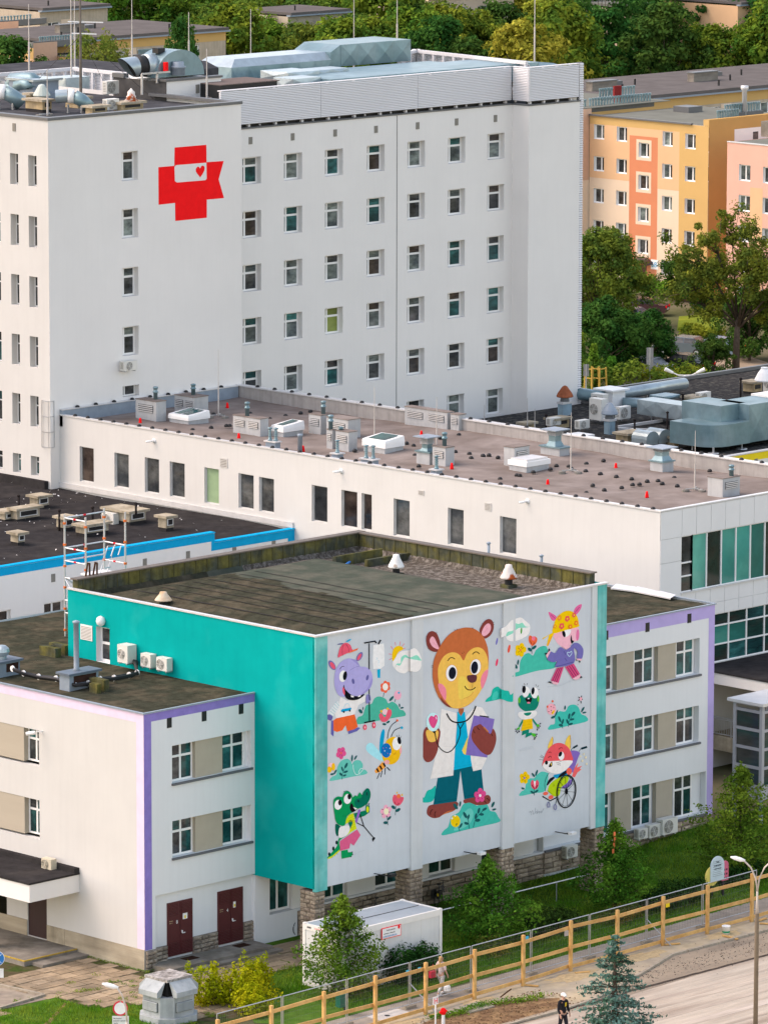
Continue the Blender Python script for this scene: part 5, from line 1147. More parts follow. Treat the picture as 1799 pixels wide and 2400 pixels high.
# looping silver ducts at the left
dl=thing('looping_duct','pair of silver ducts bent over each other at the left edge of the hospital roof','duct',(0,0,HR),'silver ventilation ducts on the roofs')
def sweep(pts,w,h,nm,par,m=ZINC):
 mb=MB();mb.tube([at(*zt0(x,y),'x',xx)for x,y,xx in pts],w,10);mb.build(nm,m,par,True)
xd=at(*zt0(350,800),'z',HR)[0]
sweep([(440,760,xd),(470,690,xd),(470,610,xd),(420,585,xd),(300,580,xd),(170,590,xd),(150,640,xd),(145,700,xd)],.40,.4,'outer_bend',dl)
xd-=1.0
sweep([(400,700,xd),(390,650,xd),(320,645,xd),(230,660,xd),(215,720,xd),(200,770,xd),(60,765,xd),(-40,775,xd)],.34,.34,'inner_bend',dl)
P=at(*zt0(430,840),'z',HR);mb=MB();mb.prism([(P[0]-.2,P[1]-.3),(P[0]+2.2,P[1]-.3),(P[0]+2.2,P[1]+2.4),(P[0]-.2,P[1]+2.4)],HR-.1,HR+.3);mb.prism([(P[0],P[1]),(P[0]+2,P[1]),(P[0]+2,P[1]+2.1),(P[0],P[1]+2.1)],HR+.301,HR+1.0);mb.build('fan_base',BLUEG,dl)
mb=MB();mb.prism([(P[0]-.15,P[1]-.2),(P[0]+2.15,P[1]-.2),(P[0]+2.15,P[1]+2.3),(P[0]-.15,P[1]+2.3)],HR+1.001,HR+1.12);mb.build('plate',ZINC2,dl)
for(px,py,s,lab)in((110,960,1.1,'slanted round air outlet cut off by the left picture edge'),(1000,1010,1.0,'slanted round silver air outlet with a cream band on the hospital roof')):
 t=thing('slanted_outlet',lab,'duct',(0,0,HR),'silver ventilation ducts on the roofs');P=at(*zt0(px,py),'z',HR)
 c=Vector(P)+Vector((0,0,.75));mb=MB();mb.tube([c+Vector((.5,-.5,-.5))*s,c+Vector((.2,-.25,-.1))*s,c+Vector((-.1,.1,.15))*s],.38*s,14);mb.build('bend',ZINC,t,True)
 mb=MB();mb.tube([c+Vector((-.11,.11,.15))*s,c+Vector((-.35,.35,.17))*s],.41*s,14);mb.build('band',PVC,t,True)
 mb=MB();mb.tube([c+Vector((-.36,.36,.17))*s,c+Vector((-.85,.85,.13))*s],.38*s,14,caps=False);mb.build('mouth',ZINC2,t,True)
 mb=MB();mb.tube([c+Vector((-.8,.8,.13))*s,c+Vector((-.82,.82,.13))*s],.36*s,14);mb.build('throat',BLACK,t,True)
 for dx,dy in((0,-.4),(-.4,.3)):mb=MB();mb.bar(c+Vector((dx,dy,-.85)),c+Vector((dx,dy,-.3)),.1);mb.build('stand',STEEL,t)
P=at(*zt0(545,880),'z',HR);mb=MB();mb.lathe([(.5,.35),(.52,.4),(.2,.95),(.16,1.0),(.02,1.05)],P,14);mb.lathe([(.25,-.1),(.25,.36)],P,10);tag(mb.build('cone_vent',mat('pale_green_sheet',(.42,.47,.42),rough=.5),None,False),'pale green cone vent on the ochre double chimney','roof vent')
bx=at(*zt0(760,660),'z',HR);bx2=at(*zt0(1380,700),'z',HR)
wr=thing('foil_wrapped_duct','big foil-wrapped duct lying in front of the rear louvre screen','duct',(bx[0],bx[1],HR),'silver ventilation ducts on the roofs')
yw0,yw1=bx2[1],bx[1]
chbox(HX2+.3,yw0+1,ROOFW,HX2+2.2,yw1-1,at(200,184,'x',HX2+1)[2]).build('foil_box',ZINC2,wr)
# tall rods and masts on the roofs in view
for(px,py,tp,lab,z)in((314,162+80,8,'x',0),):pass
for px,base,tp,z,lab in((112,272,165,HR,'thin mast on the front parapet at the left of the hospital roof'),(168,205,-60,HR,'left one of two tall rods beside the television aerial'),(176,165,-60,HR,'right one of two tall rods beside the television aerial'),(69,172,12,HR,'rod at the far left of the hospital roof'),(485,234,116,HR,'rod at the front right corner of the hospital roof'),
(588,205,24,ROOFW,'rod at the left end of the huge silver duct'),(829,200,-20,ROOFW,'rod in front of the high end of the huge silver duct'),(930,137,-40,ROOFW+1,'rod at the right end of the huge silver duct'),(1251.5,168,-60,ROOFW+1,'rod near the right corner of the ward roof'),(310,152,0,HR,'rod in front of the weeping tree left of the fan'),(443,150,30,HR,'rod behind the fan and the dark hood')):
 rod(px,base,tp,z,lab,.045,2 if z==HR and base>180 else 0)
am=at(190,232,'z',HR);t=thing('aerial_mast','rusty television aerial mast with cross arms and guy wires','aerial',(am[0],am[1],HR));hm=245/(51.8*kk(am))
mb=MB();mb.tube([(am[0],am[1],HR),(am[0],am[1],HR+hm)],[.09,.06],8);mb.build('mast',mat('weathered_mast',(.16,.14,.12),var=.3),t)
for zf_,L in((.95,1.6),(.73,1.7),(.62,1.2)):
 mb=MB();mb.bar((am[0]-L*.3,am[1]+L*.3,HR+hm*zf_),(am[0]+L*.55,am[1]-L*.55,HR+hm*zf_-.05),.06);mb.build('cross_arm',PVC,t)
for dx,dy in((3,-3),(-2,3),(4,2)):mb=MB();mb.tube([(am[0],am[1],HR+hm*.6),(am[0]+dx,am[1]+dy,HR)],.012,4);mb.build('guy_wire',BLACK,t)
# ---------------- gravel roof equipment, right
GR=GZ-.12
chimney(zm8,690,600,632,800,535,GR,'ochre chimney nearest the ward block on the gravel roof',OCHRE,'ochre chimneys on the gravel roof','X',False)
chimney(zm8,1010,580,930,1175,490,GR,'ochre chimney behind the blue vent stack',OCHRE,'ochre chimneys on the gravel roof','Y',False)
chimney(zm9,135,845,20,330,745,GR,'broad ochre chimney with a thin black pipe, front of the gravel roof',OCHRE,'ochre chimneys on the gravel roof','Y',False)
chimney(zm9,640,860,510,695,780,GR,'ochre chimney behind the silver twin hood',OCHRE,'ochre chimneys on the gravel roof','Y',False)
chimney(zm9,850,440,750,965,350,GR,'rear one of two ochre chimneys standing together',OCHRE,'ochre chimneys on the gravel roof','Y',False)
chimney(zm9,930,530,835,1030,435,GR,'front one of two ochre chimneys standing together',OCHRE,'ochre chimneys on the gravel roof','X',True)
chimney(zm9,1490,300,1395,1600,185,GR,'ochre chimney at the far right under a white cowl',OCHRE,'ochre chimneys on the gravel roof','Y',True)
chimney(zm9,735,600,685,780,480,GR,'ochre chimney at the end of the foil duct',OCHRE,'ochre chimneys on the gravel roof','X',True)
chimney(zm9,1640,560,1580,1720,475,GR,'ochre chimney beside the white air conditioner at the right edge',OCHRE,'ochre chimneys on the gravel roof','Y',False)
for f,q,tp,lab in((zm9,(212,720),580,'thin black pipe on the broad ochre chimney'),(zm9,(565,770),500,'thin black pipe behind the twin hood'),(zm9,(1358,330),135,'thin black pole left of the far right chimney'),(zm9,(733,430),308,'thin black pipe beside the paired chimneys'),(zm9,(922,580),470,'thin black pipe in front of the paired chimneys'),(zm9,(1365,600),500,'thin black pipe behind the bent foil duct'),(zm8,(915,580),435,'thin black pipe left of the chimney behind the blue vent stack')):
 a=f(*q);pole(a[0],a[1],f(0,tp)[1],GR,lab)
def vstack(f,cx,cy,lx,rx,ty,capm,label):
 p=f(cx,cy);x0,y0,x1,y1,h=rbox(p[0],p[1],f(lx,0)[0],f(rx,0)[0],f(0,ty)[1],GR);t=thing('vent_stack',label,'vent stack',(x0,y0,GR),'blue-grey vent stacks on the gravel roof')
 mb=MB();mb.box(x0,y0,GR-.2,x1,y1,GR+h);mb.build('shaft',mat('blue_painted_sheet',(.26,.36,.42),var=.15,streak=.2),t);mb=MB();mb.box(x0-.06,y0-.06,GR+h+.001,x1+.06,y1+.06,GR+h+.14);mb.build('cap_plate',FLASH,t)
 c=((x0+x1)/2,(y0+y1)/2,GR+h+.14);mb=MB();mb.lathe([(.3,0),(.26,.2),(.26,.26)],c,12);mb.build('neck',DFLASH,t);mb=MB();mb.lathe([(.5,.27),(.52,.32),(.45,.5),(.15,.92),(.02,.98)],c,14);mb.build('cone',capm,t,False)
vstack(zm8,1095,440,1045,1200,315,mat('rusty_red_cowl',(.30,.10,.05),var=.3),'tall blue vent stack with a rusty red cowl on the gravel roof')
vstack(zm8,1600,640,1545,1665,500,BLUEG,'blue vent stack with a grey cone cowl in the middle of the gravel roof')
wb_=zm8(1310,735);x0,y0,x1,y1,h=rbox(*wb_,zm8(1150,0)[0],zm8(1450,0)[0],zm8(0,655)[1],GR);mb=MB();mb.box(x0,y0,GR-.1,x1,y1,GR+h);tag(mb.build('white_roof_box',PVC,None),'plain white box at the front of the gravel roof','roof box')
def gac(f,x,y,w,h,d,rot,label):P=at(*f(x,y),'z',GR);return acunit((P[0],P[1],GR+.25),rot,w,h,d,label)
gac(zm8,1380,515,1.0,1.3,.5,QX,'tall white air conditioner on a red frame on the gravel roof');gac(zm8,1398,390,1.0,.9,.5,QX,'white air conditioner behind the one on the red frame');gac(zm9,55,615,.95,.75,.4,0,'white air conditioner with a red badge on the gravel roof')
gac(zm8,1275,625,.9,.5,.4,0,'low white air conditioner behind the plain white box');gac(zm9,920,430,1.0,.6,.4,0,'white air conditioner beside the paired chimneys');gac(zm9,1600,330,1.0,1.4,.5,QX,'tall white air conditioner on a concrete block at the right edge');gac(zm9,1485,590,1.6,.8,.5,0,'long white air conditioner at the right edge of the gravel roof');gac(zm8,965,590,.9,.45,.4,0,'low white air conditioner in front of the blue vent stack')
# white duct house with round ducts
p=(900+985/1.8442,600+655/1.8442);x0,y0,x1,y1,h=rbox(*p,900+925/1.8442,900+1045/1.8442,600+587/1.8442,GR);
dh=thing('white_duct_house','white ventilation box with silver round ducts to both sides','duct',(x0,y0,GR),'silver ventilation ducts on the roofs')
mb=MB();mb.box(x0,y0,GR,x1,y1,GR+h);mb.build('housing',PVC,dh);mb=MB();mb.box(x0-.2,y0-.2,GR+h+.001,x1+.2,y1+.2,GR+h+.1);mb.build('roof_sheet',PVC,dh)
zz_=GR+h*.62
mb=MB();mb.tube([(x0,y0+(y1-y0)*.5,zz_),(x0-.2,y0+(y1-y0)*.5+.4,zz_),(x0-.3,y1+3.4,zz_),(x0-.1,y1+3.9,zz_-.3)],.38,14);mb.build('round_duct',ZINC,dh,True)
mb=MB();mb.tube([(x1,y0+.8,zz_),(x1+6.6,y0+1.0,zz_)],.36,14);mb.build('round_duct',ZINC2,dh,True)
mb=MB();mb.tube([(x1-.2,y0-.02,zz_-.5),(x1+.6,y0-1.2,zz_-.5),(x1+1.2,y0-1.6,zz_-.5)],.42,14);mb.build('round_duct',ZINC,dh,True)
for i,(dx,dy)in enumerate(((3.0,.9),(5.0,.9),(-.3,6))):mb=MB();mb.bar((x1+dx,y0+dy,GR),(x1+dx,y0+dy,zz_-.3),.06);mb.build('duct_support',STEEL,dh)
jx,jy=x1+.9,y0-2.4
chbox(jx,jy,GR+.5,jx+1.5,jy+1.2,zz_+.1).build('square_elbow',ZINC,dh)
a=at(*zm9(240,500),'z',GR+.5);b=at(*zm9(700,560),'z',GR+.5)
fo=thing('foil_duct','foil-wrapped square duct zigzagging between chimneys on the gravel roof','duct',(a[0],a[1],GR),'silver ventilation ducts on the roofs')
chbox(a[0],a[1]-6.2,GR+.45,a[0]+1.4,a[1],GR+1.35).build('run',ZINC2,fo);chbox(a[0]+1.401,a[1]-6.2,GR+.45,a[0]+3.8,a[1]-5.0,GR+1.5).build('run',ZINC,fo)
mb=MB();
for dy in(-1,-3,-5):mb.bar((a[0]+.2,a[1]+dy,GR),(a[0]+.2,a[1]+dy,GR+.45),.06);mb.lathe([(.2,0),(.18,.04)],(a[0]+.2,a[1]+dy,GR),10)
mb.build('support',STEEL,fo)
# big bent duct on the right
a=at(*zm9(1290,850),'z',GR+.35)
bd=thing('bent_silver_duct','large silver duct with a rounded corner at the right end of the gravel roof','duct',(a[0],a[1],GR),'silver ventilation ducts on the roofs')
k=kk(a);Ly=(1290-795)/4.618/(35.4*k);
chbox(a[0]-.2,a[1]+.9,GR+.35,a[0]+2.0,a[1]+Ly,GR+2.6).build('long_run',ZINC,bd)
mb=MB();n=10;pts=[(a[0]-1.9,a[1]+Ly-.6),(a[0]-1.9,a[1]+1.4)]+[(a[0]-.5-1.4*math.cos(t),a[1]+1.4-1.4*math.sin(t))for t in np.linspace(0,math.pi/2,n)]+[(a[0]+1.4,a[1]),(a[0]+1.4,a[1]+.89),(a[0]-.21,a[1]+.89),(a[0]-.21,a[1]+Ly-.6)]
mb.prism(pts,GR+.35,GR+1.65);mb.build('rounded_bend',ZINC,bd)
chbox(a[0]+1.401,a[1]+.1,GR+.35,a[0]+4.4,a[1]+2.4,GR+2.6).build('joint',ZINC,bd);chbox(a[0]+4.401,a[1],GR+.45,a[0]+16,a[1]+2.6,GR+2.7).build('white_run',WHITE,bd)
mb=MB()
for dx in(-1.5,1,4,7,10):mb.bar((a[0]+dx,a[1]+.3,GR),(a[0]+dx,a[1]+.3,GR+.36),.08);mb.lathe([(.35,0),(.33,.05)],(a[0]+dx,a[1]+.3,GR),10)
mb.build('support',STEEL,bd)
a=at(*zm9(340,890),'z',GR)
tw=thing('twin_hood','small silver twin-arched hood in front of a chimney on the gravel roof','roof vent',(a[0],a[1],GR))
for i in range(2):
 mb=MB();ox=i*1.1
 pts=[(a[0]+ox-.55*math.cos(t)+.55,GR+.55+.45*math.sin(t))for t in np.linspace(0,math.pi,9)]
 for y_ in(a[1],a[1]+1.2):mb.v+=[(x,y_,z)for x,z in[(a[0]+ox,GR+.2)]+pts+[(a[0]+ox+1.0,GR+.2)]]
 m_=len(pts)+2;mb.f.append(tuple(range(m_))[::-1]);mb.m.append(0);mb.f.append(tuple(range(m_,2*m_)));mb.m.append(0)
 for j in range(m_):mb.f.append((j,(j+1)%m_,m_+(j+1)%m_,m_+j));mb.m.append(0)
 mb.build('arched_hood',ZINC2,tw)
mb=MB();mb.box(a[0]+.2,a[1]+.1,GR-.1,a[0]+.7,a[1]+1,GR+.2);mb.box(a[0]+1.3,a[1]+.1,GR-.1,a[0]+1.8,a[1]+1,GR+.2);mb.build('base',BLUEG,tw)
mb=MB();P=at(*zm9(1615,150),'z',GR+1.3);mb.lathe([(.6,.0),(.62,.06),(.4,.5),(.22,.75),(.22,.85),(.02,.88)],P,14);tag(mb.build('white_cowl',PVC,None),'white cone cowl above the far right chimney','roof vent')
# cable tray lines on the gravel roof
for q0,q1,lab in(((40,650),(510,580),'long pale cable tray across the gravel roof, left part'),((1030,497),(1658,400),'long pale cable tray across the gravel roof, right part'),((40,670),(480,690),'second pale cable tray at the front of the gravel roof'),((480,690),(720,745),'bent end of the second cable tray')):
 a=at(*zm9(*q0),'z',GR+.18);b=at(*zm9(*q1),'z',GR+.18);mb=MB();mb.bar(a,b,.16);tag(mb.build('cable_tray',FLASH,None),lab,'cable tray','cable trays on the gravel roof')
for(f,x,y,tp,lab)in((zm8,250,525,318,'thin rod near the ward wall on the gravel roof'),(zm8,713,605,245,'leaning thin rod beside the first ochre chimney'),(zm8,793,620,358,'thin rod right of the first ochre chimney'),(zm9,815,600,440,'thin rod behind the bent duct, left'),(zm9,1145,590,340,'thin rod behind the bent duct, middle'),(zm9,1450,580,335,'thin rod behind the bent duct, right'),(zm9,835,910,630,'thin rod in front of the bent duct on a plate')):
 a=f(x,y);rod(a[0],a[1],f(0,tp)[1],GR,lab,.03,0)
# ================================================================ painted mural (flat paint on the front panels of the hall)
UNL=1/.82 # photo colours were taken in open shade
PM={}
def paint(h):
 if h not in PM:
  c=lin(h,UNL);g=sum(c)/3;c=tuple(max(.004,min(.9,g+(x-g)*1.0))for x in c)
  PM[h]=mat('mural_paint_'+h,c,rough=.9,var=.07,scale=5,streak=.05)
 return PM[h]
BND=[740,961,987,1174,1202,1382,1394];POFF=[0,0,PIL,0,PIL,0,.06,.06]
def clipx(p,a,b):
 def cut(p,f,inside):
  o=[]
  for i in range(len(p)):
   q,r=p[i-1],p[i];iq,ir=inside(q),inside(r)
   if iq!=ir:t=(f-q[0])/(r[0]-q[0]);o.append((f,q[1]+t*(r[1]-q[1])))
   if ir:o.append(r)
  return o
 p=cut(p,a,lambda v:v[0]>=a);return cut(p,b,lambda v:v[0]<=b)if p else p
class Fig:
 def __init__(s,name,reg):
  s.n=name;s.o=reg;s.mb=MB();s.mats=[];s.k=0
 def reg(s,r):s.o=r;return s
 def mi(s,h):
  m=paint(h)
  if m not in s.mats:s.mats.append(m)
  return s.mats.index(m)
 def px(s,p):return(s.o[0]+p[0]/6.908,s.o[1]+p[1]/6.908)
 def fill(s,h,pts):
  q=[s.px(p)for p in pts];s.k+=1;off=.003+.0005*s.k;mi=s.mi(h)
  lo=min(p[0]for p in q);hi=max(p[0]for p in q);e=[-1e4]+BND+[1e4]
  for i in range(len(e)-1):
   if hi<e[i]or lo>e[i+1]:continue
   c=clipx(q,e[i],e[i+1])if(lo<e[i]or hi>e[i+1])else q
   if len(c)<3:continue
   y=YM-POFF[i]-off;s.mb.face([at(p[0],p[1],'y',y)for p in c],mi)
 def poly(s,h,t,sm=True):
  p=[tuple(float(v)for v in a.split(','))for a in t.split()]if isinstance(t,str)else t
  if sm and len(p)>3:
   o=[];n=len(p)
   for i in range(n):
    p0,p1,p2,p3=(np.array(p[(i+j-1)%n])for j in range(4))
    for u in(0,.25,.5,.75):
     o.append(tuple(.5*((2*p1)+(p2-p0)*u+(2*p0-5*p1+4*p2-p3)*u*u+(3*p1-p0-3*p2+p3)*u**3)))
   p=o
  s.fill(h,p)
 def ell(s,h,*args):
  for a in args:
   cx,cy,rx,ry=a[:4];r=R(a[4])if len(a)>4 else 0;n=22
   s.fill(h,[(cx+rx*math.cos(t)*math.cos(r)-ry*math.sin(t)*math.sin(r),cy+rx*math.cos(t)*math.sin(r)+ry*math.sin(t)*math.cos(r))for t in[2*math.pi*i/n for i in range(n)]])
 def line(s,h,w_,*ts):
  for t in ts:
   p=[np.array([float(v)for v in a.split(',')])for a in t.split()]if isinstance(t,str)else[np.array(a,float)for a in t]
   if len(p)>2:
    o=[]
    for i in range(len(p)-1):
     p0=p[max(i-1,0)];p1=p[i];p2=p[i+1];p3=p[min(i+2,len(p)-1)]
     for u in(0,.25,.5,.75):o.append(.5*((2*p1)+(p2-p0)*u+(2*p0-5*p1+4*p2-p3)*u*u+(3*p1-p0-3*p2+p3)*u**3))
    p=o+[p[-1]]
   L=[];Rr=[]
   for i in range(len(p)):
    d=p[min(i+1,len(p)-1)]-p[max(i-1,0)];d=d/(np.hypot(*d)+1e-9);nn=np.array([-d[1],d[0]])*w_/2;L.append(tuple(p[i]+nn));Rr.append(tuple(p[i]-nn))
   for i in range(len(p)-1):
    s.fill(h,[L[i],L[i+1],Rr[i+1],Rr[i]]);s.k-=1
   s.k+=1
 def petals(s,h,cx,cy,r,pr,n=5,rot=0,sx=.86,skew=-.22):
  for i in range(n):
   a=rot+2*math.pi*i/n;dx=r*math.cos(a)*sx;s.ell(h,(cx+dx,cy+r*math.sin(a)+dx*skew,pr*sx,pr*1.08))
  s.ell(h,(cx,cy,r*sx,r))
 def done(s,label):
  o=s.mb.build(s.n,s.mats,tealb);o['label']=label;return o
RA,RB,RC,RD,RE_,RF=(750,1460),(750,1740),(970,1420),(970,1680),(1170,1390),(1170,1660)
DK='#15171c';DG='#1d5557';RD_='#d6546a';WHt='#dcdad8';GRN='#3fae9f'
# --- hippo with drip stand
f=Fig('painted_bush',RA)
f.poly('#46a790','600,1640 610,1530 690,1490 740,1340 830,1310 880,1220 960,1190 1060,1230 1100,1300 1170,1275 1250,1330 1290,1400 1350,1420 1380,1500 1200,1535 900,1590')
f.petals('#dd6040',1055,1035,62,36,6,.5);f.ell('#e4dcd2',(1055,1035,44,58));f.line(DG,8,'1035,1130 1020,1200')
f.ell('#e8a0b4',(1255,1170,58,75));f.ell('#1e9fc4',(1273,1130,18,18));f.line(DG,8,'1220,1235 1205,1280')
f.ell('#efb6c0',(1050,1440,45,48));f.ell('#dfae1a',(990,1430,18,22),(1092,1390,18,20));f.poly(RD_,'955,1490 990,1462 1050,1525 1100,1405 1150,1410 1150,1500 1080,1590 1010,1602 970,1560')
f.ell(DG,(1155,1225,50,20,-50),(655,1430,42,25,50),(695,1385,28,8,-80),(1285,1335,30,10,85),(1325,1375,28,14,-10),(1040,1640,30,18,10),(1100,1605,32,16,-35))
f.done('painted teal bush with flowers beside the hippo')
f=Fig('painted_hippo',RA)
f.poly('#d9dad9','860,360 1030,330 1042,500 1040,690 980,740 860,745 850,600',False);f.poly('#129cc0','922,755 975,745 972,890 930,890',False);f.line('#9fc6d6',5,'905,560 930,575 905,590','930,600 960,620 935,650','940,680 960,690')
f.poly('#d8d6d4','330,1200 440,1260 600,1230 740,1170 750,1260 620,1330 560,1480 260,1545 240,1480 300,1330',False)
f.poly('#ced3d5','300,1260 240,1300 110,1480 200,1520 310,1380',False);f.line('#84b8bd',7,*['%d,%d %d,%d'%(250-i*22,1275+i*38,310-i*20,1345+i*34)for i in range(6)])
f.poly('#5f5c98','105,1500 150,1480 205,1515 180,1580 120,1560')
f.poly('#5f5ea0','180,1580 215,1580 222,1770 215,1840 175,1800',False);f.poly('#5f5ea0','450,1755 610,1690 652,1700 600,1752 460,1800',False)
f.poly('#dd6030','215,1580 260,1545 560,1480 610,1680 560,1720 440,1755 415,1655 360,1740 270,1765 215,1740',False)
f.poly('#1295c4','335,1415 360,1395 500,1370 510,1395 480,1420 345,1445',False);f.line('#9cc7d8',7,'385,1385 410,1320 460,1310 485,1370');f.ell(DK,(383,1440,14,18),(480,1420,14,18))
f.ell('#6a6aa0',(195,685,88,46,58),(638,545,82,40,-60));f.ell(RD_,(202,690,66,30,58),(634,550,60,24,-60))
f.poly('#a19bcc','230,900 255,760 330,640 450,575 560,600 640,700 740,715 820,780 850,900 830,1020 760,1110 650,1180 520,1210 400,1200 300,1170 240,1050')
f.poly('#8f89bf','500,590 580,600 640,695 600,670 540,620');f.poly('#9089c0','835,900 845,960 790,1080 650,1170 760,1060')
f.poly(DK,'385,1000 400,1060 450,1120 520,1170 620,1185 715,1145 690,1190 610,1240 510,1252 430,1225 385,1150 370,1070');f.poly(RD_,'372,1040 395,1080 400,1160 375,1140 362,1080')
f.poly(WHt,'495,1170 550,1182 540,1207 500,1200',False);f.poly(WHt,'610,1182 662,1166 650,1192 615,1202',False)
f.ell('#e4e2da',(370,862,60,94,8));f.ell(DK,(403,855,32,74,8));f.line(DK,8,'320,750 350,710 390,702');f.ell('#5d5c92',(535,945,22,44,-10),(765,885,20,46,15));f.line('#6f6ca6',5,'480,770 560,720 640,700')
f.poly(RD_,'290,560 300,480 330,390 385,330 440,325 490,360 515,420 525,445 420,500 340,535');f.poly('#e2683a','440,490 540,435 620,408 600,440 500,478',False);f.ell('#1ea0c8',(462,285,46,12,-28));f.ell('#4f4f80',(330,340,52,9,-8));f.line('#7a2a3c',6,'365,530 358,430 380,350','465,470 455,400 420,345')
f.line(DK,15,'795,330 795,750','795,1075 800,1590');f.line(DK,22,'715,325 890,295','885,290 912,325','942,345 980,275','715,1615 890,1580')
f.poly('#7d7ab0','745,1180 800,1160 820,1240 790,1290 745,1300');f.line(DK,15,'795,1165 800,1250');f.ell('#d9405c',(727,1690,28,44),(872,1655,28,50));f.ell('#e6b8bc',(727,1690,10,20),(872,1655,10,22));f.line('#b4b9bd',4,'150,1860 310,1825','400,1810 560,1790')
f.done('painted purple hippo in a red propeller cap with a drip stand')
f=Fig('painted_sun_and_cloud',RA)
f.poly('#e3b614','1170,610 1165,500 1195,410 1260,370 1330,390 1340,430 1270,470 1230,540 1215,610');f.line(RD_,8,'1220,365 1212,310','1285,365 1298,300','1325,380 1362,335','1340,425 1380,405','1180,430 1145,375','1160,510 1108,500','1165,570 1115,598')
f.poly('#dcd9d6','1220,560 1290,470 1370,450 1440,440 1530,410 1600,480 1640,600 1630,720 1560,790 1430,780 1370,815 1280,800 1210,740 1170,660');f.poly('#85ccb4','1205,730 1240,660 1300,650 1310,560 1380,515 1450,560 1560,520 1620,580 1640,610 1560,600 1500,590 1420,570 1370,560 1330,620 1290,690 1230,680')
f.done('painted yellow sun behind a white cloud')
# --- bee
f=Fig('painted_bee',RB)
f.poly('#9ad4de','745,60 790,10 850,20 920,100 980,180 1020,300 940,280 820,200 750,130');f.poly('#1295c0','960,130 965,-30 985,-150 1020,-215 1045,-180 1035,-50 1020,40 990,180')
f.poly('#e0953a','1010,310 1065,390 970,480 900,500 880,460',False);f.line('#221a18',28,'1022,335 1055,395','965,375 1000,440','915,420 945,480')
f.line('#1a2430',13,'965,490 920,590','1005,455 980,565','1055,410 1045,520');f.line('#1a2430',18,'1080,400 1130,455')
f.poly('#dfae1a','1060,0 1110,-60 1170,-90 1225,-80 1300,0 1310,130 1270,270 1200,340 1120,355 1040,310 1010,230')
f.ell('#1668ad',(1070,130,82,118));f.ell('#d7e4ee',(1045,138,8,10),(1128,95,8,10),(1135,185,8,10));f.ell(RD_,(1070,85,5,6),(1095,180,5,6),(1020,90,5,6));f.ell('#e4e2dc',(1240,20,72,105,5));f.ell(DK,(1280,-30,30,62,-10));f.ell('#eaa0a0',(1303,130,18,55),(1080,320,42,36));f.line('#b5731c',7,'1180,180 1205,192 1220,160')
f.line(DK,10,'1090,-60 1110,-180 1160,-280 1235,-340','1150,-90 1200,-190 1300,-240');f.ell('#d9603a',(1248,-355,18,20));f.ell('#1e9fc4',(1322,-238,20,22));f.line(DK,5,'1245,-90 1240,-120','1270,-95 1278,-125','1295,-70 1312,-95')
f.done('painted yellow bee with blue wings')
f=Fig('painted_bush',RB)
f.poly('#5fb6a8','170,625 190,560 260,520 280,400 340,300 440,265 500,310 515,350 560,295 640,290 690,350 690,430 740,450 750,510 500,560');f.line(DG,9,'355,600 365,500 420,360');f.ell(DG,(420,375,50,20,-65),(358,430,40,14,75),(415,475,38,18,-20),(335,515,30,18,50),(395,535,30,16,-20))
f.line('#d5e4e0',7,'535,360 540,440 580,520 640,500 690,440 660,420 625,480 640,520');f.petals('#cf4f86',340,172,55,42,5,.3);f.ell('#d9603a',(340,172,14,16));f.line('#6a1f40',6,'320,150 305,130','355,150 372,125','330,195 315,215','350,200 358,225')
f.ell('#efb6c0',(175,370,40,42));f.ell('#dfae1a',(150,440,40,50),(215,395,30,62));f.ell(DG,(245,480,45,14,-60),(195,515,30,16,-10),(518,255,55,14,-85),(575,245,42,14,-60))
f.done('painted teal bush below the hippo')
# --- crocodile
f=Fig('painted_crocodile',RB)
f.poly('#0d5a48','250,1320 340,1380 290,1515 250,1470')
f.poly('#0f8a50','420,1510 310,1600 320,1740 200,1860 100,1885 180,1790 270,1680 310,1540');f.poly('#c3cc1c','335,1745 240,1830 170,1880 100,1885 200,1835 310,1740',False);f.ell('#14302c',(268,1620,20,32),(215,1720,20,35),(150,1810,20,30));f.line('#7a8a20',3,'190,1850 200,1870','230,1825 245,1845','270,1795 285,1815')
f.poly('#0f8a50','340,1755 445,1735 455,1780 520,1770 530,1810 500,1855 345,1885',False);f.ell(DK,(518,1775,12,8),(525,1810,12,8),(498,1850,12,8))
f.poly('#0d7050','540,1150 730,1100 740,1020 800,1020 800,1130 720,1190 570,1240',False);f.ell('#c3cc1c',(768,1085,22,50));f.line('#14302c',12,'745,1020 742,990','765,1015 768,985','787,1015 796,982')
f.poly('#c3cc1c','460,1180 535,1140 560,1250 590,1400 500,1450 420,1520 470,1440 500,1330 450,1300 400,1330 420,1250',False);f.line('#8f9a22',3,*['%d,%d %d,%d'%(450+i*3,1200+i*32,560+i*4,1160+i*32)for i in range(7)])
f.line(DK,14,'645,1160 710,1360','590,1300 710,1360','710,1360 870,1550');f.line('#8a62b4',36,'640,1090 582,1295');f.poly(DK,'870,1530 895,1545 855,1610 840,1560',False)
f.poly('#d8d6d4','310,1390 400,1350 470,1350 475,1430 420,1510 310,1540');f.poly('#0d7050','455,1300 500,1280 530,1300 490,1400',False);f.line('#14302c',10,'470,1290 485,1255','495,1285 505,1258','515,1290 525,1265')
f.poly('#c9587f','320,1600 600,1410 655,1500 545,1670 490,1630 475,1715 325,1755',False)
f.poly('#0f8a50','215,1010 225,920 290,875 360,880 390,810 460,790 515,850 525,890 570,855 600,870 640,810 680,850 700,800 760,745 810,790 815,880 770,980 680,1050 600,1080 530,1130 450,1180 420,1260 400,1340 330,1345 260,1290 235,1170')
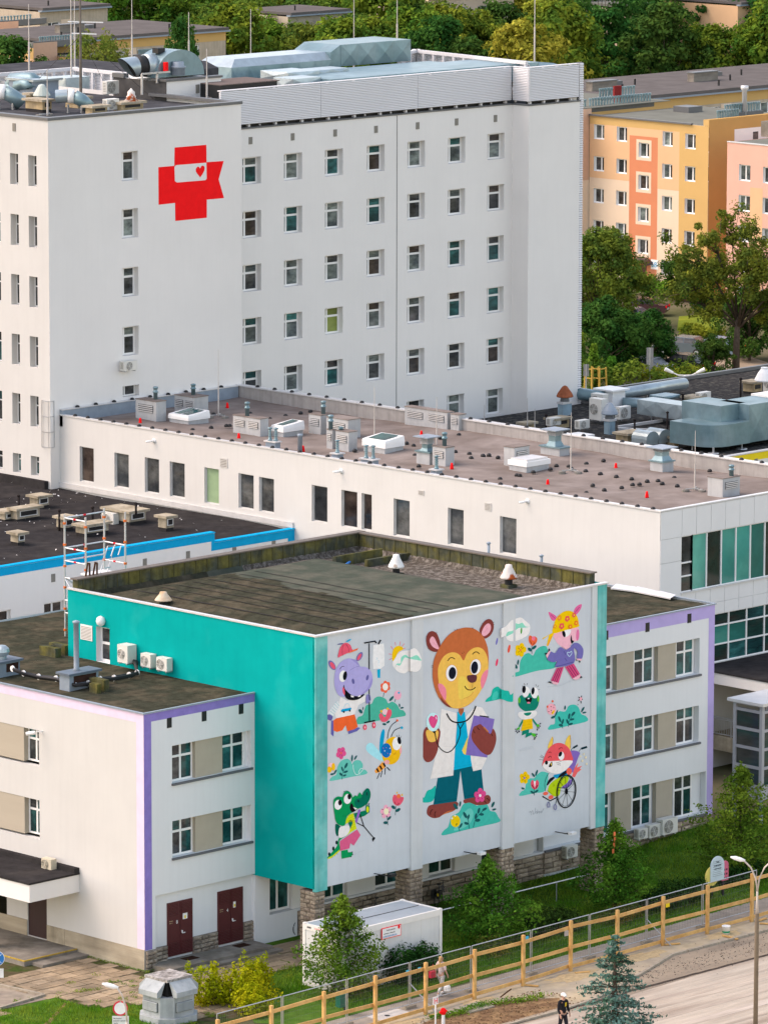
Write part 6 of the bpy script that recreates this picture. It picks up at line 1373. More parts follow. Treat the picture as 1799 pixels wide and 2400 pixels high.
f.poly('#0a6852','560,950 600,910 660,900 690,830 750,745 800,765 815,860 780,960 690,1040 600,1060 560,1010');f.ell('#12403a',(620,950,20,22),(757,832,14,30));f.poly('#181418','480,1040 500,985 530,1010 560,1080 600,1080 530,1130 490,1100');f.poly('#e4dede','535,1045 600,1072 570,1092',False)
f.ell('#e4dede',(292,1010,60,80,10),(445,915,60,82,10));f.ell(DK,(322,975,30,46),(473,878,30,46));f.line('#0d5a48',8,'240,930 290,905 330,910','380,800 430,785 460,795');f.line('#0b6a44',5,'360,1190 430,1190 490,1160');f.line('#aeb4b6',4,'310,1890 350,1870','520,1835 580,1805 560,1780','610,1785 720,1745')
f.done('painted green crocodile in a yellow vest leaning on a crutch')
f=Fig('painted_flowers',RB)
f.poly(RD_,'1170,920 1190,850 1230,855 1250,880 1300,880 1350,890 1340,950 1290,1015 1240,1025 1190,990');f.ell('#e07040',(1270,870,33,36));f.ell('#e3b614',(1243,815,12,16),(1325,850,12,20));f.line(DG,8,'1225,1025 1215,1180');f.line('#7a1f30',8,'1205,960 1222,1005','1280,980 1242,1020');f.ell(DG,(1185,1050,38,25,40),(1260,1095,45,25,-35))
f.petals('#e8a0b4',1065,1120,68,40,5,.9);f.ell('#e0dcb8',(1070,1118,40,52));f.line('#5a1f2c',10,'1000,1080 1020,1092','1090,1050 1082,1070','1130,1128 1105,1128','1000,1170 1020,1158','1080,1210 1074,1185');f.line(DG,8,'1085,1200 1098,1340');f.ell(DG,(1120,1225,40,18,-50),(1060,1300,36,24,0))
f.done('painted pink flower and red tulip')
# --- bear doctor
f=Fig('painted_bear',RD)
f.poly('#1faa9c','130,1385 135,1310 165,1300 210,1200 280,1170 350,1120 310,1355')
f.poly('#80403a','205,1560 220,1470 300,1420 690,1375 660,1510 480,1580 400,1630 310,1640 240,1610');f.poly('#80403a','810,1340 1000,1300 1150,1270 1210,1270 1240,1330 1200,1410 1020,1430 900,1390 815,1400');f.line('#2a1614',11,'300,1495 265,1540 262,1585','350,1530 332,1570 338,1620','1170,1320 1210,1340 1205,1370','1130,1355 1165,1400');f.poly('#b5643a','450,1588 540,1530 620,1515 660,1510 480,1580')
f.poly('#0c5a68','380,990 635,945 638,865 930,800 955,880 1090,850 1125,1220 1000,1300 810,1335 750,870 690,1370 310,1425',False);f.line('#0a4c58',10,'330,1385 690,1325','810,1290 1000,1260');f.line('#0a4c58',6,'640,1180 690,1260','1060,1060 1115,1130')
f.poly('#d9d5d1','440,-130 690,-60 690,100 650,700 632,950 260,1005 330,700 400,350 420,100',False);f.poly('#d9d5d1','1000,-170 1100,-150 1180,-20 1180,660 1090,850 955,880 900,600 860,300 830,0',False);f.line('#c6c2bf',4,'400,920 560,880','620,200 640,20','480,480 640,480','1000,790 1090,770')
f.poly('#10a3c6','700,-80 820,-80 865,280 935,800 640,865 655,600 690,200',False);f.line('#0d90b4',6,'640,825 935,765')
f.poly('#a05a38','720,-130 805,-140 800,-80 757,-10 720,-70',False)
f.poly('#80403a','190,170 130,400 125,560 160,690 220,735 300,700 370,580 400,420 412,200');f.poly('#e5b252','200,220 380,220 385,330 350,390 280,410 220,370')
f.line('#14181c',16,'700,100 745,195','805,95 745,195','745,195 740,300 680,450 600,550 520,575 430,520 370,420 335,255');f.ell('#b9dde0',(305,85,108,152));f.poly('#d04a80','235,50 258,-5 290,-15 318,-2 340,-30 370,-22 382,30 370,90 320,185 265,140');f.line('#f0c8d4',14,'350,0 365,40');f.poly(DK,'290,235 360,230 330,275',False)
f.line('#14181c',22,'525,-55 580,40 650,85 740,90 850,60 940,-40 1000,-175')
f.poly('#e0c25a','880,300 835,615 800,600 775,545',False);f.poly('#7a68ae','965,-25 1300,35 1180,660 835,615 900,250',False);f.poly(DK,'1060,-25 1210,-5 1210,15 1060,-8',False)
f.poly('#80403a','925,290 960,170 1010,140 1070,118 1110,150 1220,270 1250,250 1275,190 1320,270 1325,400 1270,560 1200,618 1100,580 1000,470 940,380');f.line('#2a1614',10,'1020,155 1035,195 1060,212','955,205 965,240 985,265','1245,270 1270,310');f.line('#c0783c',20,'1125,165 1200,245')
f.reg(RC)
f.poly('#7a3b36','195,560 220,450 290,408 360,440 400,520 425,640 380,735 310,740 230,690');f.poly('#e8a3b0','250,560 290,495 335,530 375,620 405,690 370,700 290,650');f.poly('#7a3b36','1060,400 1100,300 1160,230 1230,215 1280,270 1285,370 1240,470 1150,530 1100,480');f.poly('#e8a3b0','1090,440 1130,340 1190,285 1235,310 1240,380 1200,450 1130,490');f.line('#c06a84',4,'310,590 390,670','1190,360 1130,430')
f.poly('#b5643a','300,1060 320,880 400,690 530,500 680,390 850,350 1000,385 1120,500 1190,680 1205,870 1195,1050 1140,1250 1030,1450 900,1590 740,1660 600,1640 450,1550 360,1400 310,1230')
f.poly('#7a3b36','430,1480 520,1580 620,1645 540,1630 450,1550')
f.poly('#e5b252','385,1100 400,960 470,830 560,765 660,755 740,800 800,885 850,780 930,700 1030,670 1120,710 1180,820 1200,960 1190,1060 1150,1220 1050,1420 930,1560 800,1640 690,1660 600,1640 500,1520 420,1360')
f.poly('#dfc055','720,1180 800,1140 860,1230 900,1380 1000,1310 960,1400 850,1480 740,1510 715,1400');f.line('#c98f42',8,'800,1500 900,1460 960,1390')
f.poly('#e77f92','390,1265 450,1265 510,1340 520,1450 500,1530 430,1420 395,1330');f.poly('#e77f92','1195,1030 1130,1070 1080,1170 1080,1290 1105,1340 1160,1220 1190,1110')
f.ell('#d59a5a',(605,1088,98,142,5),(994,990,94,136,8));f.ell('#e6e4e4',(605,1088,88,132,5),(992,990,85,127,8));f.ell('#191c28',(618,1088,60,98,5),(977,998,56,100,5));f.line('#1a1412',13,'540,893 580,845 620,838 660,862','943,785 980,750 1020,748 1055,778')
f.poly('#5a3238','855,1140 900,1120 1000,1120 1015,1170 990,1230 920,1245 870,1210');f.line('#5a3828',4,'950,1245 935,1335');f.line('#1a1412',14,'818,1295 850,1345 905,1362 960,1345 992,1315')
f.line('#4a2a20',5,*['%d,%d %d,%d'%q for q in((280,965,310,972),(280,990,310,998),(650,380,670,405),(690,370,705,395),(930,350,945,372),(950,350,962,375),(195,490,212,500),(360,420,368,445),(1275,270,1295,262),(1285,300,1302,295),(770,760,790,775),(800,740,815,760),(1100,280,1112,300))])
f.done('painted brown bear doctor with stethoscope and purple clipboard')
f=Fig('painted_bush',RD)
f.poly(GRN,'460,1920 480,1840 550,1780 600,1620 700,1560 740,1520 790,1420 880,1380 960,1400 1020,1440 1090,1400 1180,1420 1230,1520 1310,1540 1360,1620 1380,1700 1100,1770 800,1840');f.poly('#62bdb0','640,1840 720,1700 800,1560 900,1480 960,1560 920,1700 800,1800')
f.ell('#e5bd10',(668,1690,78,98));f.ell('#3a5a20',(690,1735,12,10),(680,1752,10,8));f.ell('#e0e8e6',(612,1645,14,16),(662,1600,14,14));f.line(DG,9,'710,1770 740,1855','890,1810 870,1660 830,1560','955,1790 1000,1650 1120,1510');f.ell(DG,(755,1760,45,18,-60),(822,1590,55,22,65),(878,1620,42,18,-75),(845,1725,38,22,20),(1000,1610,50,20,-80),(1030,1675,40,26,-10),(1045,1520,50,20,-75),(1090,1580,38,22,0),(1140,1495,42,20,-30))
f.ell(DG,(670,1450,55,28,55),(745,1410,45,14,-80),(1275,1420,50,20,-65),(1295,1500,35,16,-15));f.petals('#d14a85',1065,1275,70,46,5,-1.5);f.ell('#efe6e6',(1068,1275,20,24));f.line('#6a1f40',6,'1075,1210 1072,1240','1105,1270 1125,1265','1035,1260 1015,1250','1045,1310 1035,1330','1090,1310 1102,1330')
f.done('painted teal bush at the feet of the bear')
f=Fig('painted_teal_cloud_bush',RC);f.poly('#1faa98','1155,1555 1180,1500 1240,1450 1270,1350 1350,1305 1410,1350 1480,1370 1530,1380 1560,1440 1610,1410 1610,1540 1520,1550 1410,1510 1300,1530');f.poly('#3fbaa8','1280,1420 1340,1380 1360,1440 1330,1510 1260,1520');f.done('painted teal bush crossing the right pilaster')
f=Fig('painted_rain_cloud',RE_)
f.poly('#dedbd8','10,590 100,540 180,450 230,430 340,395 430,460 490,520 480,640 400,720 240,780 130,760 90,690 20,720');f.poly('#85ccb4','105,700 130,630 220,600 235,490 310,500 370,480 420,540 490,545 400,560 300,570 215,650 160,680');f.ell('#4f9a3a',(352,610,14,50,5));f.reg(RC);f.ell('#6f6cb0',(1338,575,14,58,12));f.ell('#d8503c',(1535,695,20,68,10));f.ell('#d83a60',(1338,915,18,62,12));f.done('painted white cloud with coloured raindrops')
# --- pig
f=Fig('painted_bush',RE_)
f.poly('#42b09c','230,1360 250,1290 320,1260 330,1120 390,1010 470,970 540,1010 590,920 680,860 760,870 800,980 910,1120 880,1215 600,1260');f.petals('#dfb80e',338,922,66,46,5,-1.2);f.ell('#e0703c',(338,922,17,20));f.line('#3a2a10',6,'355,860 350,890','385,880 362,905','300,885 320,905','300,960 322,940','360,965 350,940')
f.poly('#d9603a','470,730 490,685 540,710 570,700 610,740 590,810 530,855 480,800');f.ell('#e2728c',(548,735,30,36));f.line('#5a2a1c',9,'495,770 515,820','570,800 540,835');f.line(DG,8,'522,850 522,985');f.ell(DG,(490,915,40,25,40),(560,880,45,22,-40),(300,1120,45,14,-80),(260,1185,45,24,55))
f.done('painted teal bush with a yellow flower behind the pig')
f=Fig('painted_pig',RE_)
f.poly('#cf5f92','790,310 850,330 925,390 880,450 830,420');f.poly('#cf5f92','1325,180 1310,260 1240,350 1195,310 1240,220');f.line('#5a1f3c',5,'830,350 900,415','1290,230 1220,315')
f.poly('#ecaab8','880,660 1150,575 1270,560 1290,680 1250,770 1200,790 1150,840 1110,900 1060,900 990,860 920,790');f.ell('#cf6f98',(1262,680,26,92,3));f.poly(DK,'1160,680 1145,750 1165,820 1205,775 1175,760');f.poly('#e4e2e0','1040,610 1150,580 1140,660 1080,710 1050,700');f.ell(DK,(1040,660,26,56,-15))
f.poly('#dfb80e','865,650 880,500 930,390 1020,310 1120,285 1210,320 1265,400 1280,500 1275,545 1070,600');f.poly('#dfb80e','860,640 690,735 700,750 800,680 760,850 785,860 850,720 880,650',False);f.poly('#e08a2a','830,700 850,690 790,850 770,850',False)
for(cx,cy,r_,c)in((965,405,40,'#e08a2a'),(1095,415,44,'#d9594f'),(1005,535,46,'#d9594f'),(1240,485,36,'#e0782a'),(1205,355,34,'#d9594f'),(895,540,28,'#e08a2a'),(1145,545,34,'#e0782a')):f.petals(c,cx,cy,r_*.62,r_*.5,5,.4);f.ell('#e6c62a',(cx,cy,11,13))
f.poly('#c64a78','925,1215 1040,1195 955,1455 830,1415',False);f.poly('#c64a78','1060,1195 1200,1140 1300,1310 1180,1385',False);f.line('#5a1f3c',9,'950,1215 855,1425','980,1208 885,1435','1010,1202 915,1445','1090,1190 1210,1370','1125,1175 1240,1350','1160,1160 1270,1330')
f.poly('#ecaab8','830,1420 955,1455 930,1485 860,1465',False);f.poly('#ecaab8','1180,1385 1300,1315 1330,1360 1240,1410',False);f.poly(DK,'780,1445 810,1425 860,1468',False);f.poly(DK,'1310,1340 1345,1360 1290,1390',False)
f.poly('#6b66a4','980,875 1075,920 1150,860 1220,805 1300,830 1355,920 1330,1060 1250,1050 1260,950 1200,900 1205,1130 910,1200 930,1110 860,1120 770,1070 820,950 900,970');f.poly('#ecaab8','1010,860 1130,840 1150,870 1075,915',False);f.line('#4f4b88',12,'1040,940 1070,1000','1050,1050 1090,1100','920,1190 1200,1115');f.line('#b6d2e6',9,'1128,1030 1095,985 1105,955 1132,965 1160,940 1165,985 1128,1030')
f.poly('#ecaab8','770,1055 825,945 800,930 750,1010',False);f.poly('#ecaab8','1250,1060 1330,1065 1320,1095 1245,1080',False);f.poly(DK,'800,890 820,925 785,955',False);f.poly(DK,'735,965 770,970 740,1005',False);f.poly(DK,'1240,1075 1265,1085 1240,1100',False);f.poly(DK,'1280,1090 1310,1105 1295,1135',False);f.line('#a9b2b6',5,'780,1520 1000,1490 1150,1425 1390,1360')
f.done('painted pink pig in a yellow flowered headscarf and purple sweater')
# --- frog
f=Fig('painted_frog',RE_)
f.ell('#dfe0de',(430,1600,62,86),(565,1620,62,92));f.poly('#157a66','300,1760 320,1680 360,1650 400,1690 450,1670 490,1610 530,1680 590,1700 620,1650 640,1740 610,1850 540,1910 450,1925 370,1890 310,1830');f.ell('#5cb032',(318,1735,20,50),(626,1715,16,48));f.ell('#dfe0de',(415,1630,40,50),(560,1650,42,52));f.ell(DK,(395,1560,30,60,5),(540,1585,26,60,8));f.poly('#181418','420,1705 520,1695 510,1760 470,1790 430,1750');f.ell('#dd7a92',(470,1775,26,15));f.poly('#e8e6e4','452,1700 485,1697 480,1716 456,1718',False);f.line(DK,6,'365,1500 385,1520','395,1460 410,1490','450,1460 440,1490','585,1475 592,1505','630,1495 612,1522','648,1555 625,1566')
f.reg(RF)
f.poly('#d8d6d4','300,120 320,60 440,50 580,40 600,100 520,165 380,180');f.poly('#157a66','395,80 510,65 490,110 440,122 405,105')
f.line('#157a66',28,'380,190 320,300','530,175 600,270');f.poly('#dfb414','385,185 525,165 540,330 345,370',False);f.line('#c29a14',4,'375,230 530,205','365,280 535,255','355,325 538,300');f.poly('#4cb032','290,320 325,295 325,345 265,345',False);f.poly('#4cb032','588,270 630,255 650,290 610,310',False)
f.poly('#157a66','370,365 480,335 470,400 520,390 520,430 415,480 430,410 360,440',False);f.poly('#4cb032','510,400 580,410 590,440 560,470 520,430',False);f.line(DK,5,'295,330 250,340','290,345 268,370','305,345 290,395','320,345 318,378','640,265 660,248','645,285 654,292','625,300 635,318','610,300 612,346','580,415 602,420','580,440 594,452','560,465 566,500');f.ell(DK,*[(x,y,10,11)for x,y in((248,340),(268,370),(290,395),(318,378),(660,248),(654,290),(635,318),(612,348),(602,420),(594,452),(580,478),(565,500))])
f.line('#b3bbc0',5,'330,680 420,640 560,610','330,690 440,665 550,640');f.done('painted green frog in a yellow jumper')
f=Fig('painted_bush',RF)
f.poly('#3db0a2','800,350 820,270 890,250 900,130 960,50 1060,50 1120,-40 1210,-60 1280,-10 1320,90 1400,130 1415,210 1130,280');f.line(DG,9,'1020,325 1000,230 975,160','1110,300 1130,200 1200,80');f.ell(DG,(970,175,50,18,70),(1022,215,45,16,-75),(990,275,35,22,10),(1125,130,50,18,-80),(1190,90,45,20,-50),(1170,180,38,18,-10),(1098,215,42,18,70),(1150,255,38,18,-20),(915,85,65,12,-65),(865,145,38,20,-25),(1058,-10,35,14,-85),(1345,20,50,16,-60),(1370,70,35,14,-10))
f.reg(RE_);f.ell('#eaa0ac',(840,1880,75,92));f.ell('#e3b614',(865,1930,18,40,30));f.ell('#d9603a',(857,1752,16,20),(775,1840,14,20));f.line('#3a1f2c',10,'825,1830 840,1845','885,1805 897,1818','870,1860 880,1850','840,1895 832,1910','785,1920 805,1922','850,1930 845,1942');f.ell('#eaa0ac',(1315,1712,24,28));f.line(DK,12,'1328,1660 1322,1690','1345,1720 1328,1718','1318,1785 1315,1745','1268,1745 1295,1725','1275,1680 1300,1698');f.line(DG,7,'1272,1795 1260,1815')
f.done('painted teal bush with a spotted pink flower')
# --- fox in a wheelchair
f=Fig('painted_bush',RF)
f.poly('#4fb5a6','325,1420 350,1350 410,1310 430,1200 480,1140 560,1130 600,1080 680,1025 760,1040 790,1080 740,1330 560,1375');f.petals('#dfb80e',402,1125,60,40,5,-1.3);f.ell('#8a6ab0',(402,1128,16,18));f.line('#3a2a10',6,'418,1080 408,1100','440,1120 420,1125','370,1100 388,1115','365,1165 385,1145','410,1190 406,1160')
f.poly('#d94f66','505,1200 540,1160 570,1230 600,1160 635,1200 620,1280 570,1315 520,1280');f.poly('#ece4e2','550,1180 585,1180 570,1290',False);f.line('#5a1520',12,'520,1240 560,1300','620,1240 580,1300');f.line(DG,8,'560,1310 562,1410');f.ell(DG,(530,1360,35,18,35),(595,1345,38,16,-35),(545,1080,40,16,55),(598,1045,50,16,-70),(378,1298,28,16,20));f.done('painted teal bush with a red tulip left of the fox')
f=Fig('painted_fox',RF)
f.line('#1c3a40',9,'1155,690 1165,660 1195,640','1285,700 1310,660 1335,650');f.line('#143038',30,'1190,642 1262,600');f.line('#143038',34,'1318,655 1415,625')
f.poly('#e06060','1170,1100 1215,960 1275,880 1250,960 1335,930 1290,985 1330,985 1260,1040 1215,1120',False);f.poly('#7a62ae','1150,700 1220,685 1300,720 1270,800 1200,1000 1180,1040 1100,960 1140,880 1180,830');f.poly('#7a62ae','1000,1290 1100,1190 1190,1130 1170,1230 1080,1290',False)
f.line('#1c3a40',8,'740,1340 730,1220 760,1110 800,1050');f.line(DK,14,'830,1130 790,1180 770,1240');f.poly('#1a90be','880,1080 1000,1050 1100,960 1110,1060 1000,1140 890,1120');f.poly('#1a1a22','760,1240 790,1170 860,1110 890,1130 830,1190 780,1245');f.poly('#1a1a22','940,1140 980,1070 1070,1010 1130,1000 1080,1060 1000,1110');f.ell('#e0604e',(1125,1020,44,56))
f.poly('#a9c21c','780,1340 800,1250 880,1170 1000,1110 1110,1090 1100,1200 1000,1280 970,1400 900,1430 830,1390 770,1330');f.line('#6f8212',5,'870,1240 890,1260','880,1230 870,1270');f.ell('#e0604e',(745,1380,42,28,-10),(830,1440,42,32,-20));f.poly(DK,'695,1415 820,1490 930,1430 930,1452 820,1507 690,1435',False)
f.poly('#e3bc4e','780,650 800,560 855,460 868,520 850,600');f.poly('#e3bc4e','1060,590 1080,500 1135,430 1150,480 1145,660 1110,640');f.line('#8a3a3a',6,'858,470 865,530 850,595','1140,440 1150,520 1145,650')
f.poly('#d9545a','690,930 720,800 780,670 860,590 960,560 1060,590 1130,660 1170,760 1180,845 1000,850 850,855 750,870');f.poly('#dedbd8','745,865 850,855 1000,848 1180,850 1130,940 1040,1020 920,1060 800,1030 720,970 700,920');f.ell(DK,(757,880,25,34));f.poly(DK,'795,935 845,860 850,930 815,955');f.ell('#e3bc4e',(835,905,8,22))
f.ell('#e4e2e0',(997,770,48,70));f.ell(DK,(982,742,26,44,25));f.line('#5a1520',9,'955,665 985,640 1020,645','790,715 815,708 835,718','785,805 815,775 840,795');f.line('#3a3a3c',5,'670,755 720,795','655,780 715,810','640,830 710,838','915,885 1000,860','925,905 985,895','940,915 990,920')
n=30
ringp=lambda rx,ry:[(1080+rx*math.cos(2*math.pi*i/n)*math.cos(.1)-ry*math.sin(2*math.pi*i/n)*math.sin(.1),1345+rx*math.cos(2*math.pi*i/n)*math.sin(.1)+ry*math.sin(2*math.pi*i/n)*math.cos(.1))for i in range(n+1)]
f.line(DK,5,*[[(1083,1345),p]for p in ringp(140,246)[0:30:3]]);f.line(DK,17,ringp(152,264));f.line(DK,5,ringp(134,240));f.ell(DK,(1083,1345,24,50));f.line('#1c3a40',10,'985,1130 1080,1090 1170,1140 1160,1220 1080,1290 930,1280')
f.line('#7d7ea0',16,[(793+20*math.cos(a),1565+40*math.sin(a))for a in np.linspace(0,6.28,15)],[(900+20*math.cos(a),1600+42*math.sin(a))for a in np.linspace(0,6.28,15)]);f.line('#1c3a40',9,'800,1505 795,1535','930,1460 905,1560');f.line('#aab2bc',5,'750,1620 880,1580','860,1675 1080,1620');f.ell('#ddd0a8',(1395,795,13,20),(1340,850,12,20),(1410,900,12,18),(1365,740,10,16),(1310,780,10,14))
f.done('painted red fox winking in a wheelchair')
f=Fig('mural_signature',RF)
f.line('#8d959c',7,'480,1690 500,1665 510,1730','510,1690 535,1655 540,1720','555,1690 552,1720','580,1610 570,1710','572,1690 600,1670 598,1712','615,1640 610,1705','620,1690 640,1665 640,1705','655,1690 672,1660 668,1700','690,1665 680,1695','690,1665 715,1620')
f.done('grey handwritten painter signature')
# ================================================================ ground, far blocks, trees
def gz(x,y):
 t=min(1,max(0,(x-25)/12));t=t*t*(3-2*t);q=min(1,max(0,(y+10)/7));return.75*t*q*(1 if x<45 else max(0,1-(x-45)/10))
SOIL=mat('ground_soil',(.10,.105,.05),var=.3,scale=.25,col2=(.13,.115,.075))
mb=MB();mb.box(-700,-700,-1,1500,1500,-.004);struct('ground',mb,SOIL)
GRASS=mat('lawn_green',(.055,.125,.014),var=.3,scale=3,col2=(.085,.155,.024),mix=(.4,.68),bump=.4,bscale=40)
mb=MB();gridfloor(mb,1.5,-11.0,60,.3,lambda x,y:gz(x,y)+.004,60,20);struct('lawn',mb,GRASS,True)
def sheet(name,pts,z,m):mb=MB();mb.face([(p[0],p[1],z)for p in pts]);return struct(name,mb,m)
g=lambda*q:[at(x,y,'z',0)for x,y in q]
PATHM=mat('concrete_path',(.30,.265,.22),var=.14,scale=1.4,bump=.2,bscale=20,col2=(.24,.21,.175))
ROADM=mat('sandy_asphalt',(.31,.255,.19),var=.13,scale=1.1,bump=.4,bscale=22,col2=(.24,.20,.155),aniso=(.4,1.2,1))
LANE=mat('milled_pale_road',(.44,.385,.315),var=.2,scale=1.3,bump=.4,bscale=20,col2=(.30,.245,.195),mix=(.46,.66),aniso=(.16,1.5,1))
DIRT=mat('brown_earth',(.17,.105,.06),var=.35,scale=4,bump=.8,bscale=16,col2=(.26,.17,.09))
SAND=mat('spilled_sand',(.46,.35,.20),var=.2,scale=6,bump=.5,bscale=26)
KERB=mat('concrete_kerb',(.33,.29,.23),var=.2,scale=4)
sheet('road',[(-40,-60),(90,-60),(90,-14.1),(18.4,-14.1),(15.5,-15.2),(10.6,-16.9),(-40,-17.2)],.006,ROADM)
sheet('road_lane',[(-40,-60),(90,-60),(90,-16.6),(21.5,-17.0),(17.5,-17.1),(12.1,-17.4),(-40,-18.2)],.012,LANE)
# torn edge of the upper asphalt layer
mb=MB();pr=None;random.seed(5)
for i in range(260):
 x=-12+i*.22;y=-17.05-.12*(1 if x<12 else 0)-.02*(12-x if x<12 else 0)+.05*mnoise.noise(Vector((x*1.3,0,0)))
 if pr:mb.face([(pr[0],pr[1],.012),(x,y,.012),(x,y+.10,.055),(pr[0],pr[1]+.10,.055)]);mb.face([(pr[0],pr[1]+.10,.055),(x,y+.10,.055),(x,y+.6,.010),(pr[0],pr[1]+.6,.010)],1)
 pr=(x,y)
struct('asphalt_edge',mb,[mat('torn_asphalt',(.075,.06,.05),var=.4,scale=8),ROADM])
# tyre marks and scraped bands along the lane
for k,(y,w_)in enumerate(((-18.6,.3),(-19.6,.5),(-20.9,.4),(-22.3,.7),(-23.4,.3))):sheet('worn_strip',[(-20,y-.3),(70,y),(70,y+w_),(-20,y+w_*.6-.3)],.016+.001*k,mat('worn_strip_%d'%(k%2),((.37,.315,.26),(.48,.42,.36))[k%2],var=.3,scale=1.5,col2=(.40,.345,.28),aniso=(.15,1.6,1)))
sheet('footpath',[(-12,-13.05),(-12,-11.9),(9.4,-11.2),(17.4,-10.6),(29.7,-9.9),(60,-8.4),(60,-11.2),(25,-12.3),(5,-13.0)],.012,PATHM)
sheet('pavement',[(-12,-17.2),(-12,-13.06),(5,-13.01),(25,-12.31),(60,-11.21),(60,-13.9),(18.4,-14.1),(15.5,-15.2),(10.6,-16.9)],.014,mat('dusty_pavement',(.36,.31,.235),var=.16,scale=1.5,col2=(.42,.345,.23),bump=.2,bscale=18))
sheet('earth_bed',[(1.2,-14.9),(3.8,-14.1),(7.6,-14.4),(9.6,-15.6),(8.6,-16.7),(5,-17.0),(.5,-16.8)],.020,DIRT)
sheet('earth_bed',[(-6,-16.9),(-2,-14.6),(.6,-14.3),(-.6,-16.9)],.020,DIRT)
random.seed(11)
for cx,cy,r_ in((12.6,-13.6,1.5),(17.2,-13.3,1.4),(22.9,-13.2,1.2),(1.8,-13.9,1.1),(6.6,-13.6,1.0)):
 mb=MB();n=22;ring=[(cx+r_*(1+.35*random.uniform(-1,1))*math.cos(2*math.pi*i/n),cy+.38*r_*(1+.3*random.uniform(-1,1))*math.sin(2*math.pi*i/n))for i in range(n)]
 for i in range(n):mb.face([(cx,cy,.07),(*ring[i],.0175),(*ring[(i+1)%n],.0175)])
 struct('sand_patch',mb,SAND)
for a,b in zip([(60,-14.0),(18.4,-14.1),(15.5,-15.2),(10.6,-16.9),(7.8,-17.2)],[(18.4,-14.1),(15.5,-15.2),(10.6,-16.9),(7.8,-17.2),(-14,-17.3)]):
 L=math.dist(a,b);n=int(L/1.0)
 for i in range(n):
  p=[a[j]+(b[j]-a[j])*(i+.02)/n for j in(0,1)];q=[a[j]+(b[j]-a[j])*(i+.98)/n for j in(0,1)]
  if i==0:mb=MB()
  mb.bar((*p,.03),(*q,.03),.13,0,.14)
 o=mb.build('kerb',KERB);o['kind']='structure'
# left corner: asphalt yard, lawn wedge with trodden path
sheet('yard',g((-400,2500),(-300,2300),(0,2310),(104,2334),(128,2338),(0,2367),(-100,2400)),.008,mat('old_asphalt',(.24,.20,.165),var=.2,scale=2,col2=(.3,.26,.2)))
sheet('lawn',g((128,2338),(156,2345),(208,2362),(239,2363),(334,2353),(420,2400),(440,2460),(60,2560),(-200,2560),(-40,2380)),.008,GRASS)
sheet('lawn',[(0,-6.2),(2.2,-4.3),(9,-3.6),(9,-11),(-1,-11.6),(-2.5,-9.5)],.010,GRASS)
sheet('trodden_path',g((152,2351),(156,2353),(118,2400),(90,2440),(78,2440),(105,2400)),.013,DIRT)
mb=MB();a,b,c=at(0,2312,'z',0),at(104,2335,'z',0),at(0,2366,'z',0);mb.bar((a[0],a[1],.05),(b[0],b[1],.05),.14,0,.12);o=mb.build('kerb',KERB);o['kind']='structure';mb=MB();mb.bar((b[0],b[1],.05),(c[0],c[1],.05),.14,0,.12);o=mb.build('kerb',KERB);o['kind']='structure'
# concrete slabs, each one laid separately
base=sheet('slab_bed',[(-16,-9),(9,-9),(9,-.0),(-16,14)],.002,mat('slab_bed_soil',(.085,.07,.04),var=.3,scale=4,col2=(.05,.075,.02)))
random.seed(3);lawnpoly=[tuple(p[:2])for p in g((104,2335),(128,2337),(208,2361),(239,2362),(334,2352),(455,2400),(470,2440),(150,2500),(-50,2400))]
def inpoly(x,y,P):
 c=False
 for i in range(len(P)):
  (x1,y1),(x2,y2)=P[i-1],P[i]
  if(y1>y)!=(y2>y)and x<(x2-x1)*(y-y1)/(y2-y1)+x1:c=not c
 return c
l2=[(0,-6.2),(2.2,-4.3),(9,-3.6),(9,-11),(-1,-11.6),(-2.5,-9.5)];yd=[tuple(p[:2])for p in g((-400,2500),(-300,2300),(0,2310),(104,2334),(128,2338),(0,2367))]
cnt=0
for j in range(18):
 for i in range(26):
  x=-9.5+i*.78+(j%2)*.3;y=4.2-j*.68;cx,cy=x+.38,y+.33
  if cnt>=298 or inpoly(cx,cy,lawnpoly)or inpoly(cx,cy,l2)or inpoly(cx,cy,yd):continue
  if cx>-.4 and cy>-.4 or cx>9.5 or(cx<-1.6 and cy>3.2):continue
  if cx>2 and cy<-4.6:continue
  hh=.028+random.uniform(-.012,.014);k='p%d'%(cnt%5)
  o=piece('paving_slab',SLAB,base,(x+random.uniform(-.015,.015),y+random.uniform(-.015,.015),-.02),(.74+random.uniform(-.01,.02),.64+random.uniform(-.02,.01),hh+.02),(random.uniform(-.012,.012),random.uniform(-.012,.012),random.uniform(-.02,.02)));cnt+=1
SLAB.node_tree.nodes # per-slab tone below
# steps and platforms
pf=thing('door_steps','two-step concrete platform with dark grates in front of the maroon doors','steps',(dA0,-1,0))
p1=at(400,2273,'z',.27);xx0,yy0=p1[0],p1[1];xx1=at(636,2215,'z',.27)[0]
mb=MB();mb.box(xx0,yy0,-.05,xx1,REC-.04,.27);mb.build('platform',CONCG,pf)
mb=MB();mb.box(xx0+.45,yy0-.40,-.05,xx1+.25,yy0-.002,.135);mb.build('step',CONCG,pf)
GRT=mat('rusty_grate',(.045,.025,.018),var=.3)
for px,py in((445,2246),(566,2216)):c=at(px,py,'z',.27);piece('floor_grate',GRT,pf,(c[0]-.35,c[1]-.25,.271),(.72,.5,.012))
pe=thing('entrance_platform','concrete entrance platform with worn yellow edges and a lower step','steps',(-2,7,0))
p1=at(183.6,2223,'x',0);p2=at(57.5,2254,'y',p1[1]);
hz1=p1[2];mb=MB();mb.box(p2[0],p1[1],-.05,-.04,p1[1]+14,hz1);mb.build('platform',CONCG,pe)
